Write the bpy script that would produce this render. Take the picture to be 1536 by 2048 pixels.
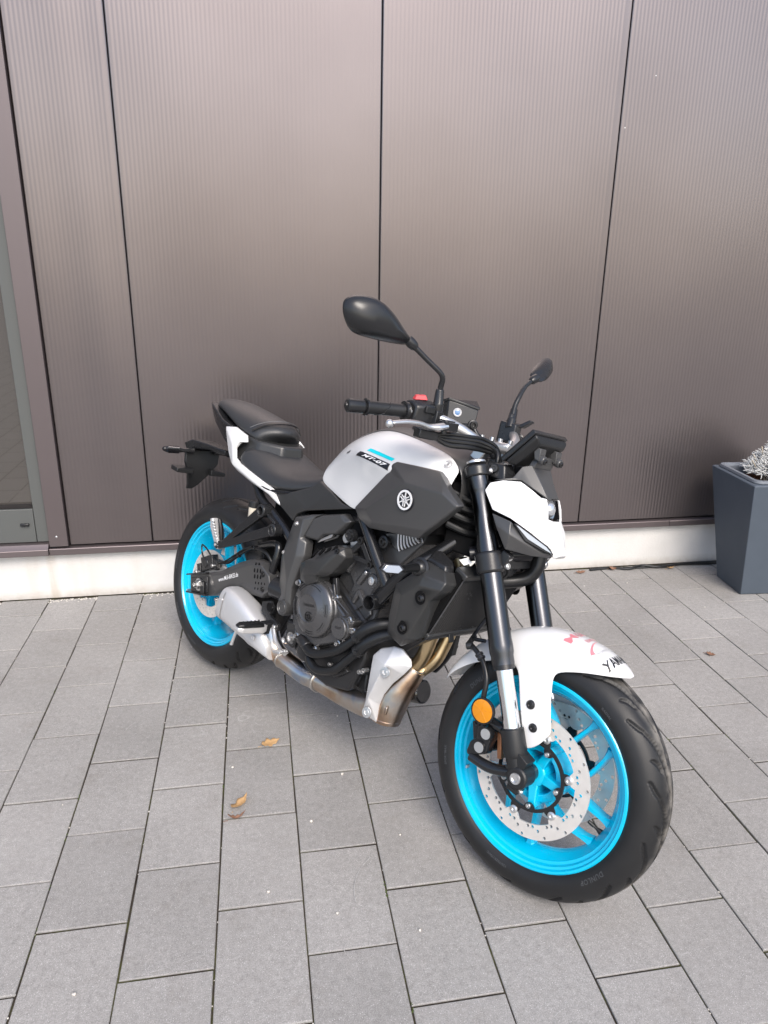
import bpy, bmesh, math, random
import numpy as np
from mathutils import Vector, Matrix, noise
R = math.radians
random.seed(7)
for o in list(bpy.data.objects):
    bpy.data.objects.remove(o)
scene = bpy.context.scene
COL = scene.collection

# ---------------------------------------------------------------- camera
cam_d = bpy.data.cameras.new('camera')
cam = bpy.data.objects.new('camera', cam_d)
COL.objects.link(cam)
PITCH, ROLL, YAW, CAM_H = R(18.7513), R(0.8947), R(10.0533), 1.4373
fw = Vector((math.sin(YAW)*math.cos(PITCH), math.cos(YAW)*math.cos(PITCH), -math.sin(PITCH)))
rt = Vector((math.cos(YAW), -math.sin(YAW), 0))
up = rt.cross(fw)
r2 = rt*math.cos(ROLL) + up*math.sin(ROLL)
u2 = -rt*math.sin(ROLL) + up*math.cos(ROLL)
cam.matrix_world = Matrix(((r2.x, u2.x, -fw.x, 0), (r2.y, u2.y, -fw.y, 0), (r2.z, u2.z, -fw.z, CAM_H), (0, 0, 0, 1)))
cam_d.sensor_fit = 'HORIZONTAL'
cam_d.sensor_width = 36
cam_d.lens = 36*1466.55/1536
cam_d.clip_start = 0.05
cam_d.clip_end = 2000
scene.camera = cam

# ---------------------------------------------------------------- sky, sun, exposure
SUN_EL, SUN_AZ = R(45), R(173)      # azimuth clockwise from +Y (the wall side): behind the camera, to the right
world = bpy.data.worlds.new('World')
scene.world = world
world.use_nodes = True
wn = world.node_tree
wn.nodes.clear()
sky = wn.nodes.new('ShaderNodeTexSky')
sky.sky_type = 'NISHITA'
sky.sun_disc = False
sky.sun_elevation = SUN_EL
sky.sun_rotation = SUN_AZ
sky.air_density = 1.0
sky.dust_density = 2.8
sky.ozone_density = 0.9
bg = wn.nodes.new('ShaderNodeBackground')
bg.inputs['Strength'].default_value = 0.15
wo = wn.nodes.new('ShaderNodeOutputWorld')
wn.links.new(sky.outputs[0], bg.inputs[0])
wn.links.new(bg.outputs[0], wo.inputs[0])
sun_d = bpy.data.lights.new('sun', 'SUN')
sun_d.energy = 1.5
sun_d.angle = R(28)
sun_d.color = (1.0, 0.95, 0.89)
sun = bpy.data.objects.new('sun', sun_d)
COL.objects.link(sun)
sd = Vector((math.sin(SUN_AZ)*math.cos(SUN_EL), math.cos(SUN_AZ)*math.cos(SUN_EL), math.sin(SUN_EL)))
sun.rotation_euler = sd.to_track_quat('Z', 'Y').to_euler()
vs = scene.view_settings
vs.view_transform = 'Standard'
vs.look = 'None'
vs.gamma = 1
vs.exposure = 0.92
vs.use_curve_mapping = False

# ---------------------------------------------------------------- materials
def mat(name, col, rough=.5, metal=0., spec=.5, coat=0., coat_r=.05, var=0., vscale=30., bump=0., bscale=300., rvar=0., trans=0., alpha=1., ior=1.45, detail=3):
    m = bpy.data.materials.new(name)
    m.use_nodes = True
    n, l = m.node_tree.nodes, m.node_tree.links
    b = n['Principled BSDF']
    b.inputs['Base Color'].default_value = (*col, 1)
    b.inputs['Roughness'].default_value = rough
    b.inputs['Metallic'].default_value = metal
    b.inputs['Specular IOR Level'].default_value = spec
    b.inputs['Coat Weight'].default_value = coat
    b.inputs['Coat Roughness'].default_value = coat_r
    b.inputs['Transmission Weight'].default_value = trans
    b.inputs['IOR'].default_value = ior
    tc = n.new('ShaderNodeTexCoord')
    if var or rvar:
        t = n.new('ShaderNodeTexNoise')
        t.inputs['Scale'].default_value = vscale
        t.inputs['Detail'].default_value = detail
        t.inputs['Roughness'].default_value = .6
        l.new(tc.outputs['Object'], t.inputs['Vector'])
        if var:
            mp = n.new('ShaderNodeMapRange')
            mp.inputs['To Min'].default_value = 1-var
            mp.inputs['To Max'].default_value = 1+var
            l.new(t.outputs[0], mp.inputs['Value'])
            mx = n.new('ShaderNodeMix')
            mx.data_type = 'RGBA'
            mx.blend_type = 'MULTIPLY'
            mx.inputs[0].default_value = 1
            mx.inputs[6].default_value = (*col, 1)
            l.new(mp.outputs[0], mx.inputs[7])
            l.new(mx.outputs[2], b.inputs['Base Color'])
        if rvar:
            mp = n.new('ShaderNodeMapRange')
            mp.inputs['To Min'].default_value = max(.02, rough-rvar)
            mp.inputs['To Max'].default_value = min(1, rough+rvar)
            l.new(t.outputs[0], mp.inputs['Value'])
            l.new(mp.outputs[0], b.inputs['Roughness'])
    if bump:
        t2 = n.new('ShaderNodeTexNoise')
        t2.inputs['Scale'].default_value = bscale
        t2.inputs['Detail'].default_value = 2
        l.new(tc.outputs['Object'], t2.inputs['Vector'])
        bp = n.new('ShaderNodeBump')
        bp.inputs['Strength'].default_value = bump
        bp.inputs['Distance'].default_value = .002
        l.new(t2.outputs[0], bp.inputs['Height'])
        l.new(bp.outputs[0], b.inputs['Normal'])
    return m

M = {}
M['plastic'] = mat('black_plastic', (.016, .0165, .018), .26, spec=.5, bump=.06, bscale=1500, rvar=.06, vscale=12)
M['plastic_rough'] = mat('grained_black_plastic', (.012, .0125, .0135), .40, bump=.2, bscale=900, rvar=.05)
M['cover'] = mat('satin_graphite_cover', (.058, .058, .059), .30, metal=.15, spec=.6, rvar=.04, vscale=9)
M['gloss'] = mat('polished_black', (.008, .008, .009), .07, coat=.5)
M['panel_black'] = mat('matte_black_panel', (.030, .0305, .031), .30, spec=.5, bump=.08, bscale=1200, rvar=.04)
M['gloss_black'] = mat('gloss_black', (.010, .010, .012), .20, spec=.4)
M['frame'] = mat('black_frame_paint', (.010, .0105, .012), .26, coat=.3, coat_r=.15)
M['engine'] = mat('graphite_engine_paint', (.120, .120, .124), .26, metal=.7, rvar=.05, vscale=25, bump=.08, bscale=1100)
M['engine_dark'] = mat('dark_engine_paint', (.040, .0405, .043), .30, metal=.6, bump=.1, bscale=900)
M['void'] = mat('near_black_shade', (.004, .004, .0045), .8, spec=.2)  # near-black that paints shade into gaps, holes and inner fill
M['rubber'] = mat('tyre_rubber', (.014, .0142, .015), .45, spec=.40, var=.25, vscale=18, rvar=.10, bump=.12, bscale=700)
M['hose'] = mat('black_hose_rubber', (.009, .0095, .0105), .34, var=.2, vscale=40)
M['seat'] = mat('black_seat_vinyl', (.028, .029, .031), .38, spec=.55, bump=.18, bscale=1300, rvar=.05, vscale=8)
M['white'] = mat('pearl_white_paint', (.68, .682, .68), .20, coat=.7, coat_r=.06)
M['cyan'] = mat('cyan_wheel_paint', (.000, .455, .700), .26, coat=.5, coat_r=.08, rvar=.05, vscale=15)
M['cyan_sticker'] = mat('cyan_sticker', (.0, .60, .68), .3)
M['ink'] = mat('black_print', (.012, .013, .018), .35)
M['ink_white'] = mat('white_print', (.85, .85, .85), .4)
M['ink_red'] = mat('red_print', (.60, .20, .23), .4)
M['ink_grey'] = mat('grey_print', (.45, .45, .46), .5)
M['chrome'] = mat('polished_stanchion', (.72, .72, .73), .14, metal=1, rvar=.04, vscale=20)
M['fork_tube'] = mat('black_anodised_tube', (.070, .072, .078), .25, metal=1, coat=.15, coat_r=.1)
M['alu'] = mat('silver_aluminium', (.66, .66, .66), .34, metal=.9, rvar=.06, vscale=30, bump=.05, bscale=900)
M['alu_matte'] = mat('satin_silver', (.62, .62, .625), .50, metal=.6, rvar=.05, vscale=14, bump=.05, bscale=1200)
M['steel'] = mat('brushed_steel', (.56, .54, .51), .30, metal=1, rvar=.08, vscale=60, var=.1)
M['disc'] = mat('brake_disc_steel', (.80, .765, .72), .36, metal=.6, rvar=.08, vscale=45, var=.10)
M['bolt'] = mat('zinc_bolt', (.62, .62, .62), .30, metal=1)
M['bolt_dark'] = mat('black_bolt', (.05, .05, .052), .35, metal=.8)
M['gold'] = mat('tinted_header_pipe', (.60, .46, .27), .30, metal=1, var=.15, vscale=8, rvar=.06)
M['amber'] = mat('amber_reflector', (.60, .22, .003), .18, coat=.6)
M['lens'] = mat('clear_lens', (.50, .52, .55), .08, spec=.8, metal=.6, coat=1)
M['chrome_lens'] = mat('lamp_reflector', (.30, .315, .33), .16, metal=.8, coat=1)
M['fluid'] = mat('reservoir_plastic', (.62, .56, .46), .35)
M['fluid_blue'] = mat('sight_glass', (.10, .20, .38), .1, coat=1)
M['red'] = mat('red_switch', (.50, .05, .06), .45)
M['emblem'] = mat('bright_emblem', (.78, .78, .79), .3, metal=.25)
M['copper'] = mat('copper_pad', (.45, .20, .10), .4, metal=.6)

def tyre_dust():
    m = M['rubber']
    n, l = m.node_tree.nodes, m.node_tree.links
    b = n['Principled BSDF']
    at = n.new('ShaderNodeAttribute'); at.attribute_name = 'dust'
    tc = n.new('ShaderNodeTexCoord')
    t = n.new('ShaderNodeTexNoise'); t.inputs['Scale'].default_value = 26; t.inputs['Detail'].default_value = 6
    l.new(tc.outputs['Object'], t.inputs['Vector'])
    mr = n.new('ShaderNodeMapRange'); mr.inputs['From Min'].default_value = .35; mr.inputs['From Max'].default_value = .62
    l.new(t.outputs[0], mr.inputs['Value'])
    mu = n.new('ShaderNodeMath'); mu.operation = 'MULTIPLY'
    l.new(mr.outputs[0], mu.inputs[0]); l.new(at.outputs['Fac'], mu.inputs[1])
    mx = n.new('ShaderNodeMix'); mx.data_type = 'RGBA'
    src = b.inputs['Base Color'].links[0].from_socket
    l.new(mu.outputs[0], mx.inputs[0]); l.new(src, mx.inputs[6])
    mx.inputs[7].default_value = (.20, .185, .165, 1)
    l.new(mx.outputs[2], b.inputs['Base Color'])
tyre_dust()

def exhaust_mat():
    m = mat('heat_tinted_steel', (.5, .4, .33), .28, metal=1)
    n, l = m.node_tree.nodes, m.node_tree.links
    b = n['Principled BSDF']
    tc = n.new('ShaderNodeTexCoord')
    t = n.new('ShaderNodeTexNoise')
    t.inputs['Scale'].default_value = 9
    t.inputs['Detail'].default_value = 4
    cr = n.new('ShaderNodeValToRGB')
    e = cr.color_ramp.elements
    e[0].position = .30; e[0].color = (.30, .36, .46, 1)
    e[1].position = .72; e[1].color = (.24, .13, .085, 1)
    x = e.new(.42); x.color = (.52, .48, .44, 1)
    x = e.new(.56); x.color = (.46, .34, .25, 1)
    l.new(tc.outputs['Object'], t.inputs['Vector'])
    l.new(t.outputs[0], cr.inputs[0])
    l.new(cr.outputs[0], b.inputs['Base Color'])
    return m
M['exhaust'] = exhaust_mat()

# ---------------------------------------------------------------- mesh helpers
def prop(o, label=None, cat=None, group=None, kind=None):
    if label: o['label'] = label
    if cat: o['category'] = cat
    if group: o['group'] = group
    if kind: o['kind'] = kind
    return o

def catmull(P, n=6, closed=False):
    P = [Vector(p) for p in P]
    if len(P) < 3: return P
    out = []
    L = len(P)
    rng = range(L) if closed else range(L-1)
    for i in rng:
        if closed:
            a, b, c, d = P[(i-1) % L], P[i], P[(i+1) % L], P[(i+2) % L]
        else:
            a, b, c, d = P[max(i-1, 0)], P[i], P[i+1], P[min(i+2, L-1)]
        for k in range(n):
            t = k/n
            out.append(.5*((2*b) + (c-a)*t + (2*a-5*b+4*c-d)*t*t + (3*b-a-3*c+d)*t*t*t))
    if not closed: out.append(P[-1])
    return out

class MB:
    def __init__(s): s.v, s.f = [], []
    def add(s, v, f):
        k = len(s.v)
        s.v += [tuple(p) for p in v]
        s.f += [tuple(i+k for i in q) for q in f]
        return s
    def tube(s, P, r, seg=12, n=6, cap=True, smooth=True, flat=1.0):
        Q = catmull(P, n) if smooth else [Vector(p) for p in P]
        m = len(Q)
        rr = r if isinstance(r, (list, tuple)) else [r]*len(P)
        rad = [float(np.interp(i/(m-1), np.linspace(0, 1, len(rr)), rr)) for i in range(m)]
        T = [(Q[min(i+1, m-1)]-Q[max(i-1, 0)]).normalized() for i in range(m)]
        a = Vector((0, 0, 1)) if abs(T[0].z) < .9 else Vector((0, 1, 0))
        N = (a - T[0]*a.dot(T[0])).normalized()
        V = []
        for i in range(m):
            N = (N - T[i]*N.dot(T[i])).normalized()
            B = T[i].cross(N)
            for k in range(seg):
                an = 2*math.pi*k/seg
                V.append(Q[i] + (N*math.cos(an)*flat + B*math.sin(an))*rad[i])
        F = [(i*seg+k, i*seg+(k+1) % seg, (i+1)*seg+(k+1) % seg, (i+1)*seg+k) for i in range(m-1) for k in range(seg)]
        if cap:
            F.append(tuple(range(seg))[::-1])
            F.append(tuple((m-1)*seg+k for k in range(seg)))
        return s.add(V, F)
    def lathe(s, prof, c, ax=(0, 1, 0), seg=32, closed=False, a0=0, arc=2*math.pi):
        ax = Vector(ax).normalized()
        a = Vector((1, 0, 0)) if abs(ax.x) < .9 else Vector((0, 0, 1))
        U = (a - ax*a.dot(ax)).normalized()
        W = U.cross(ax)
        c = Vector(c)
        full = abs(arc-2*math.pi) < 1e-6
        ns = seg if full else seg+1
        V = []
        for k in range(ns):
            an = a0 + arc*k/seg
            d = U*math.cos(an) + W*math.sin(an)
            for (r, h) in prof: V.append(c + d*r + ax*h)
        m = len(prof)
        F = []
        for k in range(seg):
            k2 = (k+1) % ns
            for j in range(m if closed else m-1):
                j2 = (j+1) % m
                F.append((k*m+j, k*m+j2, k2*m+j2, k2*m+j))
        if not closed and full:
            if prof[0][0] > 1e-6: F.append(tuple(k*m for k in range(ns)))
            if prof[-1][0] > 1e-6: F.append(tuple(k*m+m-1 for k in range(ns))[::-1])
        return s.add(V, F)
    def cyl(s, a, b, r, seg=16, ch=0.0):
        a, b = Vector(a), Vector(b)
        h = (b-a).length
        ch = min(ch, h*.4)
        pr = [(r-ch, 0), (r, ch), (r, h-ch), (r-ch, h)] if ch else [(r, 0), (r, h)]
        return s.lathe(pr, a, (b-a), seg)
    def box(s, c, d, rot=None, taper=1.0):
        c = Vector(c)
        V = []
        for z in (-1, 1):
            for y in (-1, 1):
                for x in (-1, 1):
                    k = taper if z > 0 else 1
                    p = Vector((x*d[0]/2*k, y*d[1]/2*k, z*d[2]/2))
                    if rot: p = rot @ p
                    V.append(c+p)
        return s.add(V, [(0, 1, 3, 2), (4, 6, 7, 5), (0, 4, 5, 1), (2, 3, 7, 6), (0, 2, 6, 4), (1, 5, 7, 3)])
    def prism(s, poly, y0, y1, inset=0):
        n = len(poly)
        c = Vector((sum(p[0] for p in poly)/n, 0, sum(p[1] for p in poly)/n))
        V = [(p[0], y0, p[1]) for p in poly]
        V += [(p[0]+(c.x-p[0])*inset, y1, p[1]+(c.z-p[1])*inset) for p in poly]
        F = [tuple(range(n)), tuple(range(n, 2*n))[::-1]] + [(i, i+n, (i+1) % n+n, (i+1) % n) for i in range(n)]
        return s.add(V, F)
    def shell(s, V, F, off):
        """faces plus a back side moved by off (vector, or callable giving the vector per vertex) and side walls"""
        V = [Vector(v) for v in V]
        n = len(V)
        O = [v + (Vector(off(v)) if callable(off) else Vector(off)) for v in V]
        E = {}
        for f in F:
            for i in range(len(f)):
                a, b = f[i], f[(i+1) % len(f)]
                k = (min(a, b), max(a, b))
                E[k] = None if k in E else (a, b)
        FF = list(F) + [tuple(i+n for i in f)[::-1] for f in F]
        for e in E.values():
            if e: FF.append((e[1], e[0], e[0]+n, e[1]+n))
        return s.add(V+O, FF)
    def grid(s, rows, thick=None, closed=False):
        m, n = len(rows), len(rows[0])
        V = [p for r in rows for p in r]
        F = [(i*n+j, i*n+(j+1) % n, (i+1)*n+(j+1) % n, (i+1)*n+j) for i in range(m-1) for j in range(n if closed else n-1)]
        if thick is not None: return s.shell(V, F, thick)
        return s.add(V, F)
    def loft(s, secs, cap=True):
        m, n = len(secs), len(secs[0])
        V = [p for r in secs for p in r]
        F = [(i*n+j, i*n+(j+1) % n, (i+1)*n+(j+1) % n, (i+1)*n+j) for i in range(m-1) for j in range(n)]
        if cap: F += [tuple(range(n))[::-1], tuple((m-1)*n+j for j in range(n))]
        return s.add(V, F)
    def mirror(s):
        o = MB()
        o.v = [(p[0], -p[1], p[2]) for p in s.v]
        o.f = [q[::-1] for q in s.f]
        return o

# steering: rotation of the front assembly about the head axis
RAKE = R(24.83)
AX = Vector((-math.sin(RAKE), 0, math.cos(RAKE)))
S0 = Vector((1.395+.090, 0, 0))
STEER = Matrix.Translation(S0) @ Matrix.Rotation(R(4.971), 4, AX) @ Matrix.Translation(-S0)

def build(mb, name, material, parent=None, steer=False, sharp=32, bevel=0., bseg=2, sub=0, crease=None, recalc=True, bang=25):
    me = bpy.data.meshes.new(name)
    V = [tuple(STEER @ Vector(p)) for p in mb.v] if steer else mb.v
    me.from_pydata(V, [], mb.f)
    if recalc:
        bm = bmesh.new()
        bm.from_mesh(me)
        bmesh.ops.remove_doubles(bm, verts=bm.verts, dist=1e-6)
        bmesh.ops.recalc_face_normals(bm, faces=bm.faces)
        bm.to_mesh(me)
        bm.free()
    me.polygons.foreach_set('use_smooth', [True]*len(me.polygons))
    if sharp and not sub:
        me.set_sharp_from_angle(angle=R(sharp))
    o = bpy.data.objects.new(name, me)
    COL.objects.link(o)
    if parent: o.parent = parent
    if material: me.materials.append(M[material] if isinstance(material, str) else material)
    if bevel:
        b = o.modifiers.new('bevel', 'BEVEL')
        b.width = bevel
        b.segments = bseg
        b.limit_method = 'ANGLE'
        b.angle_limit = R(bang)
        b.harden_normals = False
    if sub:
        b = o.modifiers.new('sub', 'SUBSURF')
        b.levels = b.render_levels = sub
    return o

def empty(name, loc=(0, 0, 0), rot=(0, 0, 0)):
    o = bpy.data.objects.new(name, None)
    o.empty_display_size = .1
    COL.objects.link(o)
    o.location = loc
    o.rotation_euler = rot
    return o

def curve_to_geo(cu):
    ob = bpy.data.objects.new('tmp', cu)
    COL.objects.link(ob)
    dg = bpy.context.evaluated_depsgraph_get()
    me = bpy.data.meshes.new_from_object(ob.evaluated_get(dg))
    V = [tuple(v.co) for v in me.vertices]
    F = [tuple(p.vertices) for p in me.polygons]
    bpy.data.objects.remove(ob)
    bpy.data.meshes.remove(me)
    return V, F

def fill2d(loops, thick, bev=0):
    """flat plate with holes from 2d loops -> verts (u, v, w), faces"""
    cu = bpy.data.curves.new('plate', 'CURVE')
    cu.dimensions = '2D'
    cu.fill_mode = 'BOTH'
    cu.extrude = thick/2
    cu.bevel_depth = bev
    cu.bevel_resolution = 0
    for lp in loops:
        sp = cu.splines.new('POLY')
        sp.points.add(len(lp)-1)
        for i, p in enumerate(lp): sp.points[i].co = (p[0], p[1], 0, 1)
        sp.use_cyclic_u = True
    r = curve_to_geo(cu)
    bpy.data.curves.remove(cu)
    return r

def text2d(s, size, shear=0., offset=0., spacing=1., extrude=0.):
    cu = bpy.data.curves.new('txt', 'FONT')
    cu.body = s
    cu.size = size
    cu.shear = shear
    cu.offset = offset
    cu.space_character = spacing
    cu.align_x = 'CENTER'
    cu.align_y = 'CENTER'
    cu.extrude = extrude
    cu.resolution_u = 3
    r = curve_to_geo(cu)
    bpy.data.curves.remove(cu)
    return r

def circ(cx, cy, r, n=16, a0=0.): return [(cx+r*math.cos(a0+2*math.pi*i/n), cy+r*math.sin(a0+2*math.pi*i/n)) for i in range(n)]

def bolt_geo(c, ax, r=.006, h=.005, seg=12):
    return MB().lathe([(0, h*.35), (r*.42, h*.35), (r*.5, h), (r*.85, h), (r, h*.75), (r, -h*.3)], c, ax, seg)

def bolt(c, ax, r, h, parent, material='bolt', steer=False, washer=False):
    mb = bolt_geo(c, ax, r, h)
    if washer: mb.lathe([(0, .0012), (r*1.5, .0012), (r*1.5, -.001)], c, ax, 14)
    return build(mb, 'bolt', material, parent, steer, sharp=40)

# ================================================================ SETTING
WY = 3.166                      # front plane of the wall panels
def nodes_of(m): return m.node_tree.nodes, m.node_tree.links, m.node_tree.nodes['Principled BSDF']

def N(n, typ, **kw):
    x = n.new(typ)
    for k, v in kw.items():
        if k.startswith('i_'): x.inputs[k[2:].replace('_', ' ')].default_value = v
        else: setattr(x, k, v)
    return x

def ramp(n, pts):
    c = n.new('ShaderNodeValToRGB')
    e = c.color_ramp.elements
    e[0].position, e[0].color = pts[0][0], (*pts[0][1], 1)
    e[1].position, e[1].color = pts[-1][0], (*pts[-1][1], 1)
    for p, q in pts[1:-1]:
        x = e.new(p); x.color = (*q, 1)
    return c

def mixc(n, l, a, b, f, mode='MIX'):
    x = n.new('ShaderNodeMix')
    x.data_type = 'RGBA'
    x.blend_type = mode
    for sock, val in ((x.inputs[0], f), (x.inputs[6], a), (x.inputs[7], b)):
        if hasattr(val, 'is_linked') or hasattr(val, 'links'): l.new(val, sock)
        elif isinstance(val, (int, float)): sock.default_value = val
        else: sock.default_value = (*val, 1)
    return x.outputs[2]

# ---- paving stone: grey concrete with fine pale grit, scuffs and dirt
def paver_material():
    m = mat('paving_concrete', (.2, .2, .2), .8, spec=.3)
    n, l, b = nodes_of(m)
    g = N(n, 'ShaderNodeNewGeometry')
    oi = N(n, 'ShaderNodeObjectInfo')
    pos = g.outputs['Position']
    big = N(n, 'ShaderNodeTexNoise', i_Scale=2.2, i_Detail=4.0, i_Roughness=.6)
    l.new(pos, big.inputs['Vector'])
    c0 = ramp(n, [(.30, (.236, .228, .217)), (.70, (.290, .280, .268))])
    l.new(big.outputs[0], c0.inputs[0])
    mr = N(n, 'ShaderNodeMapRange', i_To_Min=.93, i_To_Max=1.07)
    l.new(oi.outputs['Random'], mr.inputs['Value'])
    c = mixc(n, l, c0.outputs[0], mr.outputs[0], 1.0, 'MULTIPLY')
    fine = N(n, 'ShaderNodeTexNoise', i_Scale=420.0, i_Detail=3.0, i_Roughness=.75)
    l.new(pos, fine.inputs['Vector'])
    fr = N(n, 'ShaderNodeMapRange', i_From_Min=.3, i_From_Max=.7, i_To_Min=.70, i_To_Max=1.30)
    l.new(fine.outputs[0], fr.inputs['Value'])
    c = mixc(n, l, c, fr.outputs[0], 1.0, 'MULTIPLY')
    mid = N(n, 'ShaderNodeTexNoise', i_Scale=60.0, i_Detail=8.0, i_Roughness=.78)
    l.new(pos, mid.inputs['Vector'])
    mr2 = N(n, 'ShaderNodeMapRange', i_From_Min=.3, i_From_Max=.7, i_To_Min=.82, i_To_Max=1.18)
    l.new(mid.outputs[0], mr2.inputs['Value'])
    c = mixc(n, l, c, mr2.outputs[0], 1.0, 'MULTIPLY')
    # pale grains of grit
    for sc, th, amt in ((230.0, .17, .55), (95.0, .060, .75), (420.0, .24, .35)):
        v = N(n, 'ShaderNodeTexVoronoi', i_Scale=sc)
        l.new(pos, v.inputs['Vector'])
        th_n = N(n, 'ShaderNodeMath', operation='LESS_THAN')
        th_n.inputs[1].default_value = th
        l.new(v.outputs['Distance'], th_n.inputs[0])
        sel = N(n, 'ShaderNodeSeparateColor')
        l.new(v.outputs['Color'], sel.inputs[0])
        gt = N(n, 'ShaderNodeMath', operation='GREATER_THAN')
        gt.inputs[1].default_value = .62
        l.new(sel.outputs[0], gt.inputs[0])
        mu = N(n, 'ShaderNodeMath', operation='MULTIPLY')
        l.new(th_n.outputs[0], mu.inputs[0]); l.new(gt.outputs[0], mu.inputs[1])
        mu2 = N(n, 'ShaderNodeMath', operation='MULTIPLY')
        mu2.inputs[1].default_value = amt
        l.new(mu.outputs[0], mu2.inputs[0])
        c = mixc(n, l, c, (.70, .69, .675), mu2.outputs[0])
    # hairline pale scuffs
    for seed, sc in ((0.0, 5.5), (7.3, 9.0)):
        w = N(n, 'ShaderNodeTexNoise', noise_dimensions='4D', i_Scale=sc, i_Detail=2.0, i_Distortion=1.6)
        w.inputs['W'].default_value = seed
        l.new(pos, w.inputs['Vector'])
        ab = N(n, 'ShaderNodeMath', operation='SUBTRACT'); ab.inputs[1].default_value = .5
        l.new(w.outputs[0], ab.inputs[0])
        ab2 = N(n, 'ShaderNodeMath', operation='ABSOLUTE'); l.new(ab.outputs[0], ab2.inputs[0])
        lt = N(n, 'ShaderNodeMath', operation='LESS_THAN'); lt.inputs[1].default_value = .003
        l.new(ab2.outputs[0], lt.inputs[0])
        w2 = N(n, 'ShaderNodeTexNoise', noise_dimensions='4D', i_Scale=6.0, i_Detail=2.0)
        w2.inputs['W'].default_value = seed+3
        l.new(pos, w2.inputs['Vector'])
        g2 = N(n, 'ShaderNodeMapRange', i_From_Min=.56, i_From_Max=.68, i_To_Min=0.0, i_To_Max=.22)
        l.new(w2.outputs[0], g2.inputs['Value'])
        mu = N(n, 'ShaderNodeMath', operation='MULTIPLY')
        l.new(lt.outputs[0], mu.inputs[0]); l.new(g2.outputs[0], mu.inputs[1])
        c = mixc(n, l, c, (.54, .53, .52), mu.outputs[0])
    for sc, lo, hi, col, amt, sd in ((1.1, .55, .80, (.17, .162, .152), .45, 1.0), (3.3, .60, .80, (.33, .322, .31), .40, 5.0), (2.0, .62, .74, (.145, .138, .13), .35, 9.0)):
        w = N(n, 'ShaderNodeTexNoise', noise_dimensions='4D', i_Scale=sc, i_Detail=7.0, i_Roughness=.72)
        w.inputs['W'].default_value = sd
        l.new(pos, w.inputs['Vector'])
        g2 = N(n, 'ShaderNodeMapRange', i_From_Min=lo, i_From_Max=hi, i_To_Min=0.0, i_To_Max=amt)
        l.new(w.outputs[0], g2.inputs['Value'])
        c = mixc(n, l, c, col, g2.outputs[0])
    # brownish dirt patches
    d = N(n, 'ShaderNodeTexNoise', i_Scale=7.0, i_Detail=6.0, i_Roughness=.7)
    l.new(pos, d.inputs['Vector'])
    dr = N(n, 'ShaderNodeMapRange', i_From_Min=.56, i_From_Max=.78, i_To_Min=0.0, i_To_Max=.30)
    l.new(d.outputs[0], dr.inputs['Value'])
    c = mixc(n, l, c, (.150, .128, .105), dr.outputs[0])
    l.new(c, b.inputs['Base Color'])
    bp = N(n, 'ShaderNodeBump', i_Strength=.35, i_Distance=.0012)
    l.new(fine.outputs[0], bp.inputs['Height'])
    l.new(bp.outputs[0], b.inputs['Normal'])
    return m

def ground_material():
    m = mat('jointed_paving', (.1, .1, .1), .9, spec=.2)
    n, l, b = nodes_of(m)
    g = N(n, 'ShaderNodeNewGeometry')
    sp = N(n, 'ShaderNodeSeparateXYZ')
    l.new(g.outputs['Position'], sp.inputs[0])
    ax = N(n, 'ShaderNodeMath', operation='ADD'); ax.inputs[1].default_value = .538+20
    ay = N(n, 'ShaderNodeMath', operation='ADD'); ay.inputs[1].default_value = -.165+30
    l.new(sp.outputs['X'], ax.inputs[0]); l.new(sp.outputs['Y'], ay.inputs[0])
    cb = N(n, 'ShaderNodeCombineXYZ')
    l.new(ay.outputs[0], cb.inputs['X']); l.new(ax.outputs[0], cb.inputs['Y'])
    br = N(n, 'ShaderNodeTexBrick', offset=.5, offset_frequency=2)
    br.inputs['Scale'].default_value = 1
    br.inputs['Brick Width'].default_value = .3
    br.inputs['Row Height'].default_value = .2
    br.inputs['Mortar Size'].default_value = .0035
    br.inputs['Mortar Smooth'].default_value = 0
    br.inputs['Color1'].default_value = (.28, .272, .262, 1)
    br.inputs['Color2'].default_value = (.26, .252, .243, 1)
    l.new(cb.outputs[0], br.inputs['Vector'])
    t = N(n, 'ShaderNodeTexNoise', i_Scale=14.0, i_Detail=5.0)
    l.new(g.outputs['Position'], t.inputs['Vector'])
    jr = ramp(n, [(.30, (.030, .026, .022)), (.55, (.055, .046, .036)), (.66, (.060, .062, .028)), (.78, (.12, .105, .085))])
    l.new(t.outputs[0], jr.inputs[0])
    l.new(jr.outputs[0], br.inputs['Mortar'])
    # inside the hand-laid field only the joint filling shows
    l.new(br.outputs['Color'], b.inputs['Base Color'])
    return m

def joint_material():
    m = mat('joint_sand', (.05, .045, .04), .95, spec=.1)
    n, l, b = nodes_of(m)
    g = N(n, 'ShaderNodeNewGeometry')
    t = N(n, 'ShaderNodeTexNoise', i_Scale=11.0, i_Detail=6.0, i_Roughness=.7)
    l.new(g.outputs['Position'], t.inputs['Vector'])
    jr = ramp(n, [(.28, (.020, .017, .014)), (.50, (.046, .039, .031)), (.60, (.052, .054, .020)), (.74, (.14, .122, .098))])
    l.new(t.outputs[0], jr.inputs[0])
    l.new(jr.outputs[0], b.inputs['Base Color'])
    return m

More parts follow.
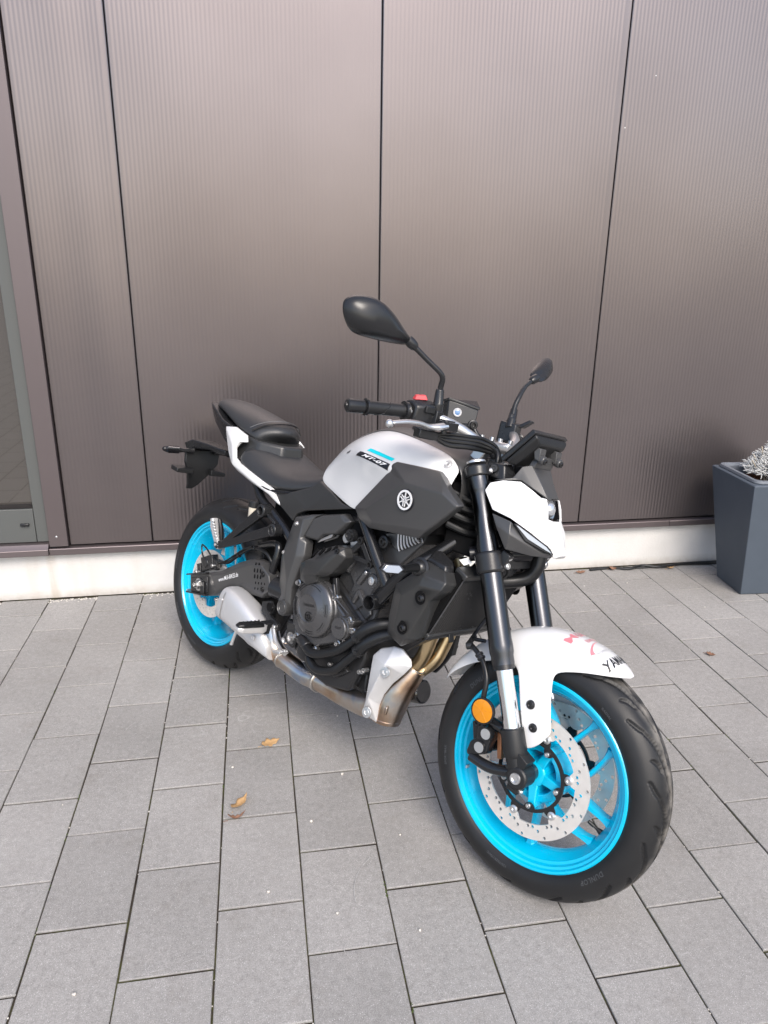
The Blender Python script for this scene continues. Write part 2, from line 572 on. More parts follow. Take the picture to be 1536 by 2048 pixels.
# ---- ground sheet to the horizon and the field of separate paving stones
gm = MB()
X0, X1, Y0, Y1 = -1.538, 3.062, .315, WY+.02
gm.add([(-300, -300, -.002), (300, -300, -.002), (300, Y0, -.002), (-300, Y0, -.002)], [(0, 1, 2, 3)])
gm.add([(-300, Y0, -.002), (X0, Y0, -.002), (X0, 300, -.002), (-300, 300, -.002)], [(0, 1, 2, 3)])
gm.add([(X1, Y0, -.002), (300, Y0, -.002), (300, 300, -.002), (X1, 300, -.002)], [(0, 1, 2, 3)])
gm.add([(X0, Y1, -.002), (X1, Y1, -.002), (X1, 300, -.002), (X0, 300, -.002)], [(0, 1, 2, 3)])
ground = prop(build(gm, 'ground', ground_material()), kind='structure')
pm = MB().add([(X0, Y0, -.0045), (X1, Y0, -.0045), (X1, Y1, -.0045), (X0, Y1, -.0045)], [(0, 1, 2, 3)])
pavement = prop(build(pm, 'pavement', joint_material()), kind='structure')
PAVE = paver_material()

def paver_mesh(w, d, seed):
    rs = random.Random(seed)
    mb = MB()
    bv, hh = .0014, .05
    def ring(x, y, z, j): return [(sx*x+rs.uniform(-j, j), sy*y+rs.uniform(-j, j), z) for sx, sy in ((-1, -1), (1, -1), (1, 1), (-1, 1))]
    a = ring(w/2, d/2, -hh, .0)
    b_ = ring(w/2, d/2, -bv, .0006)
    c = ring(w/2-bv*1.1, d/2-bv*1.1, 0, .0007)
    mb.loft([a, b_, c])
    me = bpy.data.meshes.new('paver')
    me.from_pydata(mb.v, [], mb.f)
    bm = bmesh.new(); bm.from_mesh(me); bmesh.ops.recalc_face_normals(bm, faces=bm.faces); bm.to_mesh(me); bm.free()
    me.materials.append(PAVE)
    return me

PM = [paver_mesh(.1958, .2942, s) for s in range(6)]
cut = {}
for k in range(23):
    x = X0 + .1 + .2*k
    ph = .165 if (k-5) % 2 == 0 else .015
    for j in range(12):
        ya = ph + .3*j
        yb = ya + .3
        if yb <= Y0+.02 or ya >= WY-.02: continue
        ya2, yb2 = max(ya, Y0), min(yb, WY+.004)
        if yb2-ya2 < .03: continue
        if abs((yb2-ya2)-.3) < .002:
            me = random.choice(PM)
        else:
            key = round(yb2-ya2, 4)
            if key not in cut: cut[key] = paver_mesh(.1958, yb2-ya2-.006, 40+len(cut))
            me = cut[key]
        o = bpy.data.objects.new('paver', me)
        COL.objects.link(o)
        o.parent = pavement
        o.location = (x+random.uniform(-.0008, .0008), (ya2+yb2)/2+random.uniform(-.0008, .0008), random.uniform(-.0012, .0012))
        o.rotation_euler = (random.uniform(-.003, .003), random.uniform(-.003, .003), random.uniform(-.004, .004))

# ---- the metal facade
def wall_material():
    m = mat('brown_metallic_coating', (.30, .265, .262), .29, metal=.85, spec=.5)
    n, l, b = nodes_of(m)
    g = N(n, 'ShaderNodeNewGeometry')
    t = N(n, 'ShaderNodeTexNoise', i_Scale=1.7, i_Detail=3.0)
    l.new(g.outputs['Position'], t.inputs['Vector'])
    c0 = ramp(n, [(.3, (.186, .163, .164)), (.7, (.207, .182, .183))])
    l.new(t.outputs[0], c0.inputs[0])
    v = N(n, 'ShaderNodeTexVoronoi', i_Scale=9.0)
    l.new(g.outputs['Position'], v.inputs['Vector'])
    lt = N(n, 'ShaderNodeMath', operation='LESS_THAN'); lt.inputs[1].default_value = .022
    l.new(v.outputs['Distance'], lt.inputs[0])
    sc = N(n, 'ShaderNodeSeparateColor'); l.new(v.outputs['Color'], sc.inputs[0])
    gt = N(n, 'ShaderNodeMath', operation='GREATER_THAN'); gt.inputs[1].default_value = .93
    l.new(sc.outputs[0], gt.inputs[0])
    mu = N(n, 'ShaderNodeMath', operation='MULTIPLY')
    l.new(lt.outputs[0], mu.inputs[0]); l.new(gt.outputs[0], mu.inputs[1])
    c = mixc(n, l, c0.outputs[0], (.7, .68, .66), mu.outputs[0])
    l.new(c, b.inputs['Base Color'])
    f = N(n, 'ShaderNodeTexNoise', i_Scale=900.0, i_Detail=1.0)
    l.new(g.outputs['Position'], f.inputs['Vector'])
    bp = N(n, 'ShaderNodeBump', i_Strength=.12, i_Distance=.0006)
    l.new(f.outputs[0], bp.inputs['Height'])
    l.new(bp.outputs[0], b.inputs['Normal'])
    return m
M['wall'] = wall_material()
M['wall_flat'] = mat('plum_brown_sheet', (.165, .140, .143), .40, metal=.75, rvar=.04, vscale=3)
M['gap'] = mat('panel_gap', (.012, .010, .010), .8)

def plinth_material():
    m = mat('white_render_plinth', (.74, .74, .73), .9, spec=.2)
    n, l, b = nodes_of(m)
    g = N(n, 'ShaderNodeNewGeometry')
    sp = N(n, 'ShaderNodeSeparateXYZ'); l.new(g.outputs['Position'], sp.inputs[0])
    t = N(n, 'ShaderNodeTexNoise', i_Scale=5.0, i_Detail=6.0, i_Roughness=.65)
    l.new(g.outputs['Position'], t.inputs['Vector'])
    c0 = ramp(n, [(.3, (.54, .534, .522)), (.7, (.60, .593, .582))])
    l.new(t.outputs[0], c0.inputs[0])
    c = c0.outputs[0]
    st = N(n, 'ShaderNodeTexNoise', i_Scale=1.0, i_Detail=4.0)
    mp = N(n, 'ShaderNodeMapping'); mp.inputs['Scale'].default_value = (22, 1, 3)
    l.new(g.outputs['Position'], mp.inputs['Vector']); l.new(mp.outputs[0], st.inputs['Vector'])
    for xc, w, amt in ((-.915, .030, .75), (-1.0, .05, .25), (-.55, .06, .14), (-.80, .10, .22)):
        a = N(n, 'ShaderNodeMath', operation='SUBTRACT'); a.inputs[1].default_value = xc; l.new(sp.outputs['X'], a.inputs[0])
        a2 = N(n, 'ShaderNodeMath', operation='ABSOLUTE'); l.new(a.outputs[0], a2.inputs[0])
        r_ = N(n, 'ShaderNodeMapRange', i_From_Min=0.0, i_From_Max=w, i_To_Min=amt, i_To_Max=0.0)
        r_.interpolation_type = 'SMOOTHSTEP'
        l.new(a2.outputs[0], r_.inputs['Value'])
        sm = N(n, 'ShaderNodeMapRange', i_From_Min=.35, i_From_Max=.65, i_To_Min=.2, i_To_Max=1.0)
        l.new(st.outputs[0], sm.inputs['Value'])
        mu = N(n, 'ShaderNodeMath', operation='MULTIPLY'); l.new(r_.outputs[0], mu.inputs[0]); l.new(sm.outputs[0], mu.inputs[1])
        c = mixc(n, l, c, (.38, .30, .21), mu.outputs[0])
    # splashed soil at the very foot
    zr = N(n, 'ShaderNodeMapRange', i_From_Min=0.0, i_From_Max=.045, i_To_Min=1.0, i_To_Max=0.0)
    l.new(sp.outputs['Z'], zr.inputs['Value'])
    t3 = N(n, 'ShaderNodeTexNoise', i_Scale=38.0, i_Detail=5.0); l.new(g.outputs['Position'], t3.inputs['Vector'])
    mu = N(n, 'ShaderNodeMath', operation='MULTIPLY'); l.new(zr.outputs[0], mu.inputs[0]); l.new(t3.outputs[0], mu.inputs[1])
    c = mixc(n, l, c, (.34, .30, .25), mu.outputs[0])
    l.new(c, b.inputs['Base Color'])
    t2 = N(n, 'ShaderNodeTexNoise', i_Scale=130.0, i_Detail=4.0); l.new(g.outputs['Position'], t2.inputs['Vector'])
    bp = N(n, 'ShaderNodeBump', i_Strength=.45, i_Distance=.003)
    l.new(t2.outputs[0], bp.inputs['Height']); l.new(bp.outputs[0], b.inputs['Normal'])
    return m
M['plinth'] = plinth_material()

facade = prop(empty('facade_wall', (1.2, WY, 0)), 'dark brown wall of upright fine-ribbed metal panels over a white plinth', 'wall')
def fpart(mb, name, m, **kw):
    o = build(mb, name, m, None, **kw)
    o.parent = facade
    o.matrix_parent_inverse = Matrix.Translation((-1.2, -WY, 0))
    return o

def panel(xa, xb, seed, bulge=.0022):
    """one sheet: trapezoidal micro ribs across x, slight oil-canning, folded edges"""
    ZB, ZT, NZ = .256, 4.3, 44
    rs = random.Random(seed)
    ph = [rs.uniform(0, 6.28) for _ in range(6)]
    xs = [(xa, .03), (xa, .002), (xa+.003, 0)]
    pitch = .0161
    x = xa+.008
    while x+pitch < xb-.006:
        xs += [(x, 0), (x+.0040, -.0005), (x+.0081, -.0005), (x+.0121, 0)]
        x += pitch
    xs += [(xb-.003, 0), (xb, .002), (xb, .03)]
    def warp(x, z):
        u = (x-xa)/(xb-xa)
        e = math.sin(math.pi*u)
        return e*bulge*(math.sin(2.1*z+ph[0])*math.sin(5.2*u+ph[1])+.6*math.sin(3.7*z+ph[2]+2*u)+.5*math.sin(1.3*z+9*u+ph[3]))
    rows = []
    for i in range(NZ+1):
        z = ZB+(ZT-ZB)*i/NZ
        rows.append([(x, WY+d+warp(x, z), z) for x, d in xs])
    return fpart(MB().grid(rows), 'panel', 'wall', sharp=20, recalc=False)

edges = [-.826, -.478, .5265, 1.526, 2.529, 3.532, 4.535, 5.538, 6.541, 7.544, 8.547]
for i in range(len(edges)-1): panel(edges[i]+.0026, edges[i+1]-.0026, 11+i)
fpart(MB().box((3.855, WY+.10, 2.28), (9.51, .12, 4.1)), 'backing', 'gap')  # unseen dark slab, added to stop light leaking through the panel seams
fpart(MB().box((2.785, WY+.115, .1085), (11.57, .2, .217)), 'plinth', 'plinth')
tr = MB()
for (xa, xb) in ((-.908, 2.0), (2.002, 5.0), (5.002, 8.6)):
    prof = [(WY+.05, .249), (WY-.022, .2465), (WY-.024, .2435), (WY-.024, .2175), (WY-.020, .2155), (WY-.016, .2185), (WY-.016, .240), (WY+.05, .242)]
    tr.loft([[(xa, y, z) for y, z in prof], [(xb, y, z) for y, z in prof]])
fpart(tr, 'base_trim', 'wall_flat', bevel=.0008)
post = MB().box((-.8665, WY+.006, 2.275), (.077, .05, 4.04))
fpart(post, 'corner_trim', 'wall_flat', bevel=.0015)
for (x, z) in ((-.893, 1.83), (-.872, .30), (-.893, 3.2)):
    fpart(MB().lathe([(0, .003), (.003, .0026), (.0048, .001), (.005, 0)], (x, WY-.019, z), (0, -1, 0), 12), 'screw', 'alu')

# ---- the glazed door at the left edge
M['door_frame'] = mat('grey_green_door_frame', (.085, .090, .088), .45, rvar=.05)
M['pane'] = mat('door_glass', (.12, .11, .10), .03, metal=.6, spec=.9, coat=1, coat_r=.01)
door = prop(empty('glass_door', (-1.45, WY+.02, .22)), 'grey-green framed glass door at the left edge of the wall', 'door')
def dpart(mb, name, m, par=None, **kw):
    o = build(mb, name, m, None, **kw)
    o.parent = par or door
    o.matrix_parent_inverse = Matrix.Translation((1.45, -WY-.02, -.22))
    return o
DF = WY+.012
dpart(MB().box((-.9325, DF+.03, 2.26), (.055, .06, 3.98)), 'frame_post', 'door_frame', bevel=.002)
dpart(MB().box((-2.05, DF+.03, 2.26), (.055, .06, 3.98)), 'frame_post', 'door_frame', bevel=.002)
dpart(MB().box((-1.491, DF+.03, .345), (1.058, .06, .15)), 'bottom_rail', 'door_frame', bevel=.002)
dpart(MB().box((-1.491, DF+.03, 3.6), (1.058, .06, .15)), 'top_rail', 'door_frame', bevel=.002)
dpart(MB().box((-1.491, DF+.042, 1.97), (1.056, .012, 3.10)), 'pane', 'pane')
dpart(MB().box((-1.49, DF+.0305, .428), (1.05, .04, .012)), 'glazing_bead', 'gap')
dpart(MB().box((-1.00, DF-.005, .352), (.036, .012, .012)), 'drain_cap', 'plastic', bevel=.003)
sl = MB()
prof = [(WY+.05, .268), (WY-.012, .266), (WY-.020, .258), (WY-.034, .2465), (WY-.036, .222), (WY-.030, .219), (WY+.05, .224)]
sl.loft([[(xa, y, z) for y, z in prof] for xa in (-2.1, -.9095)])
sill = dpart(sl, 'threshold', 'wall_flat', bevel=.001)
dpart(MB().lathe([(0, .004), (.004, .0035), (.006, .001), (.0062, 0)], (-.955, WY-.0165, .2625), (0, -.5, .86), 12), 'screw', 'bolt', sill)
fpart(MB().box((-4.6, WY+.1, 2.15), (4.9, .2, 4.3)), 'side_wall', 'wall_flat')

# ---- planter with a dry silver plant
M['planter'] = mat('slate_blue_planter', (.062, .078, .100), .62, var=.10, vscale=14, bump=.15, bscale=500)
M['planter_rim'] = mat('slate_grey_liner', (.135, .150, .172), .55, var=.06, vscale=20, bump=.15, bscale=600)
PC = Vector((2.2945, 2.874, 0))
planter = prop(empty('planter', PC, (0, 0, R(-4.5))), 'tall tapered slate-grey square planter against the wall', 'planter')
def sq(h, z, r=0, n=1):
    if r == 0: return [(-h, -h, z), (h, -h, z), (h, h, z), (-h, h, z)]
    P = []
    for cx, cy, a in ((h-r, -h+r, -90), (h-r, h-r, 0), (-h+r, h-r, 90), (-h+r, -h+r, 180)):
        for k in range(n+1):
            t = R(a+90*k/n); P.append((cx+r*math.cos(t), cy+r*math.sin(t), z))
    return P
build(MB().loft([sq(.105, .002), sq(.18, .548), sq(.172, .552), sq(.15, .552), sq(.14, .45)]), 'body', 'planter', planter, bevel=.003)
build(MB().loft([sq(.162, .549, .035, 5), sq(.166, .556, .035, 5), sq(.163, .566, .035, 5), sq(.150, .5665, .03, 5), sq(.138, .556, .028, 5), sq(.130, .46, .028, 5)], cap=False), 'liner', 'planter_rim', planter)
M['bark'] = mat('bark_chips', (.16, .065, .030), .8, var=.6, vscale=60)
soil = MB()
rs = random.Random(3)
soil.add([(-.133, -.133, .505), (.133, -.133, .505), (.133, .133, .505), (-.133, .133, .505)], [(0, 1, 2, 3)])
for i in range(420):
    p = Vector((rs.uniform(-.128, .128), rs.uniform(-.128, .128), rs.uniform(.506, .527)))
    q = Matrix.Rotation(rs.uniform(0, 6.28), 3, 'Z') @ Matrix.Rotation(rs.uniform(-.7, .7), 3, 'X')
    soil.box(p, (rs.uniform(.008, .022), rs.uniform(.005, .012), rs.uniform(.003, .007)), q)
so = build(soil, 'bark_mulch', 'bark', planter)
so['kind'] = 'stuff'
M['twig'] = mat('silver_twig', (.60, .605, .595), .8, var=.3, vscale=40)
M['stalk'] = mat('dry_stalk', (.42, .37, .29), .8, var=.25, vscale=60)
plant = prop(empty('silver_plant', PC+Vector((.03, 0, .51)), (0, 0, 0)), 'dry silvery wiry plant growing in the slate planter', 'plant')
tw = MB()
for i in range(2300):
    a = rs.uniform(0, 6.28); u = rs.uniform(0, 1)**.5
    u *= rs.uniform(.75, 1.1)
    p = Vector((math.cos(a)*u*.125, math.sin(a)*u*.125, .050+rs.uniform(0, .15)*(1.15-u)))
    P = [p]
    d = Vector((math.cos(a), math.sin(a), rs.uniform(-.4, 1.2))).normalized()
    for k in range(3):
        d = (d+Vector((rs.uniform(-1, 1), rs.uniform(-1, 1), rs.uniform(-.8, 1))) * .75).normalized()
        P.append(P[-1]+d*rs.uniform(.007, .013))
    tw.tube(P, [.0021, .0019, .0011], seg=4, n=2, cap=False)
fo = build(tw, 'foliage', 'twig', plant, recalc=False, sharp=0)
for (dx, dy, dz) in ((-.05, -.01, .235), (-.028, .0, .20), (.05, .02, .22), (-.150, -.02, .118), (.02, -.03, .20), (.09, .03, .18), (-.09, .01, .17), (-.07, -.04, .155), (-.02, -.05, .19), (.0, .05, .24), (.07, -.04, .16), (-.11, .03, .13)):
    build(MB().tube([(dx*.3, dy*.3, .0), (dx*.7, dy*.6, dz*.55), (dx, dy, dz)], [.0035, .0032, .0022], 6, 4), 'stalk', 'stalk', plant)

# ---- fallen leaves, grit, cable
M['leaf'] = mat('dry_oak_leaf', (.42, .26, .12), .7, var=.35, vscale=60)
M['leaf2'] = mat('dry_dark_leaf', (.20, .105, .065), .7, var=.35, vscale=60)
def leaf(loc, L, W, rot, seed, m, label, lobes=3, curl=.5):
    rs = random.Random(seed)
    n = 22
    Ls, Rs = [], []
    for i in range(n+1):
        t = i/n
        w = W*.5*(math.sin(math.pi*min(1, t**.8)))*(1+.28*math.sin(t*lobes*6.28+rs.uniform(-.3, .3)))+.0006
        Ls.append((t*L-L/2, w)); Rs.append((t*L-L/2, -w*rs.uniform(.75, 1.1)))
    rows = []
    for a, b_ in zip(Ls, Rs):
        x = a[0]
        z = curl*(x*x)*3.2/L*.35 + .002
        rows.append([(x, y, z+abs(y)*curl*.55+rs.uniform(-.0006, .0006)) for y in (a[1], a[1]*.5, 0, b_[1]*.5, b_[1])])
    mb = MB().grid(rows, (0, 0, -.0007))
    mb.tube([(-L/2, 0, .003), (-L/2-.012, .002, .001)], .0008, 5, 2)
    o = build(mb, 'dry_leaf', m, sharp=0)
    o.location = loc; o.rotation_euler = rot
    return prop(o, label, 'leaf', 'fallen dry leaves')
leaf((0.0, 1.978, .001), .060, .032, (R(8), 0, R(22)), 1, 'leaf', 'tan dry leaf on the paving left below the exhaust')
leaf((-.088, 1.712, .002), .062, .030, (R(-14), R(-6), R(48)), 2, 'leaf', 'tan torn leaf beside a twiggy brown scrap on the paving', 2, .9)
leaf((-.098, 1.660, .002), .050, .010, (R(5), 0, R(15)), 3, 'leaf2', 'thin reddish brown curled scrap under the torn tan leaf', 4, 1.6)
leaf((1.715, 2.286, .001), .034, .026, (0, R(5), R(-30)), 4, 'leaf2', 'small brown leaf on the paving right of the front wheel')
leaf((1.545, 3.12, .002), .055, .022, (R(10), 0, R(8)), 5, 'leaf2', 'reddish brown leaf at the foot of the white plinth, right of the headlight')
leaf((1.72, 3.13, .004), .036, .02, (R(20), 0, R(-20)), 6, 'leaf2', 'crumpled brown leaf at the plinth where the black cable begins', 3, 1.4)
leaf((2.02, 3.105, .003), .045, .018, (R(-8), 0, R(12)), 7, 'leaf', 'small pale leaf on the black cable near the planter', 2, .8)
cb_ = MB().tube([(1.60, 3.135, .008), (1.72, 3.146, .007), (1.80, 3.12, .009), (1.88, 3.135, .016), (1.97, 3.118, .010), (2.08, 3.138, .009), (2.22, 3.142, .010), (2.5, 3.145, .010)], .0065, 8, 8)
cb_.tube([(1.78, 3.142, .006), (1.90, 3.128, .006), (2.02, 3.141, .007), (2.3, 3.13, .006)], .0045, 8, 8)
prop(build(cb_, 'cable', 'hose'), 'black cable lying along the foot of the plinth by the planter', 'cable')
M['grit'] = mat('pale_grit', (.56, .53, .48), .85, var=.2, vscale=50)
gr = MB()
def stone(p, r):
    V = []
    for z in (-.5, .5):
        for k in range(5):
            a = 6.28*k/5+rs.uniform(-.3, .3); V.append(Vector(p)+Vector((math.cos(a)*r*rs.uniform(.7, 1.1), math.sin(a)*r*rs.uniform(.7, 1.1), z*r*.9+r*.35)))
    gr.loft([V[:5], V[5:]])
for i in range(700):
    x = -1.5+rs.uniform(0, 1)**1.2*1.6
    stone((x, WY-.004-rs.expovariate(1/.010), -.003), rs.uniform(.0016, .0048))
for i in range(150):
    x = rs.uniform(.9, 2.1); stone((x, WY-rs.expovariate(1/.008), -.004), rs.uniform(.0012, .003))
for i in range(260):     # loose in the joints
    k = rs.randrange(23)
    stone((X0+.2*k+rs.uniform(-.003, .003), rs.uniform(.8, 3.1), -.0035), rs.uniform(.0012, .0030))
for i in range(34):
    stone((rs.uniform(-.6, 2.2), rs.uniform(1.0, 3.0), 0), rs.uniform(.0016, .0042))
for (x, y, r_) in ((.205, 1.80, .005), (.10, 1.62, .0052), (-.02, 1.40, .0045), (-.42, 1.20, .0045), (-.115, 1.88, .004)):
    stone((x, y, .0005), r_)
prop(build(gr, 'loose_grit', 'grit', recalc=False, sharp=0), 'pale loose grit along the plinth and in the paving joints', 'grit', kind='stuff')
M['moss'] = mat('joint_moss', (.055, .075, .018), .95, var=.5, vscale=90, bump=.6, bscale=400)
ms = MB()
for i in range(130):
    k = rs.randrange(23); yy = .165+.15*rs.randrange(20)+rs.uniform(-.02, .02)
    p = (X0+.2*k+rs.uniform(-.002, .002), yy, -.0045)
    for q in range(rs.randrange(3, 9)):
        ms.lathe([(0, .0040), (.0016, .0030), (.0026, 0)], (p[0]+rs.uniform(-.002, .002), p[1]+rs.uniform(-.012, .012), p[2]), (0, 0, 1), 5)
prop(build(ms, 'moss', 'moss', recalc=False, sharp=0), 'tiny green moss tufts in the paving joints', 'moss', kind='stuff')

# ---- pale scuffs and scrapes on the paving, thin worn strips with ragged edges
M['scuff'] = mat('scuffed_concrete', (.36, .352, .34), .85, var=.25, vscale=120)
def scuff(P, w, n=9, breaks=.25):
    Q = catmull([(x, y, 0) for x, y in P], n)
    mb = MB()
    for i in range(len(Q)-1):
        if rs.random() < breaks: continue
        a, b = Q[i], Q[i+1]
        t = (b-a).normalized(); q = Vector((-t.y, t.x, 0))
        w0, w1 = w*rs.uniform(.25, 1), w*rs.uniform(.25, 1)
        mb.add([a+q*w0+Vector((0, 0, .0019)), a-q*w0+Vector((0, 0, .0019)), b-q*w1+Vector((0, 0, .0019)), b+q*w1+Vector((0, 0, .0019))], [(0, 1, 2, 3)])
    o = build(mb, 'scuff_mark', 'scuff', pavement, recalc=False, sharp=0)
    return o
scuff([(.245, 1.475), (.205, 1.43), (.185, 1.375), (.185, 1.325)], .0013, 10, .08)
for k in range(9):
    x = .285+rs.uniform(-.012, .012); y = 1.66+.028*k
    scuff([(x, y), (x+rs.uniform(-.012, .012), y+rs.uniform(.008, .02)), (x+rs.uniform(-.015, .015), y+rs.uniform(.02, .035))], .0009, 5, .3)
scuff([(-.30, 1.22), (-.22, 1.235), (-.16, 1.25)], .0010, 10, .35)
scuff([(-.335, 1.83), (-.25, 1.845), (-.16, 1.89)], .0009, 10, .3)
scuff([(.52, 1.30), (.525, 1.33), (.54, 1.36)], .0011, 8, .3)
scuff([(.72, 1.42), (.75, 1.40), (.79, 1.405)], .0010, 8, .3)
for k in range(26):
    x, y = rs.uniform(-.6, 1.3), rs.uniform(1.0, 2.6); a = rs.uniform(0, 6.28); L = rs.uniform(.008, .03)
    scuff([(x, y), (x+L*math.cos(a), y+L*math.sin(a)), (x+2*L*math.cos(a+.4), y+2*L*math.sin(a+.4))], rs.uniform(.0005, .0010), 5, .3)

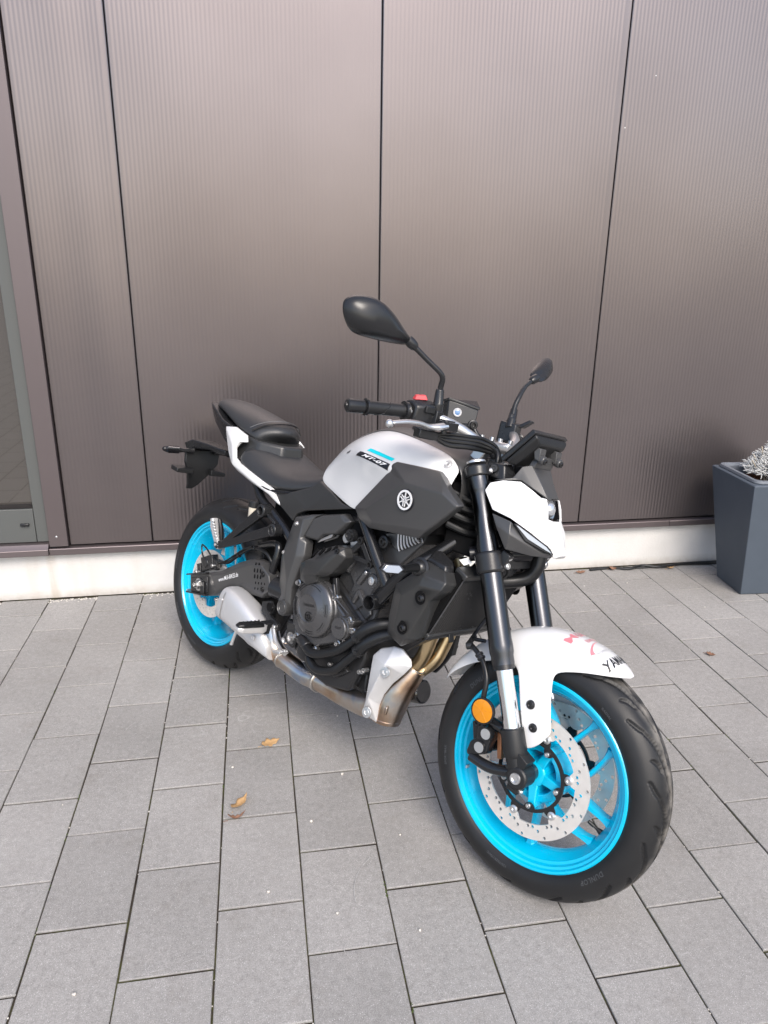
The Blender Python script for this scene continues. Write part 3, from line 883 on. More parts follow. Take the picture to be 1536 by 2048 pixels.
# measured points of the motorcycle (local metres)
K={
 'cov_out':[(0.8629,-0.172,0.9068),(0.8734,-0.174,0.9298),(0.8856,-0.172,0.9381),(0.9566,-0.168,0.9414),(1.0279,-0.168,0.9438),(1.0808,-0.188,0.9134),(1.1373,-0.197,0.8803),(1.0846,-0.196,0.8252),(1.0285,-0.192,0.7714),(0.9247,-0.186,0.7584),(0.8387,-0.18,0.7477),(0.7916,-0.176,0.7602),(0.756,-0.168,0.7836)],
 'cov_in':[(0.9625,-0.208,0.8963),(0.8233,-0.192,0.7949),(0.8593,-0.194,0.7696),(0.9483,-0.202,0.7841),(1.0554,-0.204,0.7991),(1.1315,-0.203,0.8783),(1.0875,-0.209,0.8986)],
 'cov_em':[(0.9745,-0.212,0.856)],
 'tank_bolt':[(1.0291,-0.15,0.9684)],
 'decal_lo':[(0.7144,-0.172,0.9303),(0.8681,-0.178,0.9104)],
 'decal_hi':[(0.7319,-0.166,0.9385),(0.8678,-0.174,0.9261)],
 'cyan':[(0.7435,-0.152,0.9429),(0.7557,-0.148,0.9479),(0.8705,-0.164,0.9413),(0.8662,-0.168,0.9339)],
 'script':[(0.6324,-0.14,0.919),(0.6753,-0.142,0.9341)],
 'under_seat':[(0.3167,-0.128,0.7372),(0.4246,-0.128,0.7534),(0.5005,-0.122,0.7845),(0.5326,-0.112,0.812),(0.6081,-0.135,0.7972)],
 'under_seat2':[(0.6715,-0.142,0.7768),(0.7278,-0.146,0.7736),(0.5216,-0.14,0.7163),(0.479,-0.138,0.6966),(0.4597,-0.135,0.6678),(0.3839,-0.13,0.6945)],
 'tail_o':[(-0.0292,-0.108,0.8851),(0.0358,-0.112,0.8936),(0.1151,-0.118,0.877),(0.1374,-0.128,0.8563),(0.1089,-0.134,0.8506),(0.0979,-0.142,0.8277),(0.1153,-0.148,0.7993),(0.1522,-0.15,0.7846),(0.257,-0.148,0.7619),(0.3349,-0.142,0.7432),(0.3875,-0.13,0.6969),(0.3654,-0.13,0.6995),(0.3089,-0.134,0.721),(0.2315,-0.138,0.7335),(0.1414,-0.142,0.7555),(0.0963,-0.142,0.7738),(0.058,-0.136,0.8039),(0.0145,-0.122,0.842)],
 'subtube':[(0.2069,-0.115,0.7217),(0.2637,-0.118,0.6912),(0.3408,-0.12,0.6637),(0.4344,-0.12,0.6183)],
 'sidecov':[(0.4777,-0.14,0.6868),(0.5565,-0.142,0.7139),(0.6027,-0.142,0.7256),(0.5716,-0.143,0.709),(0.5394,-0.145,0.6403),(0.5554,-0.145,0.6286),(0.5638,-0.15,0.5868),(0.5515,-0.155,0.5385),(0.5397,-0.158,0.4775),(0.5504,-0.158,0.415),(0.5425,-0.158,0.3955),(0.5105,-0.156,0.3796),(0.4895,-0.155,0.3889),(0.4717,-0.152,0.4503),(0.4525,-0.148,0.5493),(0.4662,-0.145,0.6199),(0.4716,-0.142,0.6585)],
 'sidecov_r':[(0.5304,-0.152,0.6942),(0.5352,-0.16,0.6331),(0.4759,-0.16,0.5732),(0.5402,-0.165,0.5801),(0.5235,-0.168,0.4892),(0.529,-0.168,0.4331)],
 'airbox':[(0.5977,-0.135,0.7237),(0.6853,-0.135,0.7491),(0.7205,-0.135,0.7343),(0.6776,-0.138,0.6844),(0.63,-0.142,0.6702),(0.6013,-0.14,0.6436),(0.5334,-0.14,0.6386),(0.5609,-0.138,0.7023)],
 'pivotcap':[(0.5325,-0.172,0.416)],
 'swing_o':[(-0.0811,-0.128,0.3281),(0.0454,-0.13,0.3731),(0.1186,-0.132,0.4019),(0.2142,-0.135,0.4593),(0.28,-0.138,0.492),(0.3149,-0.138,0.5025),(0.3585,-0.138,0.5056),(0.4121,-0.138,0.4812),(0.4328,-0.138,0.4321),(0.3767,-0.136,0.3903),(0.3067,-0.135,0.3806),(0.2424,-0.134,0.3817),(0.1933,-0.133,0.3644),(0.1075,-0.13,0.3081),(0.0683,-0.13,0.2924),(-0.0664,-0.126,0.2638)],
 'swing_in':[(0.0747,-0.142,0.3719),(0.1501,-0.146,0.4007),(0.2563,-0.152,0.4593),(0.3147,-0.155,0.4862),(0.3722,-0.156,0.4975),(0.4155,-0.155,0.4788),(0.4316,-0.154,0.4413),(0.3914,-0.15,0.4103),(0.28,-0.148,0.4084),(0.205,-0.146,0.3814),(0.1248,-0.144,0.3291)],
 'swing_txt':[(0.1264,-0.152,0.3701),(0.2494,-0.155,0.4303)],
 'axle_plate':[(-0.0427,-0.138,0.3318),(0.0364,-0.14,0.3548),(0.0515,-0.14,0.3018),(-0.0329,-0.138,0.2808)],
 'axle_nut':[(0.0084,-0.15,0.3172)],
 'guard_bolt':[(0.385,-0.158,0.4748),(0.3906,-0.155,0.4264)],
 'ppeg':[(0.1046,-0.152,0.4925),(0.1462,-0.152,0.5081),(0.323,-0.152,0.6661),(0.396,-0.152,0.6224),(0.3305,-0.15,0.6681),(0.3959,-0.14,0.5876)],
 'ppegfoot':[(0.0764,-0.17,0.5625),(0.1177,-0.165,0.4771)],
 'reservoir':[(0.2447,-0.13,0.6711),(0.2425,-0.13,0.6242)],
 'rcal':[(-0.0201,-0.085,0.4009),(-0.0605,-0.085,0.3488),(0.0425,-0.085,0.4004)],
 'rhose':[(0.3856,-0.12,0.5241),(0.3245,-0.12,0.5343),(0.2591,-0.115,0.5263),(0.205,-0.11,0.4969),(0.158,-0.105,0.4644),(0.0666,-0.1,0.4322)],
 'fpeg':[(0.4792,-0.285,0.3447),(0.4739,-0.195,0.3359),(0.4743,-0.17,0.3315)],
 'fbrk':[(0.4139,-0.16,0.3948),(0.4523,-0.16,0.4102),(0.471,-0.16,0.3933),(0.4578,-0.155,0.3647),(0.5096,-0.15,0.3533),(0.4983,-0.15,0.3321),(0.4439,-0.16,0.3127),(0.4471,-0.16,0.3527),(0.4155,-0.165,0.3633)],
 'pedal':[(0.4061,-0.24,0.2636),(0.4212,-0.22,0.2973),(0.4437,-0.18,0.3146)],
 'pedal_tip':[(0.5832,-0.19,0.2981)],
 'muf_rear':[(0.252,-0.17,0.3779),(0.1956,-0.18,0.3184),(0.2186,-0.185,0.281),(0.2965,-0.2,0.3748)],
 'muf':[(0.2903,-0.17,0.3818),(0.4362,-0.17,0.341),(0.5,-0.165,0.2767),(0.5043,-0.17,0.249),(0.4317,-0.19,0.2549),(0.3584,-0.195,0.2774)],
 'muf_band':[(0.3154,-0.19,0.3893),(0.259,-0.2,0.2969)],
 'clutch':[(0.6687,-0.205,0.4667),(0.6028,-0.19,0.4422),(0.7009,-0.19,0.3907),(0.7544,-0.19,0.4957),(0.654,-0.19,0.539)],
 'gencap':[(0.8072,-0.192,0.4563)],
 'case_o':[(0.6224,-0.165,0.5274),(0.6676,-0.165,0.5519),(0.728,-0.165,0.5251),(0.8072,-0.165,0.484),(0.8398,-0.16,0.4841),(0.8154,-0.165,0.4338),(0.7855,-0.165,0.3992),(0.6981,-0.165,0.3529),(0.6089,-0.165,0.3588),(0.5822,-0.165,0.3734),(0.5615,-0.165,0.4483),(0.574,-0.165,0.4852)],
 'case_bolt':[(0.7494,-0.17,0.5212),(0.8176,-0.17,0.4807),(0.7893,-0.17,0.4005),(0.8186,-0.17,0.4185),(0.5781,-0.17,0.5104)],
 'hornc':[(0.597,-0.19,0.578),(0.6527,-0.195,0.6106),(0.6573,-0.18,0.6348),(0.7185,-0.175,0.6658),(0.7622,-0.18,0.671),(0.7771,-0.185,0.6477),(0.7396,-0.19,0.5914),(0.7107,-0.19,0.5708),(0.694,-0.2,0.5697),(0.6934,-0.2,0.5504),(0.6513,-0.2,0.5288),(0.6131,-0.195,0.5318)],
 'hornc_in':[(0.6809,-0.21,0.5985),(0.7072,-0.212,0.5972),(0.7561,-0.2,0.6566),(0.7021,-0.21,0.5747),(0.6322,-0.205,0.5659)],
 'wtr':[(0.7528,-0.165,0.7035)],
 'brk3':[(0.7966,-0.15,0.7008),(0.7487,-0.155,0.6459),(0.8481,-0.15,0.6478)],
 'frame_t':[(0.789,-0.148,0.7503),(0.849,-0.15,0.6828),(0.9086,-0.152,0.6216)],
 'frame_b':[(0.9841,-0.15,0.6774),(0.9333,-0.152,0.6224),(0.8862,-0.155,0.556)],
 'cyl_o':[(0.7131,-0.125,0.619),(0.7856,-0.125,0.641),(0.8388,-0.125,0.6422),(0.8805,-0.125,0.6037),(0.8368,-0.125,0.5518),(0.8548,-0.125,0.5053),(0.8171,-0.125,0.4648),(0.7616,-0.125,0.4834),(0.7509,-0.125,0.5225),(0.7671,-0.125,0.5666)],
 'cylbolt':[(0.8402,-0.135,0.5985)],
 'fin_o':[(0.8518,-0.13,0.738),(0.8964,-0.13,0.7502),(0.9666,-0.13,0.759),(0.9779,-0.13,0.7517),(0.909,-0.13,0.7036),(0.8925,-0.13,0.7096)],
 'fbolt':[(0.8703,-0.15,0.718)],
 'sig_s':[(1.0605,-0.26,0.7056),(1.0481,-0.205,0.7029)],
 'sig_l':[(1.04,-0.32,0.7016),(1.0414,-0.31,0.716),(1.0586,-0.275,0.7185),(1.0643,-0.262,0.7069),(1.065,-0.28,0.6966),(1.0468,-0.312,0.6954)],
 'rc_top':[(1.0412,-0.16,0.7202),(1.0302,-0.13,0.7376),(1.0503,-0.12,0.7395),(1.0971,-0.12,0.722),(1.1118,-0.135,0.7105),(1.105,-0.16,0.7113)],
 'rc_o':[(1.0391,-0.165,0.7132),(1.0461,-0.165,0.719),(1.1097,-0.165,0.7102),(1.114,-0.14,0.7096),(1.1296,-0.14,0.6817),(1.118,-0.145,0.658),(1.0902,-0.15,0.6312),(1.0794,-0.155,0.5932),(1.065,-0.158,0.5187)],
 'rc_o2':[(1.0161,-0.165,0.4813),(0.9672,-0.172,0.4999)],
 'rc_o3':[(0.9672,-0.178,0.549),(0.972,-0.182,0.6053),(0.9768,-0.185,0.6378),(1.0259,-0.185,0.6838)],
 'rc_in':[(1.0704,-0.195,0.6909),(1.1313,-0.18,0.6872),(1.1263,-0.188,0.6671),(1.066,-0.2,0.6614),(1.045,-0.2,0.648),(1.0144,-0.2,0.6209),(1.0054,-0.19,0.5216),(1.0426,-0.186,0.5131),(1.087,-0.176,0.6273)],
 'rc_b1':[(1.0766,-0.2,0.6356),(1.0307,-0.192,0.5409)],
 'hose_u':[(0.6419,-0.175,0.343),(0.6724,-0.178,0.3464),(0.7077,-0.178,0.3407),(0.7469,-0.176,0.3562),(0.8007,-0.172,0.3858),(0.8299,-0.165,0.4176),(0.8577,-0.155,0.4502),(0.8743,-0.14,0.4756)],
 'hose_l':[(0.693,-0.17,0.3084),(0.7258,-0.17,0.2988),(0.7595,-0.17,0.3075),(0.7992,-0.168,0.3283),(0.8269,-0.16,0.3631),(0.8674,-0.15,0.416),(0.8808,-0.135,0.432)],
 'pump':[(0.6419,-0.165,0.3463)],
 'hose_c':[(0.8442,-0.15,0.447),(0.8708,-0.14,0.4862),(0.8922,-0.12,0.5034),(0.9003,-0.1,0.512)],
 'hose_d':[(0.8673,-0.145,0.4213),(0.8984,-0.125,0.4613),(0.9139,-0.11,0.4806)],
 'hdr_a':[(0.9983,-0.065,0.5035),(1.015,-0.06,0.4689),(1.0035,-0.06,0.4308),(0.982,-0.065,0.4002)],
 'hdr_b':[(1.0034,0.0,0.4987),(1.0178,0.0,0.4628),(1.0094,-0.01,0.4191),(0.9668,-0.03,0.3697)],
 'coll':[(0.9624,-0.05,0.3823),(0.9524,-0.07,0.3313),(0.9432,-0.08,0.2302)],
 'shield':[(0.9192,-0.13,0.4327),(0.9571,-0.12,0.4521),(0.9839,-0.115,0.454),(1.0149,-0.11,0.4348),(1.0211,-0.11,0.4191),(1.0035,-0.115,0.3904),(0.9745,-0.118,0.3524),(0.954,-0.12,0.3136),(0.947,-0.122,0.2804),(0.9517,-0.125,0.2305),(0.9225,-0.14,0.2418),(0.9101,-0.145,0.2542),(0.9182,-0.15,0.2837),(0.9154,-0.15,0.3656),(0.9097,-0.145,0.4113)],
 'shield_b':[(0.9672,-0.14,0.3879),(0.937,-0.148,0.2608)],
 'mid':[(0.4685,-0.145,0.3049),(0.4835,-0.14,0.2673),(0.5142,-0.13,0.2449),(0.5654,-0.115,0.2308),(0.6127,-0.105,0.2233),(0.6618,-0.1,0.2273),(0.7042,-0.09,0.2281),(0.7723,-0.08,0.2269)],
 'lam':[(0.7232,-0.09,0.2568),(0.7423,-0.09,0.2356)],
 'filter':[(0.9222,-0.02,0.2981),(0.9767,-0.02,0.3164)],
 'stand':[(0.946,0.08,0.3528),(0.978,0.08,0.4415)],
 'sump':[(0.759,-0.09,0.3057),(0.847,-0.08,0.3389),(0.8263,-0.06,0.261),(0.7425,-0.1,0.2778)],
 'cowl':[(1.1257,-0.118,0.9178),(1.132,-0.112,0.9387),(1.1547,-0.095,0.9506),(1.185,-0.062,0.9563),(1.2122,-0.05,0.9431),(1.2436,-0.034,0.9245),(1.2396,-0.036,0.9066),(1.2605,-0.036,0.8849),(1.2649,0.02,0.8831),(1.2677,0.034,0.8738),(1.2993,0.03,0.8065),(1.2963,-0.02,0.7948),(1.2927,-0.036,0.812),(1.2491,-0.075,0.842),(1.215,-0.118,0.8664),(1.1624,-0.124,0.8755)],
 'lens':[(1.2376,-0.026,0.9076),(1.2418,-0.02,0.9213),(1.2475,0.026,0.926),(1.255,0.03,0.905),(1.2552,0.026,0.8841),(1.2549,-0.02,0.8828)],
 'sidel':[(1.1635,-0.124,0.8717),(1.2156,-0.118,0.8644),(1.2183,-0.112,0.8597),(1.2985,-0.034,0.8047),(1.2937,-0.03,0.7965),(1.2622,-0.07,0.7933),(1.2164,-0.118,0.7971),(1.1812,-0.124,0.8451)],
 'drl':[(1.2198,-0.113,0.8612),(1.228,-0.11,0.8612),(1.2863,-0.046,0.8236),(1.3003,-0.034,0.8052),(1.2863,-0.055,0.8103),(1.2472,-0.09,0.8258)],
 'visor':[(1.1327,-0.1,0.9464),(1.1654,-0.07,0.9603),(1.1762,-0.055,0.992),(1.1962,-0.045,1.0005),(1.1876,0.045,0.9957),(1.1998,0.048,0.9881),(1.2402,0.036,0.9431),(1.2485,0.03,0.9287),(1.2424,-0.03,0.9255),(1.2111,-0.048,0.943),(1.1838,-0.06,0.9562)],
 'vbr':[(1.1065,-0.07,0.9817),(1.1332,-0.06,0.9882),(1.1372,-0.05,0.9807)],
 'met_r':[(1.1319,-0.082,1.0041),(1.1972,-0.082,1.082)],
 'met_l':[(1.1978,0.082,1.0821)],
 'met_n':[(1.1539,-0.075,0.9845),(1.2214,-0.075,1.0514),(1.1996,0.07,1.0507),(1.1726,0.06,1.0067)],
 'met_p':[(1.1924,-0.06,1.0362),(1.214,-0.05,1.0282),(1.2027,-0.042,1.0167),(1.2016,0.045,1.0347),(1.2104,0.042,1.0224),(1.198,-0.045,1.0031),(1.1855,0.045,0.9988)],
 'clampT':[(1.0825,-0.105,0.9646)],
 'clampL':[(1.184,-0.105,0.7489)],
 'clbolt':[(1.2419,-0.14,0.7812),(1.249,-0.14,0.7645)],
 'stemcov':[(1.0163,-0.0,0.9929)],
 'mc':[(0.9612,-0.115,1.1078),(0.9768,-0.115,1.1136),(1.0223,-0.075,1.1047),(1.0223,-0.075,1.0642),(1.0116,-0.09,1.0534),(0.9707,-0.115,1.0687),(0.9961,-0.06,1.1273)],
 'mc_w':[(0.987,-0.105,1.0844)],
 'banjo':[(1.0218,-0.085,1.0651)],
 'banjo_h':[(1.0445,-0.08,1.042),(1.0549,-0.06,1.037),(1.0885,-0.05,1.0213),(1.1046,-0.06,1.0005)],
 'bar':[(0.9946,-0.2,1.0658),(1.0306,-0.13,1.045),(1.0525,-0.075,1.021)],
 'risr':[(1.0367,0.045,1.0331),(0.9937,0.045,1.0521)],
 'barL':[(1.0137,0.11,1.0659),(1.0513,0.07,1.0386)],
 'swL':[(0.959,0.15,1.0659),(1.0102,0.16,1.0763)],
 'levR':[(1.0054,-0.375,1.0259),(1.0085,-0.36,1.0317),(1.0138,-0.32,1.04),(1.0159,-0.28,1.0432),(1.0137,-0.245,1.038),(1.0235,-0.22,1.0405),(1.0273,-0.21,1.0425)],
 'levB':[(1.0282,-0.19,1.0498),(1.0326,-0.165,1.0537)],
 'gripR':[(0.8954,-0.395,1.0485),(0.9011,-0.36,1.0511),(0.901,-0.355,1.0518),(0.9391,-0.255,1.0617),(0.9464,-0.245,1.0619)],
 'swR':[(0.9327,-0.245,1.0883),(0.9685,-0.19,1.1021),(0.9792,-0.185,1.0612),(0.9539,-0.235,1.0503)],
 'red':[(0.9401,-0.235,1.0992),(0.9564,-0.21,1.102)],
 'miR_st':[(0.9824,-0.19,1.1494),(0.9821,-0.185,1.1264),(0.9804,-0.175,1.0845)],
 'miR_base':[(0.9815,-0.175,1.0967)],
 'mstk':[(0.9829,-0.185,1.1132),(0.9837,-0.19,1.1363),(0.988,-0.195,1.1518),(0.9856,-0.205,1.1655),(0.9604,-0.24,1.1909),(0.9396,-0.27,1.2153)],
 'mirR':[(0.9274,-0.275,1.2246),(0.9175,-0.3,1.2468),(0.9096,-0.335,1.2718),(0.9042,-0.375,1.2893),(0.895,-0.405,1.2927),(0.8843,-0.43,1.2874),(0.8778,-0.448,1.2728),(0.8788,-0.45,1.2527),(0.8823,-0.44,1.2302),(0.8835,-0.42,1.2132),(0.8902,-0.395,1.2064),(0.9064,-0.345,1.2065),(0.917,-0.305,1.2095),(0.923,-0.28,1.2135)],
 'mstkL':[(0.965,0.185,1.1308),(0.963,0.195,1.1459),(0.9607,0.21,1.1712),(0.9545,0.245,1.2088),(0.9563,0.27,1.2299)],
 'mirL':[(0.9402,0.275,1.2382),(0.9284,0.31,1.2694),(0.9111,0.37,1.3032),(0.9018,0.42,1.3208),(0.9011,0.445,1.3165),(0.9145,0.44,1.2816),(0.9338,0.39,1.2526),(0.9614,0.32,1.2295),(0.9641,0.28,1.2208)],
 'cal_o':[(1.2535,-0.118,0.3747),(1.2619,-0.11,0.3812),(1.2807,-0.115,0.3763),(1.2925,-0.115,0.3673),(1.2986,-0.115,0.3494),(1.2944,-0.115,0.3099),(1.2699,-0.115,0.2957),(1.2433,-0.11,0.2834),(1.238,-0.11,0.2937),(1.243,-0.115,0.3228),(1.258,-0.115,0.3384),(1.2544,-0.115,0.3599)],
 'cal_c':[(1.2818,-0.128,0.3588),(1.2729,-0.128,0.3206)],
 'arm_u':[(1.3271,-0.105,0.3896),(1.3033,-0.1,0.3858),(1.2807,-0.098,0.3874)],
 'arm_l':[(1.37,-0.108,0.3017),(1.3214,-0.11,0.2846),(1.286,-0.11,0.2856),(1.254,-0.11,0.2887)],
 'refl':[(1.2674,-0.125,0.414)],
 'refl_e':[(1.2417,-0.125,0.4083),(1.2932,-0.125,0.4211),(1.2556,-0.125,0.4394),(1.2813,-0.125,0.3889)],
 'cable':[(1.256,-0.12,0.4387),(1.2542,-0.12,0.4751),(1.2385,-0.115,0.4988),(1.214,-0.11,0.5194)],
 'cable2':[(1.2501,-0.115,0.49),(1.2359,-0.112,0.5135),(1.2099,-0.105,0.5289),(1.1845,-0.1,0.5385),(1.159,-0.09,0.5344),(1.2178,-0.08,0.5658)],
 'fend_b':[(1.2955,-0.085,0.5424),(1.3427,-0.088,0.4466),(1.3781,-0.086,0.3698),(1.3849,-0.084,0.3727),(1.4129,-0.078,0.416),(1.4067,-0.08,0.4736),(1.3969,-0.076,0.5402)],
 'fend_bolt':[(1.3613,-0.092,0.4636),(1.3811,-0.092,0.4152)],
 'axlecap':[(1.3964,-0.125,0.3045)],
 'foot':[(1.3311,-0.105,0.3874),(1.3762,-0.105,0.4085),(1.3545,-0.105,0.3433),(1.3918,-0.105,0.3677)],
}

# ================================================================ MOTORCYCLE
# local frame: x forward from the rear contact patch, y to the bike's left, z up; points in metres
bike = prop(empty('motorcycle', (-.18018, 2.50908, .0015), (R(-13.527), 0, R(-56.687))),
            'white and black naked motorcycle with bright cyan wheels leaning on its side stand', 'motorcycle')
def part(mb, name, m, par=None, **kw): return build(mb, name, m, par or bike, **kw)
def V3(p): return Vector(p)

# ---------------------------------------------------------------- wheels
def tyre_geo(prof_half, c, nt, nrep, hw):
    P = catmull([(r, y, 0) for r, y in prof_half], 8)
    half = [(p.x, p.y) for p in P]
    pts = [(r, -y) for r, y in half[::-1]] + half[1:]
    # resample evenly by arc length
    a = np.array(pts)
    s = np.r_[0, np.cumsum(np.hypot(*np.diff(a, axis=0).T))]
    n = 84
    t = np.linspace(0, s[-1], n)
    r = np.interp(t, s, a[:, 0]); y = np.interp(t, s, a[:, 1])
    lat = t - s[-1]/2                       # signed arc distance from the crown
    th = np.linspace(0, 2*np.pi, nt, endpoint=False)
    TH, LA = np.meshgrid(th, lat, indexing='ij')
    Rm = r.max()
    per = 2*np.pi/nrep
    depth = np.zeros_like(TH)
    H = hw
    curves = [[(0, .05*H), (.14, .14*H), (.28, .27*H), (.42, .46*H), (.52, .70*H)],
              [(.20, .42*H), (.27, .56*H), (.31, .76*H)],
              [(.02, .60*H), (.07, .80*H), (.16, 1.0*H)]]
    wid = [.0032, .0024, .0022]
    for side in (1, -1):
        sh = 0 if side == 1 else per/2
        for cv, w in zip(curves, wid):
            cp = catmull([(u*Rm, v, 0) for u, v in cv], 6)
            cp = np.array([(p.x, p.y) for p in cp])
            tt = np.linspace(0, 1, len(cp))
            for k in (-1, 0, 1):
                px = (((TH+sh) % per)+k*per)*Rm
                py = LA*side
                for i in range(len(cp)-1):
                    A, B = cp[i], cp[i+1]
                    d = B-A
                    L2 = d@d
                    u = np.clip(((px-A[0])*d[0]+(py-A[1])*d[1])/L2, 0, 1)
                    dist = np.hypot(px-A[0]-u*d[0], py-A[1]-u*d[1])
                    ww = w*(.35+1.3*np.sin(np.pi*(tt[i]+u/len(cp)))**.6)
                    depth = np.maximum(depth, np.clip((ww+.0012-dist)/.0014, 0, 1)*.0055)
    # moulded rings on the sidewall
    q = np.abs(LA)
    for rr, hh in ((.80, .0009), (.955, .0008)):
        depth = np.maximum(depth, np.clip(1-np.abs(q/(s[-1]/2)-rr)/.008, 0, 1)*hh)
    # normals of the profile
    dr = np.gradient(r); dy = np.gradient(y)
    ln = np.hypot(dr, dy)
    nr, ny = dy/ln, -dr/ln
    sgn = np.where(nr[n//2] > 0, 1, -1)
    nr, ny = nr*sgn, ny*sgn
    RR = r[None, :]-nr[None, :]*depth
    YY = y[None, :]-ny[None, :]*depth
    X = c[0]+RR*np.cos(TH); Z = c[2]+RR*np.sin(TH)
    V = np.stack([X, c[1]+YY, Z], -1).reshape(-1, 3)
    F = []
    for i in range(nt):
        i2 = (i+1) % nt
        for j in range(n-1): F.append((i*n+j, i*n+j+1, i2*n+j+1, i2*n+j))
    mb = MB()
    mb.v = [tuple(map(float, p)) for p in V]
    mb.f = F
    mb.dust = (np.clip(1.15-np.abs(LA)/(hw*.46), 0, 1)*np.clip(1-depth/.004, 0, 1)).reshape(-1)
    return mb, (r, y)

def arc_text(s, size, ang, rad, prof, c, side, shear=.0, offset=.0004, lift=.0006, flip=False):
    """text bent along the sidewall; reads from outside on the given side (-1 = right)"""
    V, F = text2d(s, size, shear, offset, 1.15)
    r, y = prof
    out = []
    h = len(r)//2
    rs_, ys_ = (r[:h], np.abs(y[:h]))
    k = np.argmax(ys_)
    for u, v, w in V:
        if flip: u, v = -u, -v
        rr = rad+v
        yy = float(np.interp(rr, rs_[:h], ys_[:h])) if rs_[0] < rs_[-1] else float(np.interp(rr, rs_[::-1], ys_[::-1]))
        a = ang - u/rad
        out.append((c[0]+rr*math.cos(a), side*(yy+lift), c[2]+rr*math.sin(a)))
    return MB().add(out, F)

def radial_loop(fn, n=180): return [(fn(2*math.pi*i/n)*math.cos(2*math.pi*i/n), fn(2*math.pi*i/n)*math.sin(2*math.pi*i/n)) for i in range(n)]
def bump_at(th, angs, w):
    b = 0
    for a in angs:
        d = abs((th-a+math.pi) % (2*math.pi)-math.pi)
        b = max(b, max(0., 1-(d/w)**2)**.5 if d < w else 0)
    return b

def plate(loops, c, y, thick, bev=0.):
    V, F = fill2d(loops, thick, bev)
    return MB().add([(c[0]+u, y+w, c[2]+v) for u, v, w in V], F)

def rim_geo(c, fy, rb, ph, steer):
    """cast wheel: rim, five pairs of slim spokes, star hub"""
    mb = MB()
    o = [(.2275, fy+.001), (.2278, fy-.003), (.2245, fy-.006), (.219, fy-.0075), (.208, fy-.016), (.198, fy*.45), (.192, 0)]
    loop = o + [(r, -y) for r, y in o[-2::-1]]
    inn = [(.2245, fy+.0034), (.2195, fy+.0034), (.2165, fy-.0025), (.2115, fy-.0035), (.2085, fy-.0120), (.2020, fy-.0125), (.1985, fy-.0190), (.1900, fy*.38), (.1845, fy*.16), (.1838, 0)]
    loop2 = inn + [(r, -y) for r, y in inn[-2::-1]]
    mb.lathe(loop + loop2[::-1], c, (0, 1, 0), 120, closed=True)
    for k in range(5):
        cc = R(ph+72*k)
        for (a_in, a_mid, a_out) in ((R(20), R(12), R(10.3)), (R(-62), R(-30), R(-10.3))):
            P = []
            for r, a, yy in ((.040, a_in, 0), (.112, a_mid, 0), (.188, a_out, 0)):
                P.append(Vector((c[0]+r*math.cos(cc+a), yy, c[2]+r*math.sin(cc+a))))
            Q = catmull(P, 6)
            secs = []
            for i, p in enumerate(Q):
                t = i/(len(Q)-1)
                T = (Q[min(i+1, len(Q)-1)]-Q[max(i-1, 0)]).normalized()
                S = Vector((-T.z, 0, T.x))
                w = .0075-.0015*t+.007*max(0, t-.86)/.14
                d = .021-.006*t
                secs.append([p+S*w*sx+Vector((0, d*sy, 0)) for sx, sy in ((-.6, -1), (.6, -1), (1, -.6), (1, .6), (.6, 1), (-.6, 1), (-1, .6), (-1, -.6))])
            mb.loft(secs)
    return mb

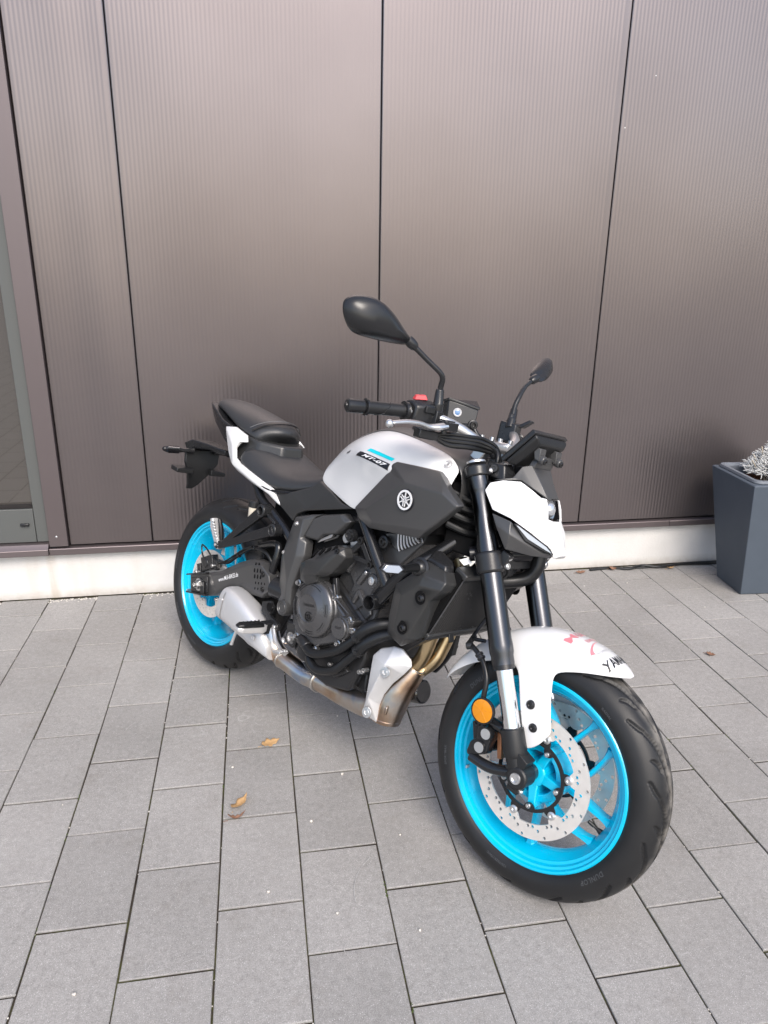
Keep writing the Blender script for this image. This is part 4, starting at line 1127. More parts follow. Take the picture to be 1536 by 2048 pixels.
def front_wheel():
    c = (1.395, 0, .300)
    rim = part(rim_geo(c, .050, .0, 48.4, True), 'front_wheel', 'cyan', steer=True, sharp=24)
    rim['label'] = 'front wheel with cyan cast rim and paired slim spokes'
    ph = [(.300, 0), (.2985, .015), (.2942, .030), (.2855, .0435), (.2725, .0540), (.2590, .0592), (.2460, .0602), (.2340, .0565), (.2240, .0490), (.2170, .0450)]
    g, prof = tyre_geo(ph, c, 900, 13, .060)
    ty = part(g, 'tyre', 'rubber', rim, steer=True, recalc=False, sharp=0)
    ty.data.attributes.new('dust', 'FLOAT', 'POINT').data.foreach_set('value', np.ascontiguousarray(g.dust*.9, dtype=np.float32))
    for s, size, a, rad in (('DUNLOP', .0145, R(-38), .2475), ('DUNLOP', .0145, R(142), .2475)):
        part(arc_text(s, size, a, rad, prof, c, -1, shear=.2), 'lettering', 'rubber_print', ty, steer=True, recalc=False, sharp=0)
    for s, size, a, rad in (('SPORTMAX', .0085, R(196), .2485), ('120/70ZR17M/C', .0075, R(262), .2445), ('RADIAL', .008, R(58), .2475)):
        part(arc_text(s, size, a, rad, prof, c, -1), 'lettering', 'rubber_print', ty, steer=True, recalc=False, sharp=0)
    # hub with five arms
    hb = MB()
    hb.lathe([(.020, -.058), (.030, -.056), (.0335, -.040), (.034, 0), (.0335, .040), (.030, .056), (.020, .058)], c, (0, 1, 0), 40)
    for k in range(5):
        a = R(66.5-72*k)
        d = Vector((math.cos(a), 0, math.sin(a))); s_ = Vector((-math.sin(a), 0, math.cos(a)))
        secs = []
        for r, w, h in ((.022, .013, .056), (.045, .0105, .058), (.066, .010, .060), (.076, .0115, .060), (.081, .006, .058)):
            p = Vector(c)+d*r
            secs.append([p+s_*w+Vector((0, -h, 0)), p-s_*w+Vector((0, -h, 0)), p-s_*w*.9+Vector((0, h, 0)), p+s_*w*.9+Vector((0, h, 0))])
        hb.loft(secs)
    hb.lathe([(.052, -.045), (.070, -.042), (.073, -.025), (.070, .0), (.073, .025), (.070, .042), (.052, .045), (.048, .02), (.048, -.02)], c, (0, 1, 0), 60, closed=True)
    part(hb, 'hub', 'cyan', rim, steer=True, bevel=.0025)
    rb_ang = [R(19.4+60*k) for k in range(6)]
    hb_ang = [R(66.5-72*k) for k in range(5)]
    for side in (-1, 1):
        holes = []
        pat = (.118, .1265, .135, .1415)
        for k in range(30):
            for j in (0, 1):
                a = 2*math.pi*(k+.5*j)/30
                r = pat[(k*2+j) % 4] if k % 2 == 0 else pat[(k*2+j+1) % 4]
                holes.append(circ(r*math.cos(a), r*math.sin(a), .0040, 10))
        inner = radial_loop(lambda t: .1125-.0145*bump_at(t, rb_ang, .16), 216)
        dk = part(plate([circ(0, 0, .1475, 120), inner]+holes, c, side*.068, .0048), 'brake_disc', 'disc', rim, steer=True, sharp=40, recalc=False)
        car = [radial_loop(lambda t: .0855+.0165*bump_at(t, rb_ang, .15), 216),
               radial_loop(lambda t: .0775-.0135*bump_at(t, hb_ang, .17), 216)[::-1]]
        part(plate(car, c, side*.0685, .005), 'disc_carrier', 'frame', dk, steer=True, sharp=40, recalc=False)
        for a in rb_ang:
            p = (c[0]+.098*math.cos(a), side*.0712, c[2]+.098*math.sin(a))
            part(MB().lathe([(.002, .0012), (.0035, .003), (.0055, .0034), (.0095, .0018), (.010, -.001)], p, (0, side, 0), 16), 'rivet', 'alu', dk, steer=True)
        for a in hb_ang:
            p = (c[0]+.071*math.cos(a), side*.0712, c[2]+.071*math.sin(a))
            part(bolt_geo(p, (0, side, 0), .0062, .0055), 'bolt', 'bolt', dk, steer=True)
    # valve
    a = R(-24); p = V3(c)+V3((math.cos(a), 0, math.sin(a)))*.186; d = -V3((math.cos(a), 0, math.sin(a)))
    part(MB().lathe([(.0075, -.004), (.0068, .006), (.0035, .014), (.0032, .022), (.0048, .0225), (.0044, .036), (.003, .038)], p, d+Vector((0, -.25, 0)), 12), 'valve', 'hose', rim, steer=True)
    part(MB().box((c[0]+.196*math.cos(R(203)), -.040, c[2]+.196*math.sin(R(203))), (.004, .012, .008)), 'balance_weight', 'alu', rim, steer=True, bevel=.001)
    return rim

M['rubber_print'] = mat('moulded_tyre_lettering', (.044, .046, .050), .5)
fwheel = front_wheel()

def rear_wheel():
    c = (0, 0, .315)
    rim = part(rim_geo(c, .076, 0, 100, False), 'rear_wheel', 'cyan', sharp=24)
    rim['label'] = 'rear wheel with cyan cast rim behind the swingarm'
    ph = [(.315, 0), (.3132, .020), (.3078, .040), (.2980, .0595), (.2835, .0770), (.2670, .0880), (.2520, .0905), (.2365, .0860), (.2245, .0745), (.2170, .0690)]
    g, prof = tyre_geo(ph, c, 900, 11, .088)
    ty = part(g, 'tyre', 'rubber', rim, recalc=False, sharp=0)
    ty.data.attributes.new('dust', 'FLOAT', 'POINT').data.foreach_set('value', np.ascontiguousarray(g.dust*.25, dtype=np.float32))
    for s, size, a, rad in (('DUNLOP', .0165, R(176), .2500), ('DUNLOP', .0165, R(0), .2500), ('180/55ZR17M/C', .0085, R(255), .2490), ('SPORTMAX', .011, R(222), .2490)):
        part(arc_text(s, size, a, rad, prof, c, -1, shear=.2), 'lettering', 'rubber_print', ty, recalc=False, sharp=0)
    hb = MB().lathe([(.02, -.09), (.032, -.088), (.036, -.05), (.038, 0), (.036, .05), (.032, .088), (.02, .09)], c, (0, 1, 0), 40)
    hb.lathe([(.05, -.03), (.062, -.028), (.064, 0), (.062, .028), (.05, .03)], c, (0, 1, 0), 40, closed=True)
    part(hb, 'hub', 'cyan', rim)
    hol = []
    for k in range(24):
        for j, r in enumerate((.092, .102, .112)):
            a = 2*math.pi*(k+j/3)/24
            hol.append(circ(r*math.cos(a), r*math.sin(a), .0031, 8))
    ra = [R(36+72*k) for k in range(5)]
    inner = radial_loop(lambda t: .084-.02*bump_at(t, ra, .2), 160)
    dk = part(plate([circ(0, 0, .1222, 100), inner]+hol, c, -.090, .0048), 'brake_disc', 'disc', rim, recalc=False, sharp=40)
    for a in ra: part(bolt_geo((.070*math.cos(a), -.0928, .315+.070*math.sin(a)), (0, -1, 0), .006, .005), 'bolt', 'bolt', dk)
    sp = radial_loop(lambda t: .093+.004*math.sin(43*t), 344)
    part(plate([sp, circ(0, 0, .06, 60)], c, .095, .006), 'sprocket', 'bolt_dark', rim, recalc=False)
    part(MB().box((.196*math.cos(R(206)), -.066, .315+.196*math.sin(R(206))), (.004, .016, .011)), 'balance_weight', 'alu', rim, bevel=.001)
    return rim
rwheel = rear_wheel()

# ---------------------------------------------------------------- fork
FD = Vector((.4199, 0, -.9076))        # down along the legs
def fpt(z, y, off=0.):                 # point on the fork centre line at height z (off = forward)
    x = 1.3815 - (z-.3045)*math.tan(RAKE)*.985
    return Vector((x+off, y, z))
for side in (-1, 1):
    y = .105*side
    top, bot = fpt(.962, y), fpt(.532, y)
    L = (bot-top).length
    ax = (bot-top).normalized()
    leg = part(MB().lathe([(0, -.004), (.022, -.004), (.0255, 0), (.0255, .05), (.0243, .055), (.0225, .066), (.0225, .150), (.0275, .190), (.0275, L-.06), (.0290, L-.045), (.0290, L-.028), (.0270, L-.020), (.0270, L), (.020, L+.001)], top, ax, 36), 'fork_leg', 'fork_tube', steer=True, sharp=25)
    b2 = fpt(.392, y)
    part(MB().lathe([(.0205, -.01), (.0205, (b2-bot).length+.03)], bot, ax, 32), 'stanchion', 'chrome', leg, steer=True)
    part(MB().lathe([(.0225, -.001), (.0262, 0), (.0268, .010), (.0225, .012)], bot, ax, 28), 'dust_seal', 'hose', leg, steer=True)
    # axle foot
    ft = MB()
    a0, a1, a2, a3 = fpt(.398, y), fpt(.345, y), fpt(.335, y), fpt(.318, y)
    ft.lathe([(.0215, -.002), (.0275, 0), (.0285, .05), (.0262, .062), (.0245, .064), (.0235, .085), (.021, .10)], a0, ax, 24)
    ft.cyl((1.3885, y-.027*side, .3025), (1.3885, y+.024*side, .3025), .0265, 28, .004)
    ft.box((1.380, y, .330), (.034, .040, .050), Matrix.Rotation(R(25), 3, 'Y'))
    ft.box((1.384, y, .276), (.030, .036, .022), Matrix.Rotation(R(10), 3, 'Y'))
    f = part(ft, 'axle_foot', 'plastic_rough', leg, steer=True, bevel=.003)
    part(MB().lathe([(.0, .001), (.006, .001), (.0085, .003), (.0125, .0032), (.0135, 0)], (1.3885, y+.0245*side, .3025), (0, side, 0), 24), 'axle_cap', 'alu', f, steer=True)
    part(bolt_geo((1.398, y+.003*side, .270), (.9, 0, -.2), .006, .006), 'bolt', 'bolt', f, steer=True)
    # caliper arms and caliper
    cal = MB()
    pt = [(K_[0], K_[2]) for K_ in K['cal_o']]
    cal.prism([(p[0], p[1]) for p in pt], side*.083, side*.113, .06)
    cal.prism([(p[0]+.006, p[1]) for p in pt], side*.036, side*.057, .06)
    cal.box((1.255, side*.07, .335), (.03, .06, .075), Matrix.Rotation(R(-18), 3, 'Y'))
    cb = part(cal, 'brake_caliper', 'frame', steer=True, bevel=.005, bseg=3)
    for q in K['cal_c']:
        p = (q[0], side*.112, q[2])
        part(MB().lathe([(.0, .0035), (.0115, .0035), (.0125, .0045), (.0165, .0045), (.0172, .002), (.0178, -.008)], p, (0, side, 0), 28), 'cylinder_ring', 'frame', cb, steer=True)
        cp = part(MB().lathe([(.0, .0052), (.0128, .0052), (.0135, .003)], p, (0, side, 0), 28), 'caliper_cap', 'alu', cb, steer=True)
    part(MB().box((1.307, side*.069, .335), (.012, .030, .065), Matrix.Rotation(R(-15), 3, 'Y')), 'brake_pad', 'copper', cb, steer=True, bevel=.002)
    part(bolt_geo((1.2525, side*.113, .3745), (0, side, 0), .0075, .005), 'bolt', 'bolt_dark', cb, steer=True)
    am = MB()
    am.tube([(1.345, side*.100, .383), (1.312, side*.100, .384), (1.278, side*.098, .388)], [.016, .013, .012], 14, 4)
    am.tube([(1.378, side*.104, .306), (1.335, side*.106, .290), (1.300, side*.107, .284), (1.252, side*.106, .286)], [.016, .013, .0135, .012], 14, 5)
    part(am, 'caliper_mount', 'frame', leg, steer=True)
ax_mb = MB().cyl((1.3885, -.11, .3025), (1.3885, .11, .3025), .011, 20)
part(ax_mb, 'front_axle', 'steel', steer=True)
part(MB().lathe([(.016, -.081), (.021, -.079), (.021, -.058), (.016, -.056)], (1.3885, 0, .3025), (0, 1, 0), 24).lathe([(.016, .056), (.021, .058), (.021, .079), (.016, .081)], (1.3885, 0, .3025), (0, 1, 0), 24), 'wheel_spacer', 'frame', steer=True)

# clamps
uc = MB()
for s in (-1, 1):
    p = fpt(.955, .105*s)
    uc.cyl(p-FD*.014, p+FD*.014, .0315, 28, .003)
    uc.loft([[Vector((1.072+dx, .09*s, .957+dz)) for dx, dz in ((-.028, .012), (.028, .018), (.034, -.012), (-.022, -.016))],
             [Vector((1.040+dx, .012*s, .965+dz)) for dx, dz in ((-.035, .014), (.035, .02), (.04, -.012), (-.03, -.018))]])
uc.cyl((1.030, 0, .985), (1.045, 0, .945), .026, 24, .003)
upc = part(uc, 'upper_clamp', 'plastic', steer=True, bevel=.003)
for s in (-1, 1):
    p = fpt(.974, .105*s)
    part(MB().lathe([(0, .010), (.012, .0098), (.0165, .007), (.024, .005), (.0245, 0)], p, -FD, 24), 'fork_cap', 'alu', upc, steer=True)
    q = fpt(.960, .105*s)+Vector((.026, .016*s*-1, .004))
    part(bolt_geo(q, (.85, -.3*s*-1*-1, .1), .0075, .007), 'bolt', 'bolt', upc, steer=True)
lc = MB()
for s in (-1, 1):
    p = fpt(.752, .105*s)
    lc.cyl(p-FD*.026, p+FD*.026, .0345, 28, .004)
    lc.box(p+Vector((.030, -.010*s, .012)), (.026, .022, .050), Matrix.Rotation(R(24.8), 3, 'Y'))
lc.loft([[Vector((1.170+dx, .09*s, .752+dz)) for dx, dz in ((-.03, .018), (.03, .025), (.035, -.012), (-.02, -.022))] for s in (-1, -.3, .3, 1)])
low = part(lc, 'lower_clamp', 'plastic', steer=True, bevel=.003)
for s in (-1, 1):
    for dz in (.024, .003):
        q = fpt(.752, .105*s)+Vector((.0425, -.010*s, dz))
        part(bolt_geo(q, (1, -.12*s*-1, .15), .0078, .006), 'bolt', 'alu', low, steer=True)
part(MB().cyl((1.032, 0, .945), (1.150, 0, .725), .034, 24, .004), 'steering_head', 'frame')

# ---------------------------------------------------------------- front fender
def fender():
    c = Vector((1.395, 0, .300))
    angs = [63.5, 64.5, 66.5, 70, 76, 84, 91, 98, 105, 112, 122, 134, 146, 156, 161]
    re_ = [.3265, .3235, .316, .305, .290, .268, .252, .247, .250, .256, .268, .284, .302, .318, .324]
    ro = [.3275, .3285, .330, .333, .336, .338, .339, .340, .340, .340, .337, .334, .333, .332, .331]
    wd = [.10, .27, .45, .66, .85, .97, 1, 1, 1, 1, .98, .95, .88, .68, .42]
    rows = []
    for a, e, r, w in zip(angs, re_, ro, wd):
        d = Vector((math.cos(R(a)), 0, math.sin(R(a))))
        pr = []
        for t, y in ((0, 0), (.02, .024), (.10, .045), (.32, .062), (.66, .0715), (1, .0765)):
            pr.append((r+(e-r)*t, y*w))
        row = [c+d*q[0]+Vector((0, -q[1], 0)) for q in pr[::-1]] + [c+d*q[0]+Vector((0, q[1], 0)) for q in pr[1:]]
        rows.append(row)
    n = len(rows[0])
    V = [p for r in rows for p in r]
    F = [(i*n+j, i*n+j+1, (i+1)*n+j+1, (i+1)*n+j) for i in range(len(rows)-1) for j in range(n-1)]
    # the fork flaps grow out of the side edge between columns 6 and 9
    for s, j in ((-1, 0), (1, n-1)):
        cols = [6, 7, 8, 9]
        prev = [i*n+j for i in cols]
        for lev, t in enumerate((.25, .5, .75, .94, 1.0)):
            tgt = [(1.426, .421), (1.412, .394), (1.396, .372), (1.371, .357)]
            cur = []
            for q, i in enumerate(cols):
                p0 = rows[i][j]
                b = Vector((tgt[q][0], s*.084, tgt[q][1]))
                p = p0.lerp(b, t)
                # keep the front edge straight and the rear edge along the fork
                p.y = s*(.0765+.012*min(1, t*2))
                if q == 0: p.x = p0.x+(b.x-p0.x)*t; 
                cur.append(len(V)); V.append(p)
            for q in range(3):
                f = (prev[q], prev[q+1], cur[q+1], cur[q])
                F.append(f if s < 0 else f[::-1])
            prev = cur
    def off(v):
        d = Vector((v.x-c.x, v.y*.8, v.z-c.z)); 
        if abs(v.y) > .07: return Vector((0, -.004*(1 if v.y > 0 else -1), 0))
        return -d.normalized()*.0035
    return MB().shell(V, F, off)
M['white_fender'] = M['white']
fend = part(fender(), 'front_fender', 'white', steer=True, sub=2)
for q in K['fend_bolt']:
    for s in (-1, 1):
        part(MB().lathe([(.003, .001), (.0045, .003), (.0075, .0028), (.0085, .001), (.0105, .0005), (.0115, -.006)], (q[0], s*.0895, q[2]), (0, s, 0), 18), 'bolt', 'bolt_dark', fend, steer=True)

def fender_pt(a, y, lift=.0012):
    c = Vector((1.395, 0, .300))
    d = Vector((math.cos(a), 0, math.sin(a)))
    r = float(np.interp(math.degrees(a), [66, 70, 76, 84, 91, 105, 122, 134], [.3285, .332, .335, .337, .338, .339, .336, .333]))
    w = float(np.interp(math.degrees(a), [63.5, 66.5, 70, 76, 84, 91], [.10, .45, .66, .85, .97, 1]))
    drop = float(np.interp(abs(y)/max(w, .01), [0, .024, .045, .062], [0, .0018, .010, .030]))
    return c+d*(r-drop+lift)+Vector((0, y, 0))
bpy.context.view_layer.update()
_fdg = bpy.context.evaluated_depsgraph_get()
_fev = fend.evaluated_get(_fdg)
S3 = STEER.to_3x3()
def fender_hit(a, y, lift=.0012):     # point on the real fender skin
    p = STEER @ fender_pt(a, y, 0)
    d = (S3 @ Vector((math.cos(a), max(-1, min(1, y/.05)), math.sin(a)))).normalized()
    ok, hit, nn_, _ = _fev.ray_cast(p+d*.06, -d)
    if not ok: return p+d*lift
    if nn_.dot(d) < 0: nn_ = -nn_
    return hit+nn_*lift
def fender_text(s, cap, width, a0, y0, m, offset=.0003):
    """print centred at (a0, y0): cap height along the fender, width across it"""
    V, F = text2d(s, 1.0, 0, offset/cap*.7)
    lo, hi = min(v[0] for v in V), max(v[0] for v in V)
    b0, b1 = min(v[1] for v in V), max(v[1] for v in V)
    out = [fender_hit(R(a0)+((v-(b0+b1)/2)/(b1-b0)*cap)/.335, y0+(u-(lo+hi)/2)/(hi-lo)*width) for u, v, w in V]
    return part(MB().add(out, F), 'lettering', m, fend, recalc=False, sharp=0)
fender_text('YAMAHA', .024, .088, 71.8, 0, 'ink', offset=.0004)
fender_text('Müli', .022, .080, 90.4, -.008, 'ink_red', offset=.0002)
fender_text('BIKES', .011, .046, 85.0, .004, 'ink_red', offset=0)
fender_text('PROFESSIONAL', .0070, .084, 77.6, .0, 'ink_grey', offset=0)
ar = MB()
P1 = [fender_hit(R(79+4.0*math.sin(math.pi*t/2)), -.046+.060*(1-math.cos(math.pi*t/2)), .0014) for t in np.linspace(0, 1, 16)]
P2 = [fender_hit(R(79+4.0*math.sin(math.pi*t/2)-(.6*(1-t))-.15), -.046+.060*(1-math.cos(math.pi*t/2))+.0055*(1-t)+.0008, .0014) for t in np.linspace(0, 1, 16)]
ar.grid([P1, P2])
part(ar, 'swoosh', 'ink_red', fend, recalc=False)

# ---------------------------------------------------------------- reflector, brake line
rf = part(MB().lathe([(0, -.006), (.030, -.006), (.0312, -.003), (.0312, .004), (.029, .005), (.0285, .003)], (1.2674, -.128, .414), (0, -1, 0), 36), 'reflector', 'plastic', steer=True)
rl = MB()
rl.lathe([(0, .0062), (.012, .0060), (.0275, .0040)], (1.2674, -.128, .414), (0, -1, 0), 36)
part(rl, 'reflector_lens', 'amber', rf, steer=True)
for a in (20, 92, 164, 236, 308):
    d = Vector((math.cos(R(a)), 0, math.sin(R(a))))
    part(MB().tube([Vector((1.2674, -.1344, .414)), Vector((1.2674, -.1326, .414))+d*.0265], .0008, 5, 1), 'lens_rib', 'amber', rf, steer=True)
part(MB().box((1.268, -.116, .395), (.018, .014, .03)), 'reflector_bracket', 'frame', rf, steer=True, bevel=.003)
part(MB().tube([(1.254, -.112, .392), (1.256, -.121, .4387), (1.2542, -.120, .4751), (1.2450, -.116, .498), (1.2250, -.110, .5205), (1.2000, -.103, .533), (1.1845, -.099, .5385), (1.1700, -.090, .540)], .0062, 12, 8), 'brake_hose', 'hose', steer=True)
part(MB().lathe([(.008, 0), (.0105, .002), (.0105, .006), (.0085, .007), (.0085, .010), (.0105, .011), (.0105, .016), (.008, .018)], (1.222, -.109, .5225), (-.75, .1, .5), 16).cyl((1.168, -.094, .541), (1.158, -.060, .553), .007, 10).cyl((1.178, -.093, .540), (1.165, -.100, .534), .0095, 12, .002), 'hose_clamp', 'plastic', steer=True)
part(MB().tube([(1.205, -.085, .560), (1.17, -.08, .553), (1.152, -.05, .556), (1.16, .0, .62)], .005, 8, 6), 'hose_bracket', 'frame', steer=True)
part(MB().tube([(1.16, .10, .56), (1.175, .098, .54), (1.20, .105, .52), (1.245, .118, .49), (1.256, .120, .43), (1.254, .112, .392)], .0062, 12, 8), 'brake_hose', 'hose', steer=True)

# ---------------------------------------------------------------- headlight nose
def toward(c, t):
    c = Vector(c)
    return lambda v: (c-Vector(v)).normalized()*t
cw = K['cowl']
A_, B_, C_, D_, E_, F_, G_, H_ = [Vector(p) for p in cw[:8]]
L_, M_, N_, O_ = [Vector(p)+Vector((0, 0, .003)) for p in cw[12:16]]
J_ = Vector((1.3085, -.014, .8045)); P_ = Vector((1.2995, -.028, .796)); I_ = Vector((1.2715, -.020, .8800)); Q_ = Vector((1.297, -.010, .794))
T_ = Vector((1.283, -.034, .855))
half = [A_, B_, C_, D_, E_, F_, G_, H_, L_, M_, N_, O_, J_, P_, I_, Q_, T_]
hf = [(0, 1, 2, 10, 11), (2, 3, 9, 10), (3, 4, 16, 9), (4, 5, 6, 7, 16), (9, 16, 8), (7, 14, 16), (14, 12, 13, 8, 16), (12, 15, 13)]
V = half + [Vector((p.x, -p.y, p.z)) for p in half]
n = len(half)
Fc = hf + [tuple(i+n for i in f)[::-1] for f in hf] + [(14, 14+n, 12+n, 12), (12, 12+n, 15+n, 15)]
cowl_mb = MB().shell(V, Fc, toward((1.12, 0, .87), .006))
for s in (-1, 1):      # raised white cheeks either side of the lamp opening
    cowl_mb.loft([[Vector((1.2665, s*.0335, .8790)), Vector((1.2590, s*.0470, .8770)), Vector((1.2450, s*.0470, .8800)), Vector((1.2500, s*.0335, .8800))],
                  [Vector((1.2580, s*.0325, .9080)), Vector((1.2500, s*.0450, .9080)), Vector((1.2350, s*.0450, .9080)), Vector((1.2400, s*.0325, .9080))],
                  [Vector((1.2480, s*.0320, .9290)), Vector((1.2400, s*.0415, .9290)), Vector((1.2280, s*.0415, .9290)), Vector((1.2320, s*.0320, .9290))]])
cowl = part(cowl_mb, 'headlight_cowl', 'white', steer=True, bevel=.0035, bseg=3, bang=15)
# dark backing behind the cowl
bk = MB()
bk.loft([[(1.12, -.10, .83), (1.12, .10, .83), (1.12, .10, .94), (1.12, -.10, .94)], [(1.20, -.07, .825), (1.20, .07, .825), (1.20, .042, .930), (1.20, -.042, .930)], [(1.25, -.03, .825), (1.25, .03, .825), (1.232, .024, .915), (1.232, -.024, .915)]])
part(bk, 'lamp_body', 'void', cowl, steer=True)
hs = MB().loft([[(1.2475, -.031, .884), (1.2475, .031, .884), (1.238, .030, .927), (1.238, -.030, .927)], [(1.2600, -.032, .8835), (1.2600, .032, .8835), (1.2450, .030, .9260), (1.2450, -.030, .9260)]], cap=False)
part(hs, 'lamp_surround', 'gloss_black', cowl, steer=True)
le = MB().lathe([(.019, -.010), (.0195, 0), (.018, .006), (.0135, .0115), (.007, .0142), (0, .015)], (1.2440, -.004, .9035), (.96, 0, .27), 28)
part(le, 'headlight_lens', 'lens', cowl, steer=True)
part(MB().lathe([(.0265, -.004), (.0265, .003), (.0195, .001), (.0195, -.004)], (1.2440, -.004, .9035), (.96, 0, .27), 28), 'lens_ring', 'chrome_lens', cowl, steer=True)
for s in (-1, 1):
    sp = [Vector((p[0], abs(p[1])*s*1.0, p[2])) for p in K['sidel']]
    sp = [p+Vector((.002, s*.003, -.001)) for p in sp] if s < 0 else [p+Vector((-.010, -.004, 0)) for p in sp]
    a, b, b2, t1, t2, u, w, x = sp
    ridge1 = (a.lerp(x, .45)+Vector((.0, 0, 0))); 
    r1 = Vector((1.2250 if s < 0 else 1.213, s*.128, .835)); r2_ = Vector((1.283 if s < 0 else 1.268, s*.060, .803))
    VV = [a, b, b2, t1, t2, u, w, x, r1, r2_]
    ff = [(0, 1, 8, 7), (1, 2, 8), (2, 3, 9, 8), (3, 4, 9), (4, 5, 9), (5, 6, 8, 9), (6, 7, 8)]
    o = part(MB().shell(VV, ff, toward((1.15, 0, .84), .008)), 'lamp_side_panel', 'cover', cowl, steer=True, bevel=.002, bang=10)
    d = [Vector((p[0], abs(p[1])*s, p[2])) for p in K['drl']]
    d = [p+Vector((.006, s*.009, .0005)) for p in d] if s < 0 else [p+Vector((-.006, .003, .0005)) for p in d]
    part(MB().shell(d, [tuple(range(6))], toward((1.15, 0, .84), .010)), 'light_surround', 'gloss_black', cowl, steer=True, bevel=.001)
    cc = sum(d, Vector())/6
    d2 = [Vector((cc.x+(p.x-cc.x)*.90, cc.y+(p.y-cc.y)*.90, cc.z+(p.z-cc.z)*.90)) for p in d]
    d2 = [p+((cc.lerp(q_, .5))-p)*.0 for p, q_ in zip(d2, d2)]
    mid_l = (d[0]+d[3])/2
    ax_l = (d[3]-d[0]).normalized()
    d2 = [p-(p-mid_l-ax_l*(p-mid_l).dot(ax_l))*.38+Vector((.0012, s*.0016, .0002)) for p in d2]
    part(MB().shell(d2, [tuple(range(6))], toward((1.15, 0, .84), .004)), 'running_light', 'chrome_lens', cowl, steer=True, bevel=.0008)
# visor / dash support: faceted wedge above the lamp
vz = [Vector(p) for p in K['visor']]
vr = [(1.130, -.100, .9455), (1.1654, -.070, .9615), (1.1762, -.058, .992), (1.1950, -.046, 1.0005), (1.2485, -.030, .9287), (1.2111, -.046, .9450), (1.1838, -.060, .9585)]
VV = [Vector(p) for p in vr]
VV += [Vector((p.x, -p.y, p.z)) for p in VV]
v1, v2 = Vector((1.192, -.018, 1.003)), Vector((1.249, -.014, .930))
VV += [v1, v2, Vector((v1.x, .018, v1.z)), Vector((v2.x, .014, v2.z)), Vector((1.222, -.0335, .963)), Vector((1.222, .0335, .963))]
ff = [(0, 1, 6), (1, 2, 5, 6), (2, 3, 18, 5), (18, 4, 5), (3, 14, 18), (14, 15, 4, 18)]
ff += [tuple({i: (i+7 if i < 7 else {14: 16, 15: 17, 18: 19}[i]) for i in f}[i] for i in f)[::-1] for f in ff]
ff += [(14, 16, 17, 15)]
part(MB().shell(VV, ff, toward((1.14, 0, .93), .006)), 'visor', 'cover', steer=True, bevel=.0025, bang=10)
vb = MB()
for s in (-1, 1):
    vb.loft([[(1.085, s*.075, .985), (1.085, s*.045, .99), (1.10, s*.045, .955), (1.10, s*.078, .95)], [(1.135, s*.070, .985), (1.140, s*.040, .99), (1.15, s*.042, .950), (1.145, s*.074, .945)], [(1.152, s*.050, .955), (1.156, s*.035, .96), (1.160, s*.035, .940), (1.155, s*.050, .935)]])
br_ = part(vb, 'visor_bracket', 'plastic', steer=True, bevel=.004)
for s in (-1, 1):
    part(bolt_geo((1.112, s*.0775, .972), (.45, s*.9, 0), .010, .006), 'bolt', 'bolt_dark', br_, steer=True, sharp=40)

# ---------------------------------------------------------------- display
ds = MB()
Rr, Fr = Vector((1.128, 0, 1.000)), Vector((1.1972, 0, 1.0825))      # rear-lower and front-upper edge of the slab
uu = (Fr-Rr).normalized(); nn = Vector((uu.z, 0, -uu.x))            # nn: away from the rider, forward-down
def dsq(t, w, dn, k=.0): return [Rr+uu*k+nn*dn+Vector((0, -w, 0)), Rr+uu*k+nn*dn+Vector((0, w, 0)), Fr-uu*k+nn*dn+Vector((0, w, 0)), Fr-uu*k+nn*dn+Vector((0, -w, 0))]
disp = part(MB().loft([dsq(0, .080, -.004, .002), dsq(0, .083, .0), dsq(0, .083, .009), dsq(0, .081, .010)]), 'instrument_display', 'plastic', steer=True, bevel=.003)
part(MB().loft([dsq(0, .078, .0102, .004), dsq(0, .076, .020, .006), dsq(0, .062, .032, .014)]), 'display_back', 'plastic_rough', disp, steer=True, bevel=.003)
part(MB().loft([dsq(0, .074, -.0046, .008), dsq(0, .074, -.0041, .008)]), 'screen', 'gloss_black', disp, steer=True)
mk = MB()
for s in (-1, 1):
    c0 = Vector((1.205, s*.041, 1.020))
    mk.loft([[c0+Vector((-.012, -.016, .026)), c0+Vector((-.012, .016, .026)), c0+Vector((-.004, .014, -.004)), c0+Vector((-.004, -.014, -.004))],
             [c0+Vector((.008, -.014, .022)), c0+Vector((.008, .014, .022)), c0+Vector((.010, .012, -.008)), c0+Vector((.010, -.012, -.008))]])
    mk.cyl(c0+Vector((.004, 0, -.002)), c0+Vector((.018, 0, -.006)), .0115, 16, .002)
mk.box((1.198, 0, 1.014), (.014, .075, .018))
mk.loft([[(1.185, -.045, .994), (1.185, .045, .994), (1.20, .045, .994), (1.20, -.045, .994)], [(1.190, -.042, 1.012), (1.190, .042, 1.012), (1.206, .042, 1.012), (1.206, -.042, 1.012)]])
dm = part(mk, 'display_mount', 'cover', steer=True, bevel=.002)
for s in (-1, 1): part(bolt_geo((1.223, s*.041, 1.0135), (1, 0, -.28), .0075, .004), 'bolt', 'bolt_dark', dm, steer=True)

